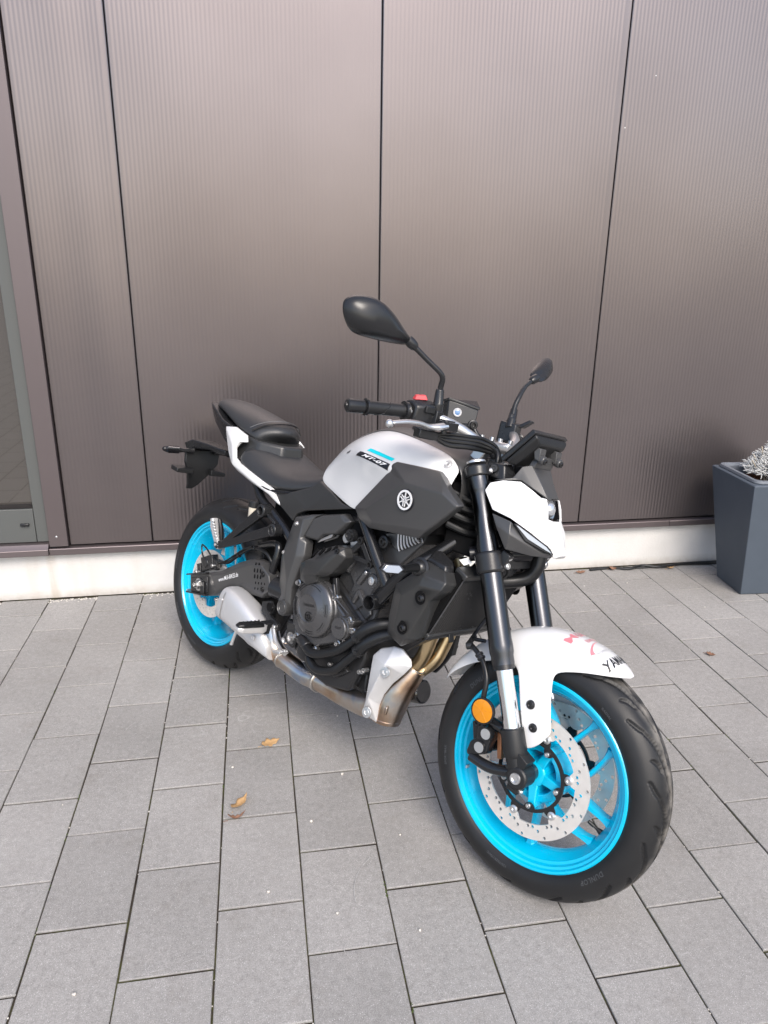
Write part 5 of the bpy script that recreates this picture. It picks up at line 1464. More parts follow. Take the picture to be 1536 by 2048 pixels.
# ---------------------------------------------------------------- handlebar and controls
hb = [(.8925, -.381, 1.0479), (.9185, -.302, 1.0563), (.9420, -.245, 1.0625), (.9780, -.190, 1.0640), (1.0240, -.135, 1.0480), (1.0500, -.085, 1.0270), (1.0560, -.04, 1.0210), (1.0560, 0, 1.0205)]
full_b = hb + [(x, -y, z) for x, y, z in hb[-2::-1]]
rad = [.011]*3+[.012, .0135, .0143, .0143, .0143]
bar = part(MB().tube(full_b, rad+rad[-2::-1], 16, 6), 'handlebar', 'alu', steer=True)
rs_ = MB()
for s in (-1, 1):
    rs_.loft([[(1.024+dx, s*.045+dy, .962) for dx, dy in ((-.016, -.014), (.018, -.014), (.018, .014), (-.016, .014))], [(1.050+dx, s*.045+dy, 1.010) for dx, dy in ((-.020, -.013), (.020, -.013), (.020, .013), (-.020, .013))], [(1.054+dx, s*.045+dy, 1.036) for dx, dy in ((-.022, -.013), (.018, -.013), (.018, .013), (-.022, .013))]])
rz = part(rs_, 'bar_riser', 'alu', steer=True, bevel=.004)
for s in (-1, 1):
    for dx in (-.018, .014): part(MB().lathe([(0, .004), (.003, .004), (.0045, .009), (.0065, .009), (.007, 0)], (1.053+dx, s*.045, 1.036), (0, 0, 1), 14), 'bolt', 'bolt', rz, steer=True)
for s in (-1, 1):
    gp = [(.9020, s*.352, 1.0510), (.9190, s*.300, 1.0565), (.9400, s*.250, 1.0622)]
    g = part(MB().tube(gp, [.0165, .0158, .0162], 20, 6), 'grip', 'plastic_rough', steer=True)
    dv = (V3(gp[2])-V3(gp[0])).normalized()
    part(MB().lathe([(.016, 0), (.0205, .001), (.0205, .005), (.016, .007)], gp[0], dv, 24).lathe([(.016, 0), (.0235, .001), (.0235, .005), (.018, .006), (.0215, .012), (.016, .013)], V3(gp[2])-dv*.006, dv, 24), 'grip_flange', 'plastic', g, steer=True)
    part(MB().lathe([(0, -.001), (.006, -.001), (.007, .002), (.0135, .003), (.0162, .006), (.0165, .012), (.0165, .044), (.015, .047)], V3(gp[0])-dv*.049, dv, 24), 'bar_end', 'plastic', g, steer=True)
    for k in range(6):       # raised lines on the grip
        t0 = .15+.12*k
        p = [V3(gp[0]).lerp(V3(gp[2]), t0+.14*u)+Vector((math.cos(R(200+70*k+60*u)), 0, math.sin(R(200+70*k+60*u))))*.0163 for u in (0, .5, 1)]
        part(MB().tube(p, .0011, 6, 3), 'grip_rib', 'plastic', g, steer=True)
def ctrl(x, y, z, s):
    return Vector((x, s*y, z))
# right switch pod
sw = MB()
sw.loft([[ctrl(.925, .243, 1.045, -1), ctrl(.965, .243, 1.040, -1), ctrl(.968, .243, 1.078, -1), ctrl(.950, .243, 1.092, -1), ctrl(.928, .243, 1.088, -1)],
         [ctrl(.932, .215, 1.038, -1), ctrl(.982, .215, 1.040, -1), ctrl(.984, .215, 1.086, -1), ctrl(.960, .215, 1.100, -1), ctrl(.934, .215, 1.096, -1)],
         [ctrl(.944, .190, 1.042, -1), ctrl(.988, .190, 1.044, -1), ctrl(.988, .190, 1.088, -1), ctrl(.968, .190, 1.100, -1), ctrl(.944, .190, 1.096, -1)]])
swr = part(sw, 'switch_pod', 'plastic', steer=True, bevel=.005, bseg=3)
part(MB().box((.9855, -.213, 1.076), (.006, .028, .016), Matrix.Rotation(R(-14), 3, 'Z')), 'start_button', 'plastic_rough', swr, steer=True, bevel=.002)
part(MB().loft([[(.938, -.232, 1.094), (.958, -.206, 1.099), (.972, -.212, 1.098), (.952, -.238, 1.093)], [(.943, -.230, 1.106), (.957, -.212, 1.110), (.966, -.216, 1.109), (.952, -.234, 1.105)]]), 'kill_switch', 'red', swr, steer=True, bevel=.0015)
part(MB().box((.998, -.225, 1.018), (.030, .055, .022), Matrix.Rotation(R(-20), 3, 'Z')), 'switch_housing', 'plastic', swr, steer=True, bevel=.003)
# left switch pod
sw = MB()
sw.loft([[ctrl(.930, .243, 1.045, 1), ctrl(.965, .243, 1.040, 1), ctrl(.968, .243, 1.085, 1), ctrl(.93, .243, 1.088, 1)], [ctrl(.928, .205, 1.030, 1), ctrl(.995, .205, 1.032, 1), ctrl(.995, .205, 1.096, 1), ctrl(.932, .205, 1.100, 1)], [ctrl(.945, .165, 1.035, 1), ctrl(1.00, .165, 1.038, 1), ctrl(1.00, .165, 1.092, 1), ctrl(.945, .165, 1.096, 1)]])
swl = part(sw, 'switch_pod', 'plastic', steer=True, bevel=.006, bseg=3)
part(MB().loft([[(.985, .19, 1.088), (1.0, .19, 1.085), (1.0, .215, 1.085), (.985, .215, 1.088)], [(1.015, .20, 1.112), (1.025, .20, 1.108), (1.025, .22, 1.108), (1.015, .22, 1.112)]]), 'dip_lever', 'plastic', swl, steer=True, bevel=.002)
# levers
lv = [(1.0285, -.198, 1.047), (1.0250, -.222, 1.041), (1.0170, -.248, 1.0380), (1.0165, -.282, 1.0410), (1.0150, -.322, 1.0395), (1.0100, -.358, 1.0325), (1.0065, -.368, 1.0290)]
for s in (1, -1):
    P = [(x, y*s, z) for x, y, z in lv]
    l_ = MB().tube(P, [.0125, .0125, .0088, .0075, .0070, .0062, .006], 12, 6, flat=.72)
    e = Vector(P[-1])
    l_.lathe([(0, -.0098), (.005, -.0085), (.0085, -.005), (.0098, 0), (.0085, .005), (.005, .0085), (0, .0098)], e+Vector((-.002, -.004*s, -.002)), (0, 1, 0), 18)
    part(l_, 'brake_lever' if s == 1 else 'clutch_lever', 'alu', steer=True)
    pb = MB().loft([[(1.020, -.165*s, 1.036), (1.045, -.168*s, 1.038), (1.046, -.168*s, 1.058), (1.020, -.165*s, 1.060)], [(1.010, -.205*s, 1.034), (1.038, -.208*s, 1.036), (1.038, -.208*s, 1.056), (1.010, -.205*s, 1.058)]])
    pb.cyl((1.028, -.198*s, 1.028), (1.028, -.198*s, 1.061), .0075, 14, .001)
    pb.loft([[(.985, -.160*s, 1.040), (1.028, -.160*s, 1.038), (1.028, -.160*s, 1.062), (.985, -.160*s, 1.064)], [(.985, -.190*s, 1.044), (1.02, -.190*s, 1.040), (1.02, -.190*s, 1.060), (.985, -.190*s, 1.064)]])
    part(pb, 'lever_bracket', 'plastic', steer=True, bevel=.003)
# master cylinder reservoir
mcq = [(.9600, -.128, 1.060), (.9790, -.134, 1.0640), (1.0330, -.082, 1.0540), (1.0130, -.070, 1.052)]
mct = [(.9500, -.122, 1.1060), (.9735, -.132, 1.1125), (1.0310, -.078, 1.1030), (1.0050, -.060, 1.1190)]
ml = MB().loft([mcq, mct])
mcy = part(ml, 'master_cylinder', 'plastic', steer=True, bevel=.003)
up_ = Vector((0, 0, .006)); cen = sum((Vector(p) for p in mct), Vector())/4
part(MB().loft([[cen+(Vector(p)-cen)*1.05+Vector((0, 0, -.001)) for p in mct], [cen+(Vector(p)-cen)*1.05+up_ for p in mct]]), 'reservoir_cap', 'plastic', mcy, steer=True, bevel=.002)
nm_ = (Vector(mcq[2])-Vector(mcq[1])).cross(Vector((0, 0, 1))).normalized()
cp_ = (Vector(mcq[1])*.68+Vector(mcq[2])*.32); cp_.z = 1.086
part(MB().lathe([(.0075, .0012), (.0085, .0022), (.0105, .002), (.011, -.004)], cp_, nm_, 24), 'sight_ring', 'ink_grey', mcy, steer=True)
part(MB().lathe([(0, .0022), (.005, .0018), (.0078, .0008)], cp_, nm_, 24), 'sight_glass', 'fluid_blue', mcy, steer=True)
part(MB().tube([(.985, -.16, 1.052), (1.005, -.12, 1.05), (1.018, -.085, 1.056)], [.013, .013, .011], 14, 4), 'master_barrel', 'plastic', mcy, steer=True)
bj = MB().lathe([(0, .004), (.004, .004), (.0055, .009), (.0085, .009), (.0095, .003), (.0125, .002), (.0125, -.010)], (1.0300, -.088, 1.0640), nm_+Vector((.2, 0, -.1)), 16)
part(bj, 'banjo_bolt', 'bolt_dark', mcy, steer=True)
part(MB().tube([(1.030, -.086, 1.060), (1.0445, -.080, 1.042), (1.058, -.062, 1.030), (1.0885, -.050, 1.0150), (1.1046, -.056, .985), (1.10, -.05, .93), (1.12, -.04, .85)], .0058, 12, 8), 'brake_hose', 'hose', steer=True)
for k, (dy, dz, r_) in enumerate(((0, 0, .006), (.01, -.010, .0065), (-.006, .008, .005), (.004, .016, .005))):
    part(MB().tube([(.998, -.205, 1.020), (1.022, -.165, 1.014+dz), (1.050, -.120, 1.018+dz), (1.070, -.080+dy, 1.018+dz), (1.092, -.048+dy, 1.006+dz*.5), (1.10, -.03+dy, .95), (1.11, -.02, .87)], r_, 10, 7), 'wiring', 'hose', steer=True)
for k, (dy, dz, r_) in enumerate(((0, 0, .006), (-.012, .01, .005))):
    part(MB().tube([(.99, .19, 1.03), (1.01, .14, 1.02+dz), (1.05, .08+dy, 1.01+dz), (1.09, .04+dy, .99), (1.11, .02, .88)], r_, 10, 7), 'wiring', 'hose', steer=True)
part(MB().tube([(1.075, -.050, 1.020), (1.082, -.046, 1.006), (1.083, -.040, .998)], .0115, 12, 3), 'cable_tie', 'plastic', steer=True)

# ---------------------------------------------------------------- mirrors
def mirror_part(stalk, outline, label, scl=1., dep=1.):
    b = V3(stalk[0])
    st = part(MB().tube(stalk, [.0075, .0072, .0068, .0065, .0065, .007], 12, 6), 'mirror', 'plastic', steer=True)
    st['label'] = label
    s = 1 if b.y > 0 else -1
    part(MB().lathe([(.0135, -.030), (.0135, -.002), (.0125, .0), (.0105, .030), (.0085, .034)], b-Vector((0, 0, .012)), V3(stalk[1])-b, 16).box(b-Vector((0, 0, .050)), (.030, .028, .036)), 'mirror_boot', 'plastic', st, steer=True, bevel=.003)
    P = catmull(outline, 3, closed=True)
    c = sum(P, Vector())/len(P)
    secs = []
    fwd = Vector((1, 0, 0))
    for k, d in ((1.0, -.012), (1.015, -.006), (1.0, .002), (.90, .015), (.68, .026), (.38, .033)):
        secs.append([c+(p-c)*k*scl+fwd*d*dep for p in P])
    mb = MB().loft(secs)
    part(mb, 'mirror_housing', 'plastic', st, steer=True, sharp=50)
    part(MB().loft([[c+(p-c)*.95*scl-fwd*.0135*dep for p in P], [c+(p-c)*.95*scl-fwd*.0118*dep for p in P]]), 'mirror_glass', 'chrome', st, steer=True)
    e = V3(stalk[-1]); d = (V3(stalk[-1])-V3(stalk[-2])).normalized()
    part(MB().lathe([(.008, -.012), (.0115, -.006), (.013, .006), (.012, .016)], e, d, 16), 'mirror_neck', 'plastic', st, steer=True)
mirror_part([(.9829, -.185, 1.1100), (.9837, -.190, 1.1363), (.988, -.1955, 1.1540), (.9850, -.207, 1.1680), (.9604, -.240, 1.1925), (.9380, -.272, 1.2165)], K['mirR'], 'mirror with the teardrop housing high on the left of the photo')
mirror_part([(.9700, .183, 1.1160), (.9630, .195, 1.1440), (.9607, .210, 1.1712), (.9560, .232, 1.1980), (.9545, .248, 1.2120), (.9555, .272, 1.2290)], K['mirL'], 'foreshortened mirror above the instrument display', .86, .55)

# ---------------------------------------------------------------- tank, covers, seats
tk = [
 [(.515, -.030, .876), (.520, -.070, .868), (.525, -.095, .853), (.530, -.108, .833), (.532, -.1125, .812)],
 [(.572, -.045, .953), (.577, -.085, .934), (.597, -.116, .897), (.600, -.122, .850), (.600, -.128, .796)],
 [(.690, -.064, 1.000), (.690, -.116, .980), (.703, -.164, .9380), (.692, -.144, .870), (.678, -.143, .778)],
 [(.775, -.078, 1.012), (.781, -.130, .990), (.790, -.177, .9225), (.762, -.147, .860), (.733, -.146, .763)],
 [(.895, -.098, 1.002), (.890, -.142, .982), (.868, -.182, .9100), (.835, -.156, .850), (.800, -.155, .790)],
 [(.970, -.110, .992), (.970, -.147, .973), (.960, -.166, .930), (.950, -.165, .880), (.940, -.160, .820)],
 [(1.028, -.118, .981), (1.033, -.141, .966), (1.030, -.156, .940), (1.030, -.156, .905), (1.02, -.15, .86)],
 [(1.0600, -.124, .952), (1.0640, -.134, .944), (1.0630, -.142, .930), (1.055, -.145, .900), (1.04, -.14, .86)],
]
def tank_side(s):
    mb = MB().grid(tk, toward((.80, 0, .86), .006))
    return mb if s < 0 else mb.mirror()
def set_crease(o, pairs, val):
    me = o.data
    at = me.attributes.new('crease_edge', 'FLOAT', 'EDGE')
    pts = [tuple(round(c, 5) for c in p) for p in pairs]
    for e in me.edges:
        a, b = [tuple(round(c, 5) for c in me.vertices[i].co) for i in e.vertices]
        if a in pts and b in pts: at.data[e.index].value = val
tank = None
for s in (-1, 1):
    o = part(tank_side(s), 'fuel_tank' if s < 0 else 'tank_shell', 'white', tank, sub=3)
    set_crease(o, [(p[0], p[1]*-s, p[2]) for p in [tk[i][2] for i in range(2, 6)]], .85)
    # keep the rims of the shell tight
    if tank is None: tank = o
tank['label'] = 'pearl white fuel tank with a black and cyan number decal'
tc_ = [[(.505, 0, .880), (.512, .034, .872)], [(.566, 0, .962), (.570, .050, .951)], [(.685, 0, 1.012), (.688, .070, 1.0005)], [(.775, 0, 1.026), (.775, .084, 1.0115)],
       [(.895, 0, 1.018), (.895, .104, 1.0005)], [(.970, 0, 1.008), (.972, .118, .988)], [(1.030, 0, .998), (1.036, .124, .976)], [(1.064, 0, .972), (1.068, .124, .950)], [(1.072, 0, .93), (1.072, .122, .905)], [(1.070, 0, .86), (1.065, .118, .85)]]
rows = []
for c0, e0 in tc_:
    c0, e0 = Vector(c0), Vector(e0)
    row = []
    for t in (-1, -.8, -.4, 0, .4, .8, 1):
        p = c0.lerp(e0, abs(t)); p.y = e0.y*t
        p.z = c0.z+(e0.z-c0.z)*abs(t)**2.2
        row.append(p)
    rows.append(row)
part(MB().grid(rows, (0, 0, -.012)), 'tank_top_cover', 'cover', tank, sub=2)
part(MB().lathe([(0, .006), (.028, .006), (.032, .003), (.033, -.004)], (.80, 0, 1.026), (-.05, 0, 1), 28), 'filler_cap', 'plastic', tank)
# decals lie on the ridge of the tank
def band(lo, hi, m, name, lift):
    lo, hi = [Vector(p) for p in lo], [Vector(p) for p in hi]
    nrm = (lo[-1]-lo[0]).cross(hi[0]-lo[0]).normalized()
    if nrm.y > 0: nrm = -nrm
    rr = [[p+nrm*lift for p in lo], [p+nrm*lift for p in hi]]
    return part(MB().grid(rr, nrm*-.0008), name, m, tank), nrm
def on_tank(p, lift):     # push a point out onto the evaluated tank surface
    return p
bpy.context.view_layer.update()
_dg = bpy.context.evaluated_depsgraph_get()
def surf(o, p, d, lift, flat=True):
    ev = o.evaluated_get(_dg)
    p = Vector(p); d = Vector(d).normalized()
    ok, hit, nn_, _ = ev.ray_cast(p+d*.15, -d)
    if not ok: return p+d*lift
    if nn_.dot(d) < 0: nn_ = -nn_
    return hit+(d if flat else nn_)*lift
def drape(quad, nu, nv, o, d, lift):
    a, b, c, e = [Vector(p) for p in quad]     # a->b along the bottom, e->c along the top
    return [[surf(o, a.lerp(b, i/nu).lerp(e.lerp(c, i/nu), j/nv), d, lift) for i in range(nu+1)] for j in range(nv+1)]
DDIR = (.02, -.86, .50)
DEC = drape(((.7144, -.172, .9303), (.8650, -.178, .9095), (.8655, -.174, .9275), (.7319, -.166, .9400)), 60, 8, tank, DDIR, .0012)
part(MB().grid(DEC), 'number_decal', 'ink', tank, recalc=False)
def on_decal(u, v, lift):
    fu, fv = u*60, v*8
    i, j = min(59, int(fu)), min(7, int(fv))
    a, b = fu-i, fv-j
    p = DEC[j][i].lerp(DEC[j][i+1], a).lerp(DEC[j+1][i].lerp(DEC[j+1][i+1], a), b)
    return p+Vector(DDIR).normalized()*lift
part(MB().grid(drape(((.7555, -.158, .9425), (.8640, -.166, .9335), (.8705, -.162, .9410), (.7640, -.150, .9485)), 50, 6, tank, DDIR, .0012)), 'colour_stripe', 'cyan_sticker', tank, recalc=False)
tv, tf = text2d('MT-07', 1.0, .30, .035, 1.06)
lo_, hi_, b0_, b1_ = min(q[0] for q in tv), max(q[0] for q in tv), min(q[1] for q in tv), max(q[1] for q in tv)
part(MB().add([on_decal(.20+.74*(u-lo_)/(hi_-lo_), .22+.56*(v-b0_)/(b1_-b0_), .0008) for u, v, w in tv], tf), 'lettering', 'ink_white', tank, recalc=False, sharp=0)
tv, tf = text2d('Müli', .010, .35, .0004)
mid_ = Vector((.655, -.142, .9265)); ux = Vector((.043, -.003, .012)).normalized(); uy = Vector((-.25, .45, .85)); uy = (uy-ux*uy.dot(ux)).normalized()
part(MB().add([surf(tank, mid_+ux*u*1.2+uy*v*.8, (-.1, -.8, .55), .0012) for u, v, w in tv], tf), 'lettering', 'ink', tank, recalc=False, sharp=0)
pb_ = surf(tank, (1.0291, -.150, .9684), (.1, -.8, .5), .0)
part(MB().lathe([(.0, .0006), (.004, .0006), (.0055, .0026), (.0075, .0026), (.009, .0008), (.0125, .0006)], pb_, (.1, -.75, .6), 20), 'bolt', 'alu_matte', tank)

def cover(s):
    o = [Vector(p) for p in K['cov_out']]; i_ = [Vector(p) for p in K['cov_in']]
    VV = o+i_
    # o: 0 rear-low of top corner, 1,2 top rear, 3,4 top, 5, 6 front tip, 7, 8 bottom, 9, 10, 11, 12 rear
    p1, p2, p3, p3b, p4, p5, p6 = 13, 14, 15, 16, 17, 18, 19
    ff = [(1, 2, 3, p1), (3, 4, p6, p1), (4, 5, p6), (5, 6, p5, p6), (6, 7, p4, p5), (7, 8, p4), (8, 9, p3b, p4), (9, 10, p3, p3b), (10, 11, p3), (11, 12, p2, p3), (12, 0, p1, p2), (0, 1, p1),
          (p1, p6, p5, p4, p3b), (p1, p3b, p3, p2)]
    def off(v): return Vector((0, .030, 0))+(Vector((.96, 0, .85))-Vector((v.x, 0, v.z)))*.04
    mb = MB().shell(VV, ff, off)
    return mb if s < 0 else mb.mirror()
for s in (-1, 1):
    cv = part(cover(s), 'air_intake_cover', 'cover', bevel=.007, bseg=4, bang=8)
    if s < 0: cv_r = cv
    # emblem: ring and three crossed tuning forks
    ey = s*.2085
    ec = (.9745, ey, .856)
    eb = part(MB().lathe([(0, .001), (.0255, .001), (.0275, .0018), (.0285, -.004)], ec, (0, s, 0), 40), 'emblem', 'ink', cv)
    lp = [circ(0, 0, .0252, 48), circ(0, 0, .0200, 48)[::-1]]
    er = plate(lp, (ec[0], 0, ec[2]), s*(abs(ey)+.0020), .0016)
    part(er, 'emblem_ring', 'emblem', eb, recalc=False)
    fk = MB()
    for k in range(3):
        a = R(90+120*k)
        d = Vector((math.cos(a), 0, math.sin(a))); q = Vector((-math.sin(a), 0, math.cos(a)))
        cc = Vector((ec[0], s*(abs(ey)+.0022), ec[2]))
        def strip(p, r_, w): fk.loft([[p+q*w+Vector((0, -.0006, 0)), p-q*w+Vector((0, -.0006, 0)), p-q*w+Vector((0, .0008, 0)), p+q*w+Vector((0, .0008, 0))], [r_+q*w+Vector((0, -.0006, 0)), r_-q*w+Vector((0, -.0006, 0)), r_-q*w+Vector((0, .0008, 0)), r_+q*w+Vector((0, .0008, 0))]])
        strip(cc+d*.0205, cc+d*.006, .0014)
        for e in (-1, 1): strip(cc+q*e*.0030+d*.007, cc+q*e*.0030-d*.0165, .0012)
        strip(cc+d*.0085, cc+d*.0055, .0040)
    part(fk, 'tuning_forks', 'emblem', eb)
# inner volume under the tank, near black to paint shade into the gaps
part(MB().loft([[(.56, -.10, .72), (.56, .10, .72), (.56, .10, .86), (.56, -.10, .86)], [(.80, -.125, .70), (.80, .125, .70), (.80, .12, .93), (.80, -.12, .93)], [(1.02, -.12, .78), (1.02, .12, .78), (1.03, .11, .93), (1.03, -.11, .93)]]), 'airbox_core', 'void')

M['seam'] = mat('grey_stitching', (.16, .165, .17), .6)
# seats
def symm(secs):       # list of half sections (y <= 0, outer to centre) -> full rows
    return [s + [(p[0], -p[1], p[2]) for p in s[-2::-1]] for s in secs]
sh = [
 [(.108, -.120, .800), (.095, -.138, .806), (.104, -.132, .842), (.150, -.085, .853), (.200, -.035, .842), (.212, 0, .838)],
 [(.160, -.125, .772), (.155, -.146, .778), (.158, -.134, .824), (.200, -.085, .840), (.240, -.035, .834), (.248, 0, .832)],
 [(.245, -.125, .748), (.245, -.147, .754), (.245, -.132, .794), (.262, -.080, .816), (.285, -.035, .818), (.292, 0, .818)],
 [(.330, -.120, .736), (.330, -.141, .743), (.330, -.126, .780), (.340, -.075, .800), (.350, -.035, .804), (.355, 0, .804)],
 [(.420, -.105, .748), (.420, -.125, .756), (.420, -.108, .788), (.424, -.065, .803), (.430, -.03, .806), (.432, 0, .807)],
 [(.500, -.085, .778), (.500, -.102, .786), (.500, -.084, .812), (.500, -.050, .824), (.500, -.025, .827), (.500, 0, .828)],
 [(.552, -.070, .800), (.554, -.086, .808), (.552, -.068, .834), (.550, -.042, .848), (.550, -.02, .852), (.550, 0, .853)],
]
rows = symm(sh)
mb = MB().grid(rows)
nr = len(rows[0])
mb.f.append(tuple(range(nr))[::-1]); 
part(mb, 'seat', 'seat', sub=3)['label'] = 'black vinyl rider seat'
part(MB().tube([(.100, -.135, .803), (.16, -.143, .773), (.245, -.144, .748), (.33, -.139, .736), (.42, -.124, .749), (.50, -.101, .779)], .004, 8, 6), 'seat_base_edge', 'gloss_black')
ph_ = [
 [(-.195, -.040, .932), (-.208, -.056, .940), (-.205, -.052, .962), (-.205, -.025, .972), (-.205, 0, .974)],
 [(-.110, -.066, .936), (-.112, -.090, .944), (-.110, -.082, .964), (-.108, -.040, .977), (-.108, 0, .980)],
 [(-.010, -.075, .898), (-.010, -.102, .906), (-.008, -.094, .938), (-.004, -.045, .962), (-.004, 0, .966)],
 [(.075, -.078, .874), (.078, -.106, .880), (.080, -.098, .918), (.092, -.048, .948), (.095, 0, .952)],
 [(.120, -.078, .866), (.122, -.104, .872), (.126, -.096, .906), (.150, -.048, .934), (.158, 0, .939)],
 [(.145, -.072, .862), (.150, -.094, .868), (.156, -.086, .892), (.190, -.044, .915), (.200, 0, .920)],
 [(.150, -.055, .862), (.155, -.072, .866), (.162, -.068, .878), (.196, -.036, .890), (.205, 0, .894)],
]
rows = symm(ph_)
mb = MB().grid(rows)
nr = len(rows[0])
mb.f.append(tuple(range(nr))[::-1]); mb.f.append(tuple((len(rows)-1)*nr+k for k in range(nr)))
ps = part(mb, 'passenger_seat', 'seat', sub=3)
ps['label'] = 'black vinyl passenger seat with a stitched seam'
part(MB().tube([(.112, -.1015, .905), (.130, -.080, .922), (.150, -.050, .936), (.162, 0, .942), (.150, .050, .936), (.130, .080, .922), (.112, .1015, .905)], .0008, 6, 8), 'seam', 'seam', ps)
part(MB().tube([(.128, -.1035, .896), (.144, -.080, .914), (.166, -.050, .929), (.178, 0, .935), (.166, .050, .929), (.144, .080, .914), (.128, .1035, .896)], .0028, 6, 8), 'piping', 'gloss_black', ps)
# block between the two seats
part(MB().loft([[(.06, -.112, .79), (.06, .112, .79), (.06, .105, .885), (.06, -.105, .885)], [(.17, -.105, .79), (.17, .105, .79), (.165, .095, .868), (.165, -.095, .868)], [(.245, -.045, .79), (.245, .045, .79), (.232, .040, .866), (.232, -.040, .866)]]), 'seat_divider', 'panel_black', bevel=.010, bseg=4)
# black tail
part(MB().loft([[(-.232, -.038, .905), (-.232, .038, .905), (-.240, .050, .950), (-.240, -.050, .950)],
                [(-.150, -.074, .880), (-.150, .074, .880), (-.152, .097, .946), (-.152, -.097, .946)],
                [(-.060, -.088, .835), (-.060, .088, .835), (-.060, .106, .905), (-.060, -.106, .905)],
                [(.040, -.092, .79), (.040, .092, .79), (.060, .108, .878), (.060, -.108, .878)],
                [(.16, -.10, .75), (.16, .10, .75), (.16, .10, .82), (.16, -.10, .82)]]), 'tail_cowl', 'plastic', bevel=.006)
part(MB().box((-.241, 0, .925), (.010, .07, .026)), 'tail_light', 'red_lens', bevel=.003) if 'red_lens' in M else None
for s in (-1, 1):
    T = [Vector((p[0], -s*p[1], p[2])) for p in K['tail_o']]
    VV = T + [Vector((.075, s*.140, .840)), Vector((.115, s*.152, .775)), Vector((.24, s*.152, .745)), Vector((.33, s*.142, .722))]
    a, b, c, d = 18, 19, 20, 21
    ff = [(0, 1, 2, 18), (2, 3, 4, 18), (4, 5, 18), (5, 6, 19, 18), (6, 7, 19), (7, 8, 20, 19), (8, 9, 21, 20), (9, 10, 21), (10, 11, 21), (11, 12, 21), (12, 13, 20, 21), (13, 14, 19, 20), (14, 15, 19), (15, 16, 18, 19), (16, 17, 18), (17, 0, 18)]
    part(MB().shell(VV, ff, (0, -s*.014, 0)), 'tail_panel', 'white', bevel=.004, bseg=3, bang=10)
    u = [Vector((p[0], -s*p[1], p[2])) for p in K['under_seat']+K['under_seat2']]
    # reorder: top edge rear->front, then bottom edge front->rear
    part(MB().shell(u, [(0, 1, 7, 8, 9, 10), (1, 2, 7), (2, 3, 4, 7), (4, 5, 6, 7)], (0, -s*.02, 0)), 'side_panel', 'panel_black', bevel=.005, bseg=3, bang=10)

# ---------------------------------------------------------------- plate holder and rear signals
ph = MB()
ph.loft([[(-.13, -.030, .785), (-.13, .030, .785), (-.13, .026, .765), (-.13, -.026, .765)], [(-.25, -.034, .788), (-.25, .034, .788), (-.25, .030, .765), (-.25, -.030, .765)], [(-.33, -.055, .790), (-.33, .055, .790), (-.335, .045, .752), (-.335, -.045, .752)], [(-.385, -.055, .768), (-.385, .055, .768), (-.370, .045, .735), (-.370, -.045, .735)]])
plh = part(ph, 'plate_holder', 'plastic', bevel=.005)
pl = MB()
pl.loft([[(-.335, -.070, .750), (-.345, -.070, .750), (-.345, .080, .750), (-.335, .080, .750)], [(-.325, -.070, .700), (-.340, -.070, .700), (-.340, .075, .700), (-.325, .075, .700)], [(-.330, -.050, .660), (-.345, -.050, .660), (-.345, .050, .660), (-.330, .050, .660)], [(-.342, -.038, .610), (-.352, -.038, .610), (-.352, .010, .610), (-.342, .010, .610)], [(-.350, -.036, .590), (-.358, -.036, .590), (-.358, -.012, .590), (-.350, -.012, .590)]])
pl.loft([[(-.30, -.115, .678), (-.30, -.115, .662), (-.36, -.110, .664), (-.36, -.110, .682)], [(-.31, -.04, .678), (-.31, -.04, .656), (-.36, -.04, .656), (-.36, -.04, .680)]])
pl.loft([[(-.30, .100, .668), (-.30, .100, .655), (-.36, .100, .656), (-.36, .100, .672)], [(-.31, .04, .678), (-.31, .04, .652), (-.36, .04, .652), (-.36, .04, .680)]])
part(pl, 'plate_bracket', 'plastic_rough', plh, bevel=.003)
part(MB().lathe([(0, .004), (.006, .004), (.008, 0)], (-.336, -.02, .728), (1, 0, 0), 12), 'bolt', 'bolt_dark', plh)
part(MB().lathe([(0, .003), (.003, .003), (.004, 0)], (-.345, -.025, .612), (1, 0, 0), 10), 'bolt', 'bolt_dark', plh)
for s in (-1, 1):
    st = part(MB().tube([(-.322, s*.045, .748), (-.322, s*.085, .745), (-.322, s*.115, .745)], [.010, .008, .011], 10, 3), 'turn_signal', 'plastic')
    st['label'] = 'rear turn signal beside the plate holder'
    q = [(-.322+dx, s*y, .745+z) for dx, y, z in ()]
    sec = []
    for y, h, d in ((.100, .008, .008), (.112, .0135, .013), (.150, .0145, .014), (.170, .009, .010), (.176, .003, .004)):
        sec.append([(-.322-d, s*y, .745), (-.322-d*.5, s*y, .745+h), (-.322+d*.5, s*y, .745+h), (-.322+d, s*y, .745), (-.322+d*.5, s*y, .745-h), (-.322-d*.5, s*y, .745-h)])
    part(MB().loft(sec), 'signal_body', 'gloss_black', st, bevel=.002)
    sec2 = [[(-.322+.006+.009*(1 if k else .6), s*yy, .745+.010*math.sin(a)) for a in np.linspace(0, 6.28, 8, endpoint=False)] for k, yy in enumerate((.108, .165))]
    part(MB().tube([(-.310, s*.112, .752), (-.310, s*.160, .752)], .0045, 8, 1), 'signal_lens', 'chrome_lens', st)

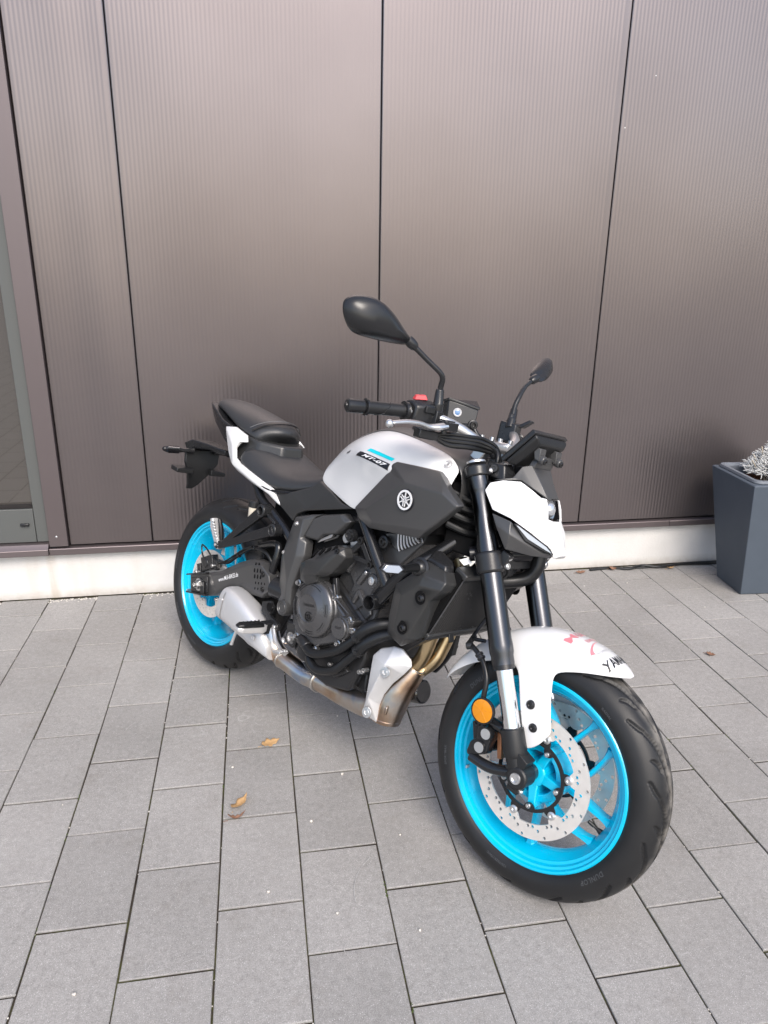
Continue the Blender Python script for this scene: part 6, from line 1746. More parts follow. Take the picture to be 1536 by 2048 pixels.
# ---------------------------------------------------------------- frame
fr = MB()
for s in (-1, 1):
    fr.tube([(1.03, s*.045, .90), (.90, s*.120, .830), (.789, s*.140, .7603), (.70, s*.10, .74), (.60, s*.10, .70)], .0165, 14, 6)
    fr.tube([(.772, s*.147, .770), (.849, s*.150, .6828), (.9086, s*.152, .6216), (.918, s*.152, .612)], .0165, 14, 4)
    fr.tube([(1.10, s*.020, .835), (1.06, s*.060, .785), (1.02, s*.110, .725), (.9841, s*.146, .6774), (.9333, s*.150, .6180), (.8900, s*.150, .560)], .0185, 16, 5)
    fr.lathe([(.0175, -.03), (.0215, -.03), (.0215, .028), (.0205, .030), (.0180, .030), (.0175, .028)], (.8870, s*.150, .5560), (.10, s, .02), 26, closed=True)
    fr.tube([(.9086, s*.152, .6216), (.87, s*.14, .57)], .013, 10, 1)
    fr.tube([(.20, s*.105, .735), (.2637, s*.116, .6912), (.3408, s*.120, .6637), (.4344, s*.120, .6183), (.50, s*.118, .56)], .0145, 12, 5)
    fr.tube([(-.05, s*.07, .84), (.15, s*.095, .77), (.40, s*.11, .70), (.60, s*.115, .69)], .012, 10, 4)
fr.tube([(.50, -.13, .60), (.50, .13, .60)], .016, 12, 1)
frame = part(fr, 'frame', 'frame')
# dark core of the tubes so that the cut ends read hollow
for s in (-1, 1):
    part(MB().lathe([(0, .0), (.0178, .0), (.0178, -.004)], (.8870, s*.155, .5560), (.10, s, .02), 20), 'tube_mouth', 'void', frame)
part(MB().lathe([(.0, .006), (.006, .006), (.0075, .009), (.0120, .009), (.0125, .003), (.0175, .003), (.018, -.012)], (.7528, -.160, .7035), (0, -1, 0), 20), 'frame_plug', 'plastic', frame)
# triangular engine bracket
b3 = [Vector(p) for p in K['brk3']]
def tri(ks, inset):
    c = sum(ks, Vector())/3
    return [(p.x+(c.x-p.x)*inset, p.z+(c.z-p.z)*inset) for p in ks]
V, F = fill2d([tri(b3, -.18), tri(b3, .36)[::-1]], .012, .0015)
bk3 = part(MB().add([(u, -.150+w, v) for u, v, w in V], F), 'engine_bracket', 'plastic', frame, recalc=False, sharp=40)
for p in b3: part(MB().lathe([(.0045, .001), (.006, .008), (.0095, .008), (.011, .001)], (p.x, -.156, p.z), (0, -1, 0), 16), 'bolt', 'bolt_dark', frame)
part(MB().lathe([(.004, .001), (.0055, .006), (.009, .006), (.011, 0), (.017, -.001), (.0175, -.01)], (.8703, -.150, .718), (0, -1, 0), 18), 'bolt', 'bolt_dark', frame)

# ---------------------------------------------------------------- engine
eg = MB()
eg.prism([(.53, .40), (.545, .50), (.60, .565), (.70, .56), (.78, .52), (.865, .475), (.875, .38), (.83, .27), (.74, .245), (.64, .255), (.56, .30)], -.135, .135)
eng = part(eg, 'engine', 'engine_dark', bevel=.008)
eng['label'] = 'graphite parallel twin engine block'
cy = MB()
cy.prism([(.69, .53), (.705, .62), (.765, .715), (.84, .765), (.97, .775), (.985, .745), (.915, .66), (.885, .60), (.865, .46), (.80, .45)], -.120, .120)
cyl = part(cy, 'cylinder_block', 'engine', eng, bevel=.006)
P = [(p[0], p[2]) for p in K['cyl_o']]
part(MB().prism(P, -.128, -.120, -.04), 'cylinder_side', 'engine', eng, bevel=.004, bseg=3)
# ribs and bosses on the cylinder side
cs = MB()
cs.tube([(.790, -.129, .578), (.812, -.130, .613)], .0105, 12, 1)
cs.tube([(.782, -.128, .520), (.800, -.130, .556)], .0095, 12, 1)
cs.tube([(.738, -.128, .598), (.758, -.133, .640)], .0125, 12, 1)
cs.tube([(.842, -.130, .520), (.858, -.131, .553)], .0095, 12, 1)
cs.loft([[(.800, -.128, .556), (.806, -.128, .564), (.806, -.142, .562), (.800, -.142, .556)], [(.838, -.128, .520), (.846, -.128, .528), (.846, -.142, .526), (.838, -.142, .520)]])
cs.loft([[(.79, -.128, .490), (.80, -.128, .50), (.80, -.138, .498), (.79, -.138, .490)], [(.835, -.128, .535), (.845, -.128, .545), (.845, -.138, .543), (.835, -.138, .535)]])
cs.lathe([(.0, .003), (.019, .003), (.021, 0)], (.8402, -.128, .5985), (0, -1, 0), 24)
part(cs, 'cylinder_boss', 'engine', eng, bevel=.002)
part(MB().lathe([(0, .002), (.005, .002), (.0065, .006), (.0115, .005), (.0125, 0)], (.8402, -.131, .5985), (0, -1, 0), 20), 'bolt', 'alu', eng)
for (x, z) in ((.8125, .614), (.862, .556), (.760, .642)):
    part(MB().lathe([(0, .006), (.006, .006), (.0075, .004), (.0075, -.002)], (x, -.131, z), (.4, 0, .9), 12), 'bolt', 'bolt', eng)
# head with fins
hd = MB()
hd.prism([(.835, .70), (.85, .755), (.90, .80), (1.00, .80), (.985, .745), (.93, .69)], -.118, .118)
part(hd, 'cylinder_head', 'engine_dark', eng, bevel=.005)
part(MB().prism([(p[0], p[2]) for p in K['fin_o']], -.132, -.118, 0), 'head_cover', 'engine', eng, bevel=.003)
for k in range(7):
    t = k/6
    a = Vector((.9050, -.134, .7490)).lerp(Vector((.9640, -.134, .7580)), t); b = Vector((.9150, -.134, .7080)).lerp(Vector((.9760, -.134, .7480)), t)
    part(MB().tube([a, a.lerp(b, .75)+Vector((0, 0, 0)), b+Vector((.006, 0, -.001))], .0022, 8, 3), 'cooling_fin', 'alu_matte', eng)
# right crankcase cover
co = [(p[0], p[2]) for p in K['case_o']]
cc_ = part(MB().prism(co, -.135, -.168, .035), 'crankcase_cover', 'engine', bevel=.005, bseg=3)
cc_['label'] = 'right crankcase cover with round clutch dome'
part(MB().prism([(x+(.70-x)*-.035, z+(.46-z)*-.035) for x, z in co], -.128, -.137, 0), 'cover_flange', 'engine_dark', cc_, bevel=.002)
CC = (.6800, -.168, .4680)
cl = MB().lathe([(.088, -.006), (.0865, .004), (.0845, .006), (.0845, .016), (.081, .0205), (.0745, .0245), (.062, .0265), (.057, .0280), (.045, .0345), (.0405, .0360), (.0385, .0345), (.0365, .0340), (0, .0345)], CC, (0, -1, 0), 72)
clo = part(cl, 'clutch_cover', 'engine', cc_, sharp=40)
# dark arc strips on the dome: shade of recessed slots put into colour
for a0, a1 in ((62, 100), (28, -2), (-18, -50), (-66, -95), (118, 150), (170, 215)):
    V_, F_ = [], []
    rows = []
    for r_, hh in ((.0665, .0262), (.0680, .0238), (.0720, .0234), (.0735, .0252)):
        rows.append([Vector((CC[0]+r_*math.cos(R(a)), CC[1]-hh-.0010, CC[2]+r_*math.sin(R(a)))) for a in np.linspace(a0, a1, 14)])
    part(MB().grid(rows), 'slot_shade', 'void', clo, recalc=True)
tv, tf = text2d('YAMAHA', .0125, 0, .0003)
part(MB().add([(CC[0]+u*.95, CC[1]-.0350-w, CC[2]+.010+v*.9+u*.18) for u, v, w in tv], tf), 'lettering', 'engine_dark', clo, recalc=False, sharp=0)
part(MB().lathe([(.0, .0), (.0035, .0), (.0045, .003), (.0075, .003), (.008, -.001), (.0115, -.0008), (.012, .0015), (.014, .0015), (.0145, -.002)], (.6870, CC[1]-.0350, .4470), (0, -1, 0), 24), 'bolt', 'bolt_dark', clo)
gc = part(MB().lathe([(.0, .0215), (.0275, .0215), (.0295, .0195), (.030, .012), (.0325, .011), (.033, -.004)], (.8020, -.168, .4520), (0, -1, 0), 40), 'timing_cap', 'engine', cc_)
tv, tf = text2d('EXUP', .0105, 0, .0002)
part(MB().add([(.8020+u*.95, -.1900-w, .4540+v*.9+u*.18) for u, v, w in tv], tf), 'lettering', 'engine_dark', gc, recalc=False, sharp=0)
for p in K['case_bolt']+[(.8398, -.17, .4560), (.700, -.17, .348), (.610, -.17, .356)]:
    part(MB().lathe([(.003, .002), (.004, .007), (.0062, .007), (.0068, .005), (.0068, 0), (.0095, -.001), (.0105, -.012)], (p[0], -.168, p[2]), (0, -1, 0), 14), 'bolt', 'bolt', cc_)
rb = MB()
rb.loft([[(.675, -.168, .548), (.690, -.168, .552), (.690, -.176, .552), (.675, -.176, .548)], [(.805, -.168, .500), (.820, -.168, .497), (.820, -.174, .497), (.805, -.174, .500)]])
rb.loft([[(.742, -.168, .520), (.750, -.168, .524), (.750, -.174, .522), (.742, -.174, .520)], [(.765, -.168, .440), (.773, -.168, .440), (.773, -.174, .440), (.765, -.174, .440)]])
part(rb, 'cover_rib', 'engine', cc_, bevel=.002)
# upper clutch actuator cover with slots
hc = [Vector(p) for p in K['hornc']]
cen = Vector((.690, 0, .592))
VV = hc + [Vector(p) for p in ((.640, -.206, .600), (.690, -.210, .612), (.7561, -.200, .6566), (.712, -.212, .592), (.700, -.212, .575), (.640, -.210, .560))]
ff = [(0, 1, 12), (1, 2, 13, 12), (2, 3, 14, 13), (3, 4, 14), (4, 5, 14), (5, 6, 15, 14), (6, 7, 16, 15), (7, 8, 16), (8, 9, 17, 16), (9, 10, 17), (10, 11, 17), (11, 0, 12, 17), (12, 13, 15, 16, 17), (13, 14, 15)]
hco = part(MB().shell(VV, ff, (0, .05, 0)), 'actuator_cover', 'panel_black', bevel=.004, bseg=3, bang=10)
for k in range(4):
    p = Vector((.668, -.1995, .630)).lerp(Vector((.735, -.186, .660)), k/3.3)
    part(MB().box(p, (.0065, .006, .030), Matrix.Rotation(R(38), 3, 'Y')), 'vent_slot_shade', 'void', hco, bevel=.001)  # near-black bars, painted as the shade inside the vents
part(MB().lathe([(.003, .0), (.004, .005), (.0075, .005), (.0085, 0)], (.752, -.196, .658), (0, -1, .2), 14), 'bolt', 'bolt_dark', hco)
lk = MB().tube([(.728, -.165, .555), (.745, -.168, .525)], .006, 8, 1).box((.733, -.158, .548), (.016, .012, .05), Matrix.Rotation(R(-20), 3, 'Y'))
part(lk, 'engine_link', 'engine_dark', eng, bevel=.002)
# bright throttle linkage seen in the gap
tb = MB()
tb.v = []; tb.f = []
tb.loft([[(.596, -.140, .638), (.612, -.140, .655), (.612, -.130, .655), (.596, -.130, .638)], [(.655, -.142, .668), (.664, -.142, .686), (.664, -.130, .686), (.655, -.130, .668)]])
tb.loft([[(.600, -.120, .640), (.612, -.120, .652), (.612, -.112, .652), (.600, -.112, .640)], [(.655, -.122, .668), (.664, -.122, .682), (.664, -.112, .682), (.655, -.112, .668)]])
tb.lathe([(0, .004), (.014, .004), (.016, 0)], (.700, -.122, .680), (0, -1, 0), 20)
tb.box((.735, -.120, .672), (.03, .006, .018), Matrix.Rotation(R(-20), 3, 'Y'))
part(tb, 'throttle_linkage', 'alu', bevel=.002)
part(MB().loft([[(.56, -.115, .56), (.56, .115, .56), (.56, .115, .72), (.56, -.115, .72)], [(.78, -.115, .58), (.78, .115, .58), (.80, .115, .74), (.80, -.115, .74)]]), 'throttle_body', 'void')  # fill block, near black to put shade behind the gaps here
# water pump and coolant pipes
wp = MB().lathe([(.0, .016), (.016, .016), (.026, .012), (.034, .006), (.036, -.02)], (.640, -.150, .322), (0, -1, 0), 28)
wp.tube([(.628, -.162, .352), (.650, -.168, .352), (.672, -.172, .345)], [.017, .0175, .0165], 16, 4)
wpo = part(wp, 'water_pump', 'engine_dark', bevel=.002)
for a in (30, 150, 210, 275, 330): part(bolt_geo((.640+.033*math.cos(R(a)), -.150, .322+.033*math.sin(R(a))), (0, -1, 0), .0055, .006), 'bolt', 'bolt', wpo)
part(MB().tube([(.662, -.172, .347), (.6900, -.178, .3400), (.7230, -.178, .3440), (.7600, -.176, .3610), (.8007, -.172, .3858), (.8299, -.165, .4176), (.8540, -.156, .4460)], .0135, 18, 6), 'coolant_pipe', 'hose')
part(MB().tube([(.680, -.165, .318), (.693, -.170, .3084), (.7200, -.171, .2990), (.7560, -.170, .3060), (.7992, -.168, .3283), (.8269, -.160, .3631), (.8600, -.152, .4060)], .0125, 18, 6), 'coolant_pipe', 'hose')
part(MB().tube([(.8460, -.158, .4370), (.8690, -.150, .4700), (.8950, -.130, .4920), (.930, -.100, .5050), (.98, -.09, .53)], .0185, 18, 6), 'coolant_hose', 'hose')
part(MB().tube([(.8540, -.153, .3990), (.8780, -.147, .4330), (.9050, -.130, .4600), (.940, -.105, .4800), (1.0, -.09, .50)], .0175, 18, 6), 'coolant_hose', 'hose')
for (c0, d0, r_) in (((.8500, -.157, .4420), (.55, .15, .75), .0200), ((.8580, -.152, .4050), (.55, .15, .75), .0190)):
    part(MB().lathe([(r_-.002, -.007), (r_, -.006), (r_, .006), (r_-.002, .007)], c0, d0, 20).box(V3(c0)+V3((.010, -.016, .0)), (.012, .012, .010)), 'hose_clip', 'plastic')
# sump side, breather hoses, sensors
part(MB().prism([(.70, .255), (.74, .31), (.86, .345), (.865, .26), (.83, .225), (.72, .225)], -.100, .100), 'sump', 'engine_dark', eng, bevel=.006)
sd_ = MB()
sd_.tube([(.790, -.112, .335), (.782, -.115, .300), (.778, -.116, .268)], .0065, 8, 4)
sd_.tube([(.835, -.118, .400), (.834, -.120, .350), (.828, -.120, .300)], .0075, 8, 4)
sd_.tube([(.845, -.112, .380), (.85, -.114, .33), (.840, -.112, .30)], .0045, 8, 4)
part(sd_, 'breather_hose', 'hose')
part(MB().tube([(.77, -.110, .318), (.81, -.112, .325), (.86, -.108, .330), (.88, -.10, .36)], .003, 6, 5).tube([(.77, -.108, .312), (.80, -.112, .290), (.835, -.112, .285), (.87, -.10, .27)], .0022, 6, 5), 'wiring', 'hose')
for p in ((.760, -.150, .325), (.805, -.152, .335), (.700, -.150, .285), (.870, -.128, .345), (.858, -.128, .340)):
    part(bolt_geo(p, (0, -1, 0), .0065, .008), 'bolt', 'bolt', eng)
part(MB().prism([(.745, .31), (.80, .345), (.83, .33), (.78, .29)], -.100, -.148), 'engine_foot', 'engine_dark', eng, bevel=.003)
part(MB().lathe([(0, .004), (.004, .004), (.005, .018), (.0065, .018), (.0065, 0)], (.872, -.115, .350), (0, -1, 0), 12), 'sensor', 'alu', eng)

# ---------------------------------------------------------------- radiator
rt0, rb0 = Vector((1.143, 0, .706)), Vector((1.066, 0, .528))
rd = (rb0-rt0); rn = Vector((-rd.z, 0, rd.x)).normalized()
if rn.x < 0: rn = -rn
W = .136
def rp(t, y, d): return rt0+rd*t+Vector((0, y, 0))+rn*d
rad_mb = MB().loft([[rp(0, -W, 0), rp(0, W, 0), rp(1, W, 0), rp(1, -W, 0)], [rp(0, -W, -.025), rp(0, W, -.025), rp(1, W, -.025), rp(1, -W, -.025)]])
rad_o = part(rad_mb, 'radiator', 'void')  # core coloured near black, painted shade between the fins
fin = MB()
nf = 30
for i in range(nf):      # pleated core: each fin a thin ridge
    y = -W+.008+(2*W-.016)*i/(nf-1)
    a, b = rp(.03, y, .001), rp(.97, y, .001)
    fin.loft([[a+Vector((0, -.0009, 0)), a+rn*.0040, a+Vector((0, .0009, 0))], [b+Vector((0, -.0009, 0)), b+rn*.0040, b+Vector((0, .0009, 0))]])
fo_ = part(fin, 'radiator_fins', 'engine', rad_o)
fo_['kind'] = 'stuff'
rfm = MB()
for t0, t1 in ((-.05, .035), (.965, 1.06)):
    rfm.loft([[rp(t0, -W, .010), rp(t0, W, .010), rp(t1, W, .010), rp(t1, -W, .010)], [rp(t0, -W, -.03), rp(t0, W, -.03), rp(t1, W, -.03), rp(t1, -W, -.03)]])
part(rfm, 'radiator_tank', 'panel_black', rad_o, bevel=.004)
sk = MB().shell([rp(1.0, -W-.004, .012), rp(1.0, W, .012), rp(1.09, W, .004), rp(1.16, .10, -.004), rp(1.13, 0, -.002), rp(1.14, -.08, -.004), rp(1.30, -.13, -.012), rp(1.36, -W-.012, -.014)], [(0, 1, 2, 3, 4, 5, 6, 7)], -rn*.004)
part(sk, 'radiator_skirt', 'plastic', rad_o, bevel=.002)
part(MB().box(rp(1.03, -.045, .014), (.006, .018, .028), Matrix.Rotation(R(-22), 3, 'Y')), 'skirt_clip', 'plastic_rough', rad_o, bevel=.002)
part(MB().lathe([(.02, -.02), (.045, -.018), (.048, -.008), (.045, 0), (.02, .002)], rp(.45, .075, -.03), rn, 24), 'radiator_fan', 'void', rad_o)
part(MB().tube([(1.205, .075, .790), (1.210, .072, .745), (1.195, .060, .712), (1.165, .030, .695), (1.13, -.02, .688), (1.10, -.06, .69)], .018, 16, 7), 'upper_coolant_hose', 'hose', rad_o)
hn = MB().lathe([(0, .012), (.015, .012), (.032, .006), (.034, 0), (.034, -.012), (0, -.014)], (1.165, .01, .742), (1, -.1, .2), 26)
hn.box((1.16, -.03, .735), (.03, .05, .05)).box((1.17, .045, .757), (.03, .04, .035))
part(hn, 'horn', 'plastic', bevel=.003)
part(MB().tube([(1.17, -.05, .775), (1.19, -.04, .755), (1.195, -.03, .725), (1.18, -.05, .700), (1.16, -.06, .69)], .004, 8, 6).tube([(1.16, -.055, .79), (1.178, -.055, .76), (1.18, -.052, .735), (1.165, -.06, .71)], .003, 8, 6), 'wiring', 'hose', rad_o)

def rad_cover(s):
    o = K['rc_o']+K['rc_o2']+K['rc_o3']
    i_ = K['rc_in']
    VV = [Vector(p) for p in o+i_]
    # o0..8 top/front edge, 9,10 bottom, 11..14 rear edge; inner 15..23
    I = 15
    ff = [(0, 1, 2, I+1, I+0), (2, 3, 4, I+1), (4, 5, I+2, I+1), (0, I+0, 14), (I+0, I+1, I+2, I+3), (14, I+0, I+3, I+4), (5, 6, I+8, I+2), (I+2, I+8, I+3), (6, 7, I+8), (7, 8, I+7, I+8), (8, 9, I+7), (9, 10, I+6, I+7), (10, 11, I+6), (11, 12, I+5, I+6), (12, 13, I+5), (13, 14, I+4, I+5), (I+3, I+8, I+7, I+6, I+5, I+4)]
    def off(v): return Vector((0, .035, 0))+(Vector((1.05, 0, .61))-Vector((v.x, 0, v.z)))*.05
    mb = MB().shell(VV, ff, off)
    return mb if s < 0 else mb.mirror()
for s in (-1, 1):
    rc = part(rad_cover(s), 'radiator_cover', 'panel_black', bevel=.006, bseg=3, bang=8)
    tp = [Vector((p[0], -s*p[1], p[2])) for p in K['rc_top']]
    part(MB().loft([[p+Vector((0, 0, -.018)) for p in tp], tp, [sum(tp, Vector())/6+(p-sum(tp, Vector())/6)*.82+Vector((0, 0, .010)) for p in tp]]), 'cover_cap', 'plastic', rc, bevel=.004)
    for p in K['rc_b1']:
        part(MB().lathe([(.0, -.0005), (.0145, -.0005), (.0165, .0008), (.0175, .0002)], (p[0], s*(abs(p[1])-.0015), p[2]), (0, s, .0), 24), 'bolt_well_shade', 'void', rc)  # dark disc, paints the shade of a sunken well
        part(MB().lathe([(.0, .004), (.003, .004), (.004, .008), (.008, .006), (.0095, .001)], (p[0]+.004, s*(abs(p[1])-.0015), p[2]), (0, s, 0), 18), 'bolt', 'bolt_dark', rc)
    # indicator
    st = part(MB().tube([(1.0440, s*.182, .7010), (1.0500, s*.215, .7045), (1.0590, s*.262, .7060)], [.0125, .0105, .009], 14, 4), 'turn_signal', 'hose')
    if s < 0: st['label'] = 'front turn signal with clear lens beside the radiator cover'
    part(MB().lathe([(.014, 0), (.026, .002), (.027, .006), (.021, .009), (.020, .014), (.015, .020), (.012, .022)], (1.0430, s*.178, .7005), (.1, s, .08), 24), 'signal_base', 'plastic', st)
    L_ = [Vector((p[0], -s*p[1], p[2])) for p in K['sig_l']]
    cS = sum(L_, Vector())/6
    fx = Vector((.85, s*-.25*-1, .0)).normalized()
    part(MB().loft([[cS+(p-cS)*.75-fx*.014 for p in L_], [cS+(p-cS)*1.02-fx*.006 for p in L_], [cS+(p-cS)*1.02+fx*.003 for p in L_]]), 'signal_body', 'gloss_black', st, bevel=.0015)
    part(MB().loft([[cS+(p-cS)*.86+fx*.0032 for p in L_], [cS+(p-cS)*.80+fx*.0062 for p in L_]]), 'signal_lens', 'chrome_lens', st, bevel=.001)
part(MB().shell([(1.106, -.116, .738), (1.122, -.106, .748), (1.132, -.096, .738), (1.118, -.108, .727)], [(0, 1, 2, 3)], (-.003, .003, 0)), 'warning_tag', 'ink_white')
part(MB().tube([(1.12, -.10, .758), (1.15, -.07, .768), (1.19, -.03, .775), (1.21, .02, .78)], .019, 14, 5), 'upper_loom', 'gloss_black')
nk = MB()      # near-black fill around the steering head, shade painted behind the cover tip
nk.loft([[(1.03, -.11, .80), (1.03, .11, .80), (1.03, .11, .92), (1.03, -.11, .92)], [(1.09, -.075, .80), (1.09, .075, .80), (1.085, .075, .93), (1.085, -.075, .93)]])
nk.loft([[(1.03, -.10, .75), (1.03, .10, .75), (1.03, .10, .80), (1.03, -.10, .80)], [(1.10, -.07, .74), (1.10, .07, .74), (1.10, .07, .79), (1.10, -.07, .79)]])
part(nk, 'inner_shade_fill', 'void', bevel=.005)
for z in (.895, .870, .845, .815): part(MB().tube([(1.045, -.118, z), (1.085, -.085, z-.012), (1.11, -.03, z-.015), (1.11, .03, z-.015)], .009, 10, 5), 'wiring', 'hose')

# ---------------------------------------------------------------- exhaust
part(MB().tube([(.985, -.062, .700), (1.035, -.062, .620), (1.030, -.062, .540), (1.018, -.060, .4690), (1.000, -.058, .4200), (.970, -.058, .385)], .0195, 20, 7), 'header_pipe', 'gold')
part(MB().tube([(.985, .045, .700), (1.035, .040, .620), (1.030, .020, .540), (1.020, .004, .4628), (1.008, -.010, .4150), (.968, -.030, .365)], .0195, 20, 7), 'header_pipe', 'gold')
part(MB().tube([(.986, -.048, .396), (.973, -.056, .368), (.958, -.068, .325), (.9480, -.078, .265), (.9430, -.081, .2320)], [.030, .038, .0435, .0435, .0425], 28, 6), 'collector', 'exhaust')
part(MB().lathe([(.0, -.004), (.038, -.004), (.044, 0), (.045, .008), (.043, .010)], (.9425, -.0815, .2300), (.02, 0, 1), 28), 'collector_end', 'exhaust')
part(MB().lathe([(.0255, -.006), (.028, -.004), (.028, .004), (.0255, .006)], (.985, -.050, .400), (.55, 0, .8), 24), 'collector_band', 'steel')
part(MB().box((.972, -.122, .275), (.010, .006, .022)), 'weld_tab', 'exhaust', bevel=.002)
shd = [Vector(p) for p in K['shield']]
sc_ = [Vector((.962, -.150, .408)), Vector((.930, -.156, .300)), Vector((.985, -.128, .420))]
VV = shd+sc_
a, b, c = 15, 16, 17
ff = [(0, 1, a), (1, 2, 17, a), (2, 3, 17), (3, 4, 17), (4, 5, a, 17), (5, 6, a), (6, 7, b, a), (7, 8, b), (8, 9, b), (9, 10, b), (10, 11, b), (11, 12, b), (12, 13, a, b), (13, 14, a), (14, 0, a)]
sh_o = part(MB().shell(VV, ff, (-.004, .006, 0)), 'exhaust_shield', 'alu_matte', bevel=.004, bseg=3, bang=8)
for p in K['shield_b']:
    part(MB().lathe([(.0, .0005), (.004, .0005), (.0055, .003), (.0085, .0028), (.0095, .001), (.014, .0008), (.0155, -.002)], (p[0], p[1]-.010, p[2]), (.15, -1, .1), 22), 'bolt', 'alu', sh_o)
part(MB().tube([(.925, -.080, .262), (.86, -.082, .240), (.7723, -.082, .2269), (.7042, -.090, .2281), (.6618, -.098, .2273), (.6127, -.105, .2233), (.5654, -.115, .2308), (.5142, -.130, .2449), (.4835, -.140, .2673), (.4700, -.147, .3000), (.462, -.152, .335)], [.040, .040, .036, .034, .031, .031, .030, .029, .029, .027, .024], 26, 6), 'link_pipe', 'exhaust')
part(MB().tube([(.90, -.090, .215), (.80, -.092, .198), (.70, -.100, .199), (.6127, -.112, .197), (.55, -.122, .204), (.49, -.142, .232)], .0035, 8, 6), 'pipe_seam', 'exhaust')
for (p, d, r_) in (((.6700, -.0975, .2275), (1, -.1, 0), .0365), ((.5250, -.127, .241), (1, -.25, -.3), .0325)):
    part(MB().lathe([(r_-.003, -.006), (r_, -.004), (r_, .004), (r_-.003, .006)], p, d, 26), 'pipe_band', 'steel')
part(MB().lathe([(.009, -.004), (.010, .004), (.0075, .006), (.0075, .016), (.0095, .017), (.0095, .026), (.006, .028), (.005, .042)], (.7400, -.105, .2480), (-.35, -.4, .85), 14), 'lambda_sensor', 'steel')
of = part(MB().lathe([(.0, .0), (.028, .0), (.0325, .003), (.034, .008), (.034, .060), (.030, .064)], (1.0, -.012, .3240), (-.95, 0, -.30), 32), 'oil_filter', 'gloss')
part(MB().loft([[(.978, .070, .50), (.978, .090, .50), (.985, .090, .42), (.985, .066, .42)], [(1.008, .070, .50), (1.008, .090, .50), (1.006, .090, .42), (1.006, .066, .42)]]), 'horn_bracket', 'plastic', bevel=.003)
part(MB().tube([(.985, .085, .45), (.962, .085, .40), (.938, .085, .355)], [.022, .022, .018], 16, 4), 'coolant_bottle', 'gloss_black')
# muffler
def ell(c, w, h, n=28, p=3.8, roll=0):
    out = []
    for k in range(n):
        a = 2*math.pi*k/n
        ca, sa = math.cos(a), math.sin(a)
        y = math.copysign(abs(ca)**(2/p), ca)*w; z = math.copysign(abs(sa)**(2/p), sa)*h
        out.append(Vector((c[0]+z*math.sin(R(roll)), c[1]+y, c[2]+z*math.cos(R(roll)))))
    return out
ms = [ell((.238, -.160, .332), .036, .052, roll=14), ell((.232, -.162, .332), .041, .059, roll=14), ell((.252, -.164, .333), .0425, .060, roll=11), ell((.290, -.165, .331), .043, .059, roll=6), ell((.360, -.164, .318), .043, .056), ell((.430, -.158, .297), .041, .047, roll=-6), ell((.480, -.152, .276), .038, .036, roll=-12), ell((.502, -.149, .262), .033, .026, roll=-18)]
mfl = part(MB().loft(ms), 'muffler', 'alu_matte', sharp=40)
mfl['label'] = 'short satin silver muffler beneath the swingarm'
part(MB().loft([ell((.262, -.164, .3312), .0440, .0585, roll=6), ell((.266, -.1642, .3312), .0440, .0585, roll=6)], cap=False), 'muffler_band', 'steel', mfl)
part(MB().loft([ell((.231, -.161, .330), .028, .040, roll=8), ell((.246, -.161, .330), .026, .038, roll=8)]), 'muffler_outlet', 'void', mfl)
lw = [(.300, -.185, .274), (.400, -.182, .248), (.500, -.168, .236), (.506, -.150, .250), (.480, -.130, .270), (.36, -.13, .262)]
part(MB().shell(lw, [tuple(range(6))], (0, 0, .01)), 'muffler_skirt', 'alu_matte', mfl, bevel=.004)
part(bolt_geo((.262, -.206, .352), (-.1, -1, .15), .0055, .003), 'bolt', 'alu_matte', mfl)
part(bolt_geo((.445, -.200, .290), (0, -1, -.1), .0095, .003), 'bolt', 'alu_matte', mfl)

# ---------------------------------------------------------------- swingarm, rear brake, pegs
def swing(s):
    o = [Vector((p[0], -s*p[1], p[2])) for p in K['swing_o']]
    i_ = [Vector((p[0], -s*p[1], p[2])) for p in K['swing_in']]
    VV = o+i_
    I = 16
    ff = [(1, 2, I+1, I+0), (2, 3, I+2, I+1), (3, 4, I+3, I+2), (4, 5, I+3), (5, 6, I+4, I+3), (6, 7, I+5, I+4), (7, 8, I+6, I+5), (8, 9, I+7, I+6), (9, 10, I+7), (10, 11, I+8, I+7), (11, 12, I+9, I+8), (12, 13, I+10, I+9), (13, 14, I+10), (14, 1, I+0, I+10), (0, 1, 14, 15),
          (I+0, I+1, I+9, I+10), (I+1, I+2, I+8, I+9), (I+2, I+3, I+8), (I+3, I+4, I+5, I+6, I+7, I+8)]
    return MB().shell(VV, ff, (0, -s*.034, 0))
sw_o = part(swing(-1), 'swingarm', 'cover', bevel=.004, bseg=3, bang=9)
sl_ = part(swing(1), 'swingarm_left', 'plastic', sw_o, bevel=.004, bang=9)
part(MB().tube([(.33, -.12, .44), (.33, .12, .44)], .03, 16, 1).tube([(.43, -.13, .445), (.53, -.12, .445)], .035, 16, 1).tube([(.43, .13, .445), (.53, .12, .445)], .035, 16, 1), 'swingarm_bridge', 'plastic', sw_o)
tv, tf = text2d('www.Müli-BIKES.de', .0125, .15, .0001)
ux = (Vector((.2494, -.155, .4303))-Vector((.1264, -.152, .3701))).normalized(); uy = Vector((-.42, 0, .9)); uy = (uy-ux*uy.dot(ux)).normalized()
bpy.context.view_layer.update(); _dg = bpy.context.evaluated_depsgraph_get()
mid_ = Vector((.188, -.15, .4010))
sc0 = .128/(max(u for u, v, w in tv)-min(u for u, v, w in tv))
part(MB().add([surf(sw_o, mid_+ux*u*sc0+uy*v*sc0*1.25, (0, -1, 0), .0010) for u, v, w in tv], tf), 'lettering', 'ink_white', sw_o, recalc=False, sharp=0)
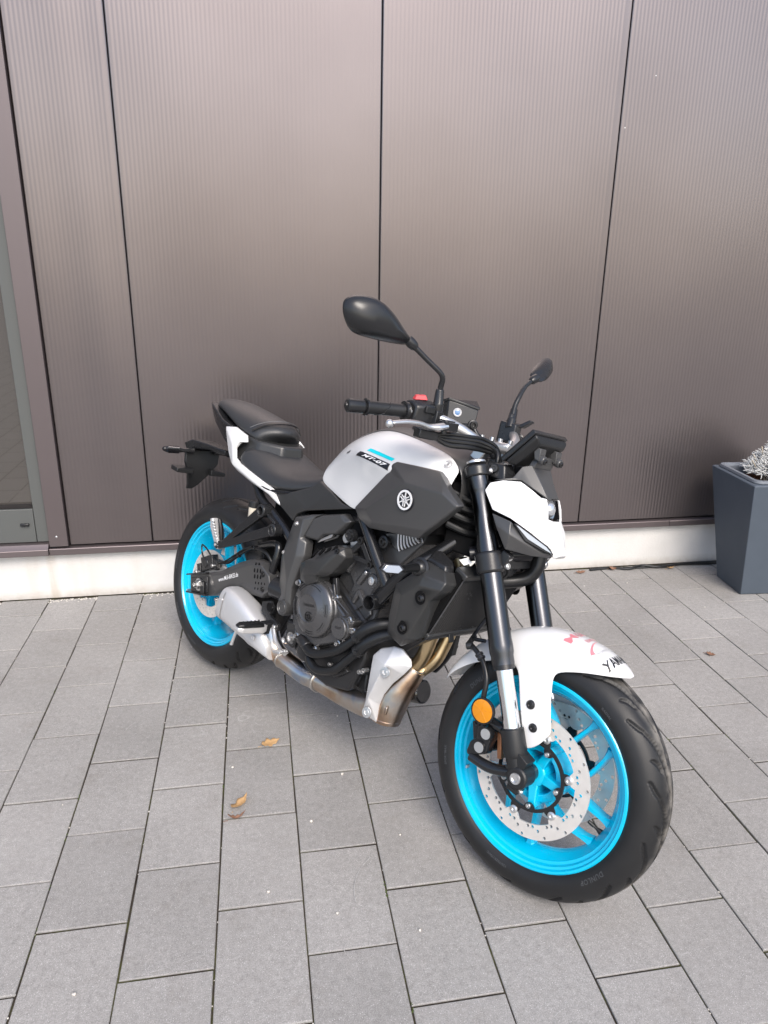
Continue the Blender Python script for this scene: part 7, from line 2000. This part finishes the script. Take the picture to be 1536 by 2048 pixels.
for (r_, cnt) in ((0, 2), (1, 3), (2, 3), (3, 4), (4, 3)):       # dark ovals, the shade in the heel guard holes put into colour
    for k in range(cnt):
        x = .338+.0165*k+.004*r_-(.005 if cnt == 3 else 0); z = .492-.019*r_+.004*k
        p = surf(sw_o, (x, -.155, z), (0, -1, 0), .0004)
        q = .0055 if r_ < 3 else .0032
        V, F = fill2d([[(q*.62*math.cos(t), q*1.35*math.sin(t)) for t in np.linspace(0, 2*math.pi, 12, endpoint=False)]], .0012)
        part(MB().add([(p.x+u, p.y+w, p.z+v) for u, v, w in V], F), 'guard_hole_shade', 'void', sw_o, recalc=False)
for p in K['guard_bolt']:
    q = surf(sw_o, (p[0], -.15, p[2]), (0, -1, 0), 0)
    part(MB().lathe([(0, .0005), (.0035, .0005), (.0045, .004), (.007, .004), (.008, .0008), (.0105, .0004)], q, (0, -1, 0), 18), 'bolt', 'bolt_dark', sw_o)
# axle plate and nut
axp = MB()
axp.shell([(-.062, -.134, .3210), (.044, -.136, .3575), (.060, -.136, .3030), (-.046, -.134, .2700)], [(0, 1, 2, 3)], (0, .006, 0))
axp.shell([(-.080, -.130, .3300), (.050, -.132, .3760), (.050, -.150, .3760), (-.080, -.146, .3300)], [(0, 1, 2, 3)], (0, 0, -.006))
axp.shell([(-.066, -.128, .2630), (.068, -.132, .2930), (.068, -.150, .2930), (-.066, -.146, .2630)], [(0, 1, 2, 3)], (0, 0, .006))
part(axp, 'chain_adjuster', 'plastic', sw_o, bevel=.002)
nt = part(MB().lathe([(.0, .016), (.005, .016), (.006, .021), (.009, .021), (.010, .012), (.0155, .011), (.0165, .002), (.0215, .001), (.022, -.002)], (.0035, -.138, .3150), (0, -1, 0), 6), 'axle_nut', 'bolt', sw_o)
part(MB().lathe([(.010, -.001), (.0225, -.001), (.0225, .0025), (.010, .003)], (.0035, -.138, .3150), (0, -1, 0), 24), 'axle_washer', 'bolt', sw_o)
part(MB().box((.030, -.139, .3110), (.022, .008, .046), Matrix.Rotation(R(-17), 3, 'Y')), 'adjuster_block', 'plastic_rough', sw_o, bevel=.003)
part(MB().cyl((.0035, -.13, .315), (.0035, .13, .315), .012, 18), 'rear_axle', 'steel')
rc_ = MB().lathe([(.0, .012), (.016, .012), (.0185, .009), (.019, -.02)], (-.004, -.112, .393), (0, -1, 0), 24)
rc_.box((.005, -.108, .395), (.075, .026, .050), Matrix.Rotation(R(-25), 3, 'Y')).box((.045, -.106, .402), (.035, .024, .036)).box((-.045, -.106, .352), (.022, .022, .05), Matrix.Rotation(R(-25), 3, 'Y'))
rco = part(rc_, 'rear_caliper', 'plastic', bevel=.004)
part(MB().shell([(-.05, -.10, .335), (-.04, -.10, .36), (.03, -.10, .385), (.095, -.10, .400), (.13, -.10, .395), (.02, -.10, .335)], [(0, 1, 2, 3, 4, 5)], (0, .012, 0)), 'caliper_carrier', 'alu', rco, bevel=.003)
part(bolt_geo((.048, -.119, .398), (0, -1, 0), .0075, .008), 'bolt', 'bolt', rco)
part(bolt_geo((-.050, -.118, .344), (0, -1, 0), .009, .010), 'bolt', 'bolt', rco)
part(MB().tube([(.0666, -.108, .418), (.115, -.108, .430), (.158, -.110, .4600), (.205, -.112, .4950), (.2591, -.117, .5240), (.3245, -.122, .5330), (.36, -.12, .520), (.40, -.11, .47)], .0058, 12, 7), 'brake_hose', 'hose')
part(MB().tube([(-.030, -.115, .405), (-.050, -.112, .420), (-.055, -.112, .445), (-.020, -.113, .440), (.03, -.114, .420), (.09, -.114, .424), (.158, -.116, .4680), (.205, -.118, .5020), (.26, -.122, .5300)], .003, 8, 7), 'sensor_cable', 'hose')
part(MB().lathe([(.0085, -.003), (.0095, 0), (.0085, .003)], (.180, -.112, .476), (.8, 0, .6), 14).lathe([(.0085, -.003), (.0095, 0), (.0085, .003)], (.275, -.118, .528), (1, 0, .1), 14), 'hose_guide', 'plastic')
# passenger peg hangers
for s in (-1, 1):
    y = s*.152
    pb = MB()
    pb.loft([[(.140, y-.007, .520), (.150, y-.007, .506), (.150, y+.009, .506), (.140, y+.009, .520)], [(.305, y-.007, .672), (.325, y-.007, .644), (.325, y+.009, .644), (.305, y+.009, .672)]])
    pb.loft([[(.110, y-.008, .507), (.120, y-.008, .482), (.120, y+.010, .482), (.110, y+.010, .507)], [(.155, y-.007, .522), (.163, y-.007, .500), (.163, y+.009, .500), (.155, y+.009, .522)], [(.390, y-.006, .638), (.404, y-.006, .608), (.404, y+.009, .608), (.390, y+.009, .638)]])
    pb.lathe([(.0135, -.010), (.0215, -.008), (.0215, .028), (.0135, .03)], (.323, y-s*.000, .6661), (0, -s, 0), 26, closed=True)
    pb.lathe([(.0125, -.010), (.0205, -.008), (.0205, .030), (.0125, .032)], (.396, y-s*.000, .6224), (0, -s, 0), 26, closed=True)
    pb.loft([[(.325, y+s*-.004, .668), (.345, y-s*.004, .655), (.345, y-s*.018, .655), (.325, y-s*.018, .668)], [(.385, y-s*.004, .650), (.400, y-s*.004, .635), (.400, y-s*.018, .635), (.385, y-s*.018, .650)]])
    pb.lathe([(.0, .010), (.011, .010), (.013, .006), (.013, -.010)], (.1046, y, .4925), (0, s, 0), 20)
    po = part(pb, 'passenger_peg_hanger', 'plastic', bevel=.002)
    part(bolt_geo((.1046, y+s*.010, .4925), (0, s, 0), .0055, .003), 'bolt', 'alu', po)
    pg = MB().loft([[(.100, y+s*.004, .475), (.122, y+s*.004, .480), (.122, y-s*.018, .480), (.100, y-s*.018, .475)], [(.066, y+s*.018, .545), (.092, y+s*.018, .550), (.090, y-s*.010, .550), (.066, y-s*.010, .545)], [(.064, y+s*.022, .575), (.080, y+s*.022, .580), (.078, y-s*.004, .580), (.064, y-s*.004, .575)]])
    pgo = part(pg, 'passenger_peg', 'alu_matte', po, bevel=.005, bseg=3)
    for k in range(9):
        t = k/8
        p = Vector((.112, y+s*.008, .492)).lerp(Vector((.086, y+s*.019, .568)), t)
        part(MB().box(p, (.014, .004, .003)), 'peg_rib', 'alu', pgo)
    part(MB().tube([(.112, y-s*.008, .500), (.104, y-s*.004, .545), (.092, y-s*.0, .578)], [.008, .009, .006], 10, 4), 'peg_pad', 'gloss_black', po)
# reservoir
rv = part(MB().lathe([(.0, .0), (.0145, .0), (.0165, .004), (.0185, .040), (.017, .042)], (.246, -.128, .618), (.0, 0, 1), 24), 'brake_reservoir', 'fluid')
part(MB().lathe([(.0185, 0), (.0205, .001), (.0205, .018), (.018, .021), (.0, .022)], (.246, -.128, .659), (0, 0, 1), 20), 'reservoir_lid', 'plastic', rv)
for k in range(14):
    a = 2*math.pi*k/14
    part(MB().box((.246+.0206*math.cos(a), -.128+.0206*math.sin(a), .669), (.002, .002, .014), Matrix.Rotation(a, 3, 'Z')), 'lid_rib', 'plastic', rv)
part(MB().loft([[(.26, -.12, .668), (.30, -.12, .672), (.30, -.11, .672), (.26, -.11, .668)], [(.26, -.12, .676), (.30, -.12, .680), (.30, -.11, .680), (.26, -.11, .676)]]), 'reservoir_bracket', 'plastic', rv)
# side cover, small tank panel
for s in (-1, 1):
    o = [Vector((p[0], -s*p[1], p[2])) for p in K['sidecov']]
    r_ = [Vector((p[0], -s*p[1], p[2])) for p in K['sidecov_r']]
    VV = o+r_
    I = 17
    ff = [(0, 1, I+0), (1, 3, I+0), (1, 2, 3), (3, 4, I+1, I+0), (4, 5, I+1), (5, 6, I+3, I+1), (6, 7, I+3), (7, 8, I+4, I+3), (8, 9, I+5, I+4), (9, 10, I+5), (10, 11, I+5), (11, 12, I+5), (12, 13, I+4, I+5), (13, 14, I+2, I+4), (14, 15, I+2), (15, 16, I+1, I+2), (16, 0, I+0, I+1), (I+1, I+3, I+2), (I+2, I+3, I+4)]
    so_ = part(MB().shell(VV, ff, (0, -s*.03, 0)), 'frame_cover', 'cover', bevel=.004, bseg=3, bang=8)
    for p in ((.500, .150, .6700), (.470, .156, .5720)):
        part(MB().lathe([(.002, 0), (.003, .003), (.0055, .003), (.007, 0), (.0085, -.004)], (p[0], s*p[1], p[2]), (0, s, 0), 14), 'bolt', 'bolt', so_)
    part(MB().lathe([(.0, .004), (.011, .004), (.0125, .006), (.0155, .006), (.0165, .004), (.019, .004), (.0205, .006), (.0235, .005), (.025, -.004), (.025, -.03)], (.5265, s*.168, .4150), (0, s, 0), 30), 'pivot_cap', 'cover', so_)
    ab = [Vector((p[0], -s*p[1], p[2])) for p in K['airbox']]
    ca = sum(ab, Vector())/len(ab)
    part(MB().loft([[p+Vector((0, -s*.03, 0)) for p in ab], ab, [ca+(p-ca)*.86+Vector((0, s*.008, 0)) for p in ab]]), 'knee_panel', 'cover', bevel=.004, bseg=3, bang=8)
# main foot pegs
for s in (-1, 1):
    fb = [(p[0], p[2]) for p in K['fbrk']]
    fbm = MB().prism(fb, s*.150, s*.162, .0)
    fbm.cyl((.500, s*.150, .3415), (.500, s*.166, .3415), .014, 18, .002)
    fbm.box((.468, s*.172, .330), (.030, .026, .034))
    fb_o = part(fbm, 'footrest_bracket', 'plastic', bevel=.004, bseg=3)
    part(bolt_geo((.500, s*.166, .3415), (0, s, 0), .0085, .006), 'bolt', 'bolt', fb_o)
    part(MB().lathe([(.0, .002), (.0105, .002), (.0125, .003), (.0145, .002), (.015, -.003)], (.4545, s*.161, .3900), (0, s, 0), 20), 'bracket_hole_shade', 'void', fb_o)  # dark disc in place of an opening, its shade painted in
    part(MB().lathe([(0, .003), (.004, .003), (.0075, 0)], (.472, s*.185, .338), (0, s, .3), 14), 'bolt', 'bolt_dark', fb_o)
    pg = MB().loft([[(.462, s*.180, .322), (.484, s*.180, .322), (.484, s*.180, .344), (.462, s*.180, .344)], [(.464, s*.200, .320), (.492, s*.200, .320), (.494, s*.200, .342), (.464, s*.200, .342)], [(.466, s*.275, .328), (.494, s*.275, .328), (.496, s*.275, .346), (.466, s*.275, .346)], [(.470, s*.290, .334), (.488, s*.290, .334), (.488, s*.290, .346), (.470, s*.290, .346)]])
    pgo = part(pg, 'footrest', 'alu_matte', fb_o, bevel=.003)
    part(MB().loft([[(.462, s*.200, .342), (.496, s*.200, .342), (.494, s*.200, .354), (.464, s*.200, .354)], [(.464, s*.276, .346), (.498, s*.276, .346), (.496, s*.276, .358), (.466, s*.276, .358)], [(.472, s*.292, .348), (.490, s*.292, .348), (.488, s*.292, .354), (.474, s*.292, .354)]]), 'footrest_rubber', 'hose', pgo, bevel=.003)
    for k in range(5):
        part(MB().box((.480, s*(.212+.014*k), .3572), (.024, .004, .002), Matrix.Rotation(R(28*s), 3, 'Z')), 'rubber_rib', 'hose', pgo)
    if s < 0:
        part(MB().tube([(.474, -.285, .334), (.470, -.288, .310), (.466, -.290, .286)], [.0045, .004, .0055], 10, 3), 'peg_feeler', 'alu', fb_o)
    else:
        part(MB().tube([(.49, .17, .34), (.56, .185, .32), (.62, .20, .33)], .006, 8, 4).cyl((.62, .19, .33), (.62, .245, .33), .008, 12, .002), 'gear_lever', 'alu', fb_o)
part(MB().tube([(.500, -.168, .335), (.530, -.175, .310), (.565, -.183, .298), (.600, -.190, .296)], .0065, 10, 5), 'brake_pedal', 'alu')
pp = part(MB().loft([[(.566, -.176, .289), (.600, -.176, .296), (.600, -.212, .297), (.566, -.212, .290)], [(.566, -.176, .296), (.600, -.176, .303), (.600, -.212, .304), (.566, -.212, .297)]]), 'pedal_pad', 'alu', bevel=.002)
for k in range(5):
    for j in range(4):
        part(MB().box((.570+.0065*k, -.180-.0092*j, .2985+.0014*k), (.0030, .0050, .004), Matrix.Rotation(R(30), 3, 'Z')), 'pedal_stud', 'alu', pp)
part(MB().lathe([(.0, .004), (.004, .004), (.006, .009), (.0105, .009), (.012, .003), (.0185, .003), (.0195, -.012)], (.5860, -.165, .3390), (0, -1, 0), 22), 'linkage_bolt', 'bolt')
part(MB().prism([(.555, .39), (.60, .39), (.612, .33), (.60, .31), (.57, .312), (.56, .34)], -.150, -.168, .05), 'frame_lug', 'frame', bevel=.004)
part(MB().lathe([(.0, .004), (.004, .004), (.006, .008), (.010, .008), (.0115, 0)], (.552, -.158, .318), (0, -1, 0), 18), 'linkage_bolt', 'bolt')
# shock, inner mudguard, chain
part(MB().tube([(.40, .0, .45), (.52, .0, .52)], .028, 16, 1), 'rear_shock', 'engine_dark')
part(MB().loft([[(.28, -.085, .46), (.28, .085, .46), (.30, .085, .70), (.30, -.085, .70)], [(.50, -.095, .40), (.50, .095, .40), (.52, .10, .70), (.52, -.10, .70)], [(.56, -.10, .33), (.56, .10, .33), (.57, .10, .66), (.57, -.10, .66)]]), 'battery_box', 'void')  # fill block painted near black, shade for the gaps under the seat
hg = [[Vector((.345*math.cos(R(a)), y, .315+.345*math.sin(R(a))-abs(y)*.25)) for y in (-.085, -.06, 0, .06, .085)] for a in range(2, 46, 6)]
part(MB().grid(hg, (0, 0, .005)), 'inner_mudguard', 'plastic_rough', sub=1)
ch = MB()
for a, b in (((.0, .408), (.56, .475)), ((.0, .222), (.56, .385))): ch.tube([(a[0], .095, a[1]), (b[0], .095, b[1])], .008, 6, 1, flat=1.2)
part(ch, 'chain', 'bolt_dark')
part(MB().tube([(.300, -.115, .545), (.395, -.125, .575), (.410, -.130, .540), (.402, -.132, .500), (.398, -.128, .47)], .0125, 12, 6), 'frame_loop', 'frame')
# side stand on the far side
sst = part(MB().tube([(.560, .115, .300), (.600, .200, .175), (.635, .292, .078)], [.015, .013, .012], 12, 4), 'side_stand', 'frame')
part(MB().box((.640, .305, .0755), (.075, .042, .007), Matrix.Rotation(R(13.5), 3, 'X')), 'stand_foot', 'frame', sst, bevel=.002)
part(MB().prism([(.53, .26), (.54, .36), (.60, .36), (.60, .26)], .10, .128), 'stand_bracket', 'frame', sst, bevel=.004)
# left crankcase covers
lcv = part(MB().lathe([(.085, -.006), (.084, .03), (.074, .04), (.03, .048), (0, .048)], (.72, .135, .455), (0, 1, 0), 48), 'generator_cover', 'engine', eng)
part(MB().prism([(.54, .36), (.56, .48), (.62, .51), (.64, .42), (.62, .33)], .135, .168, .05), 'sprocket_cover', 'plastic', eng, bevel=.006)
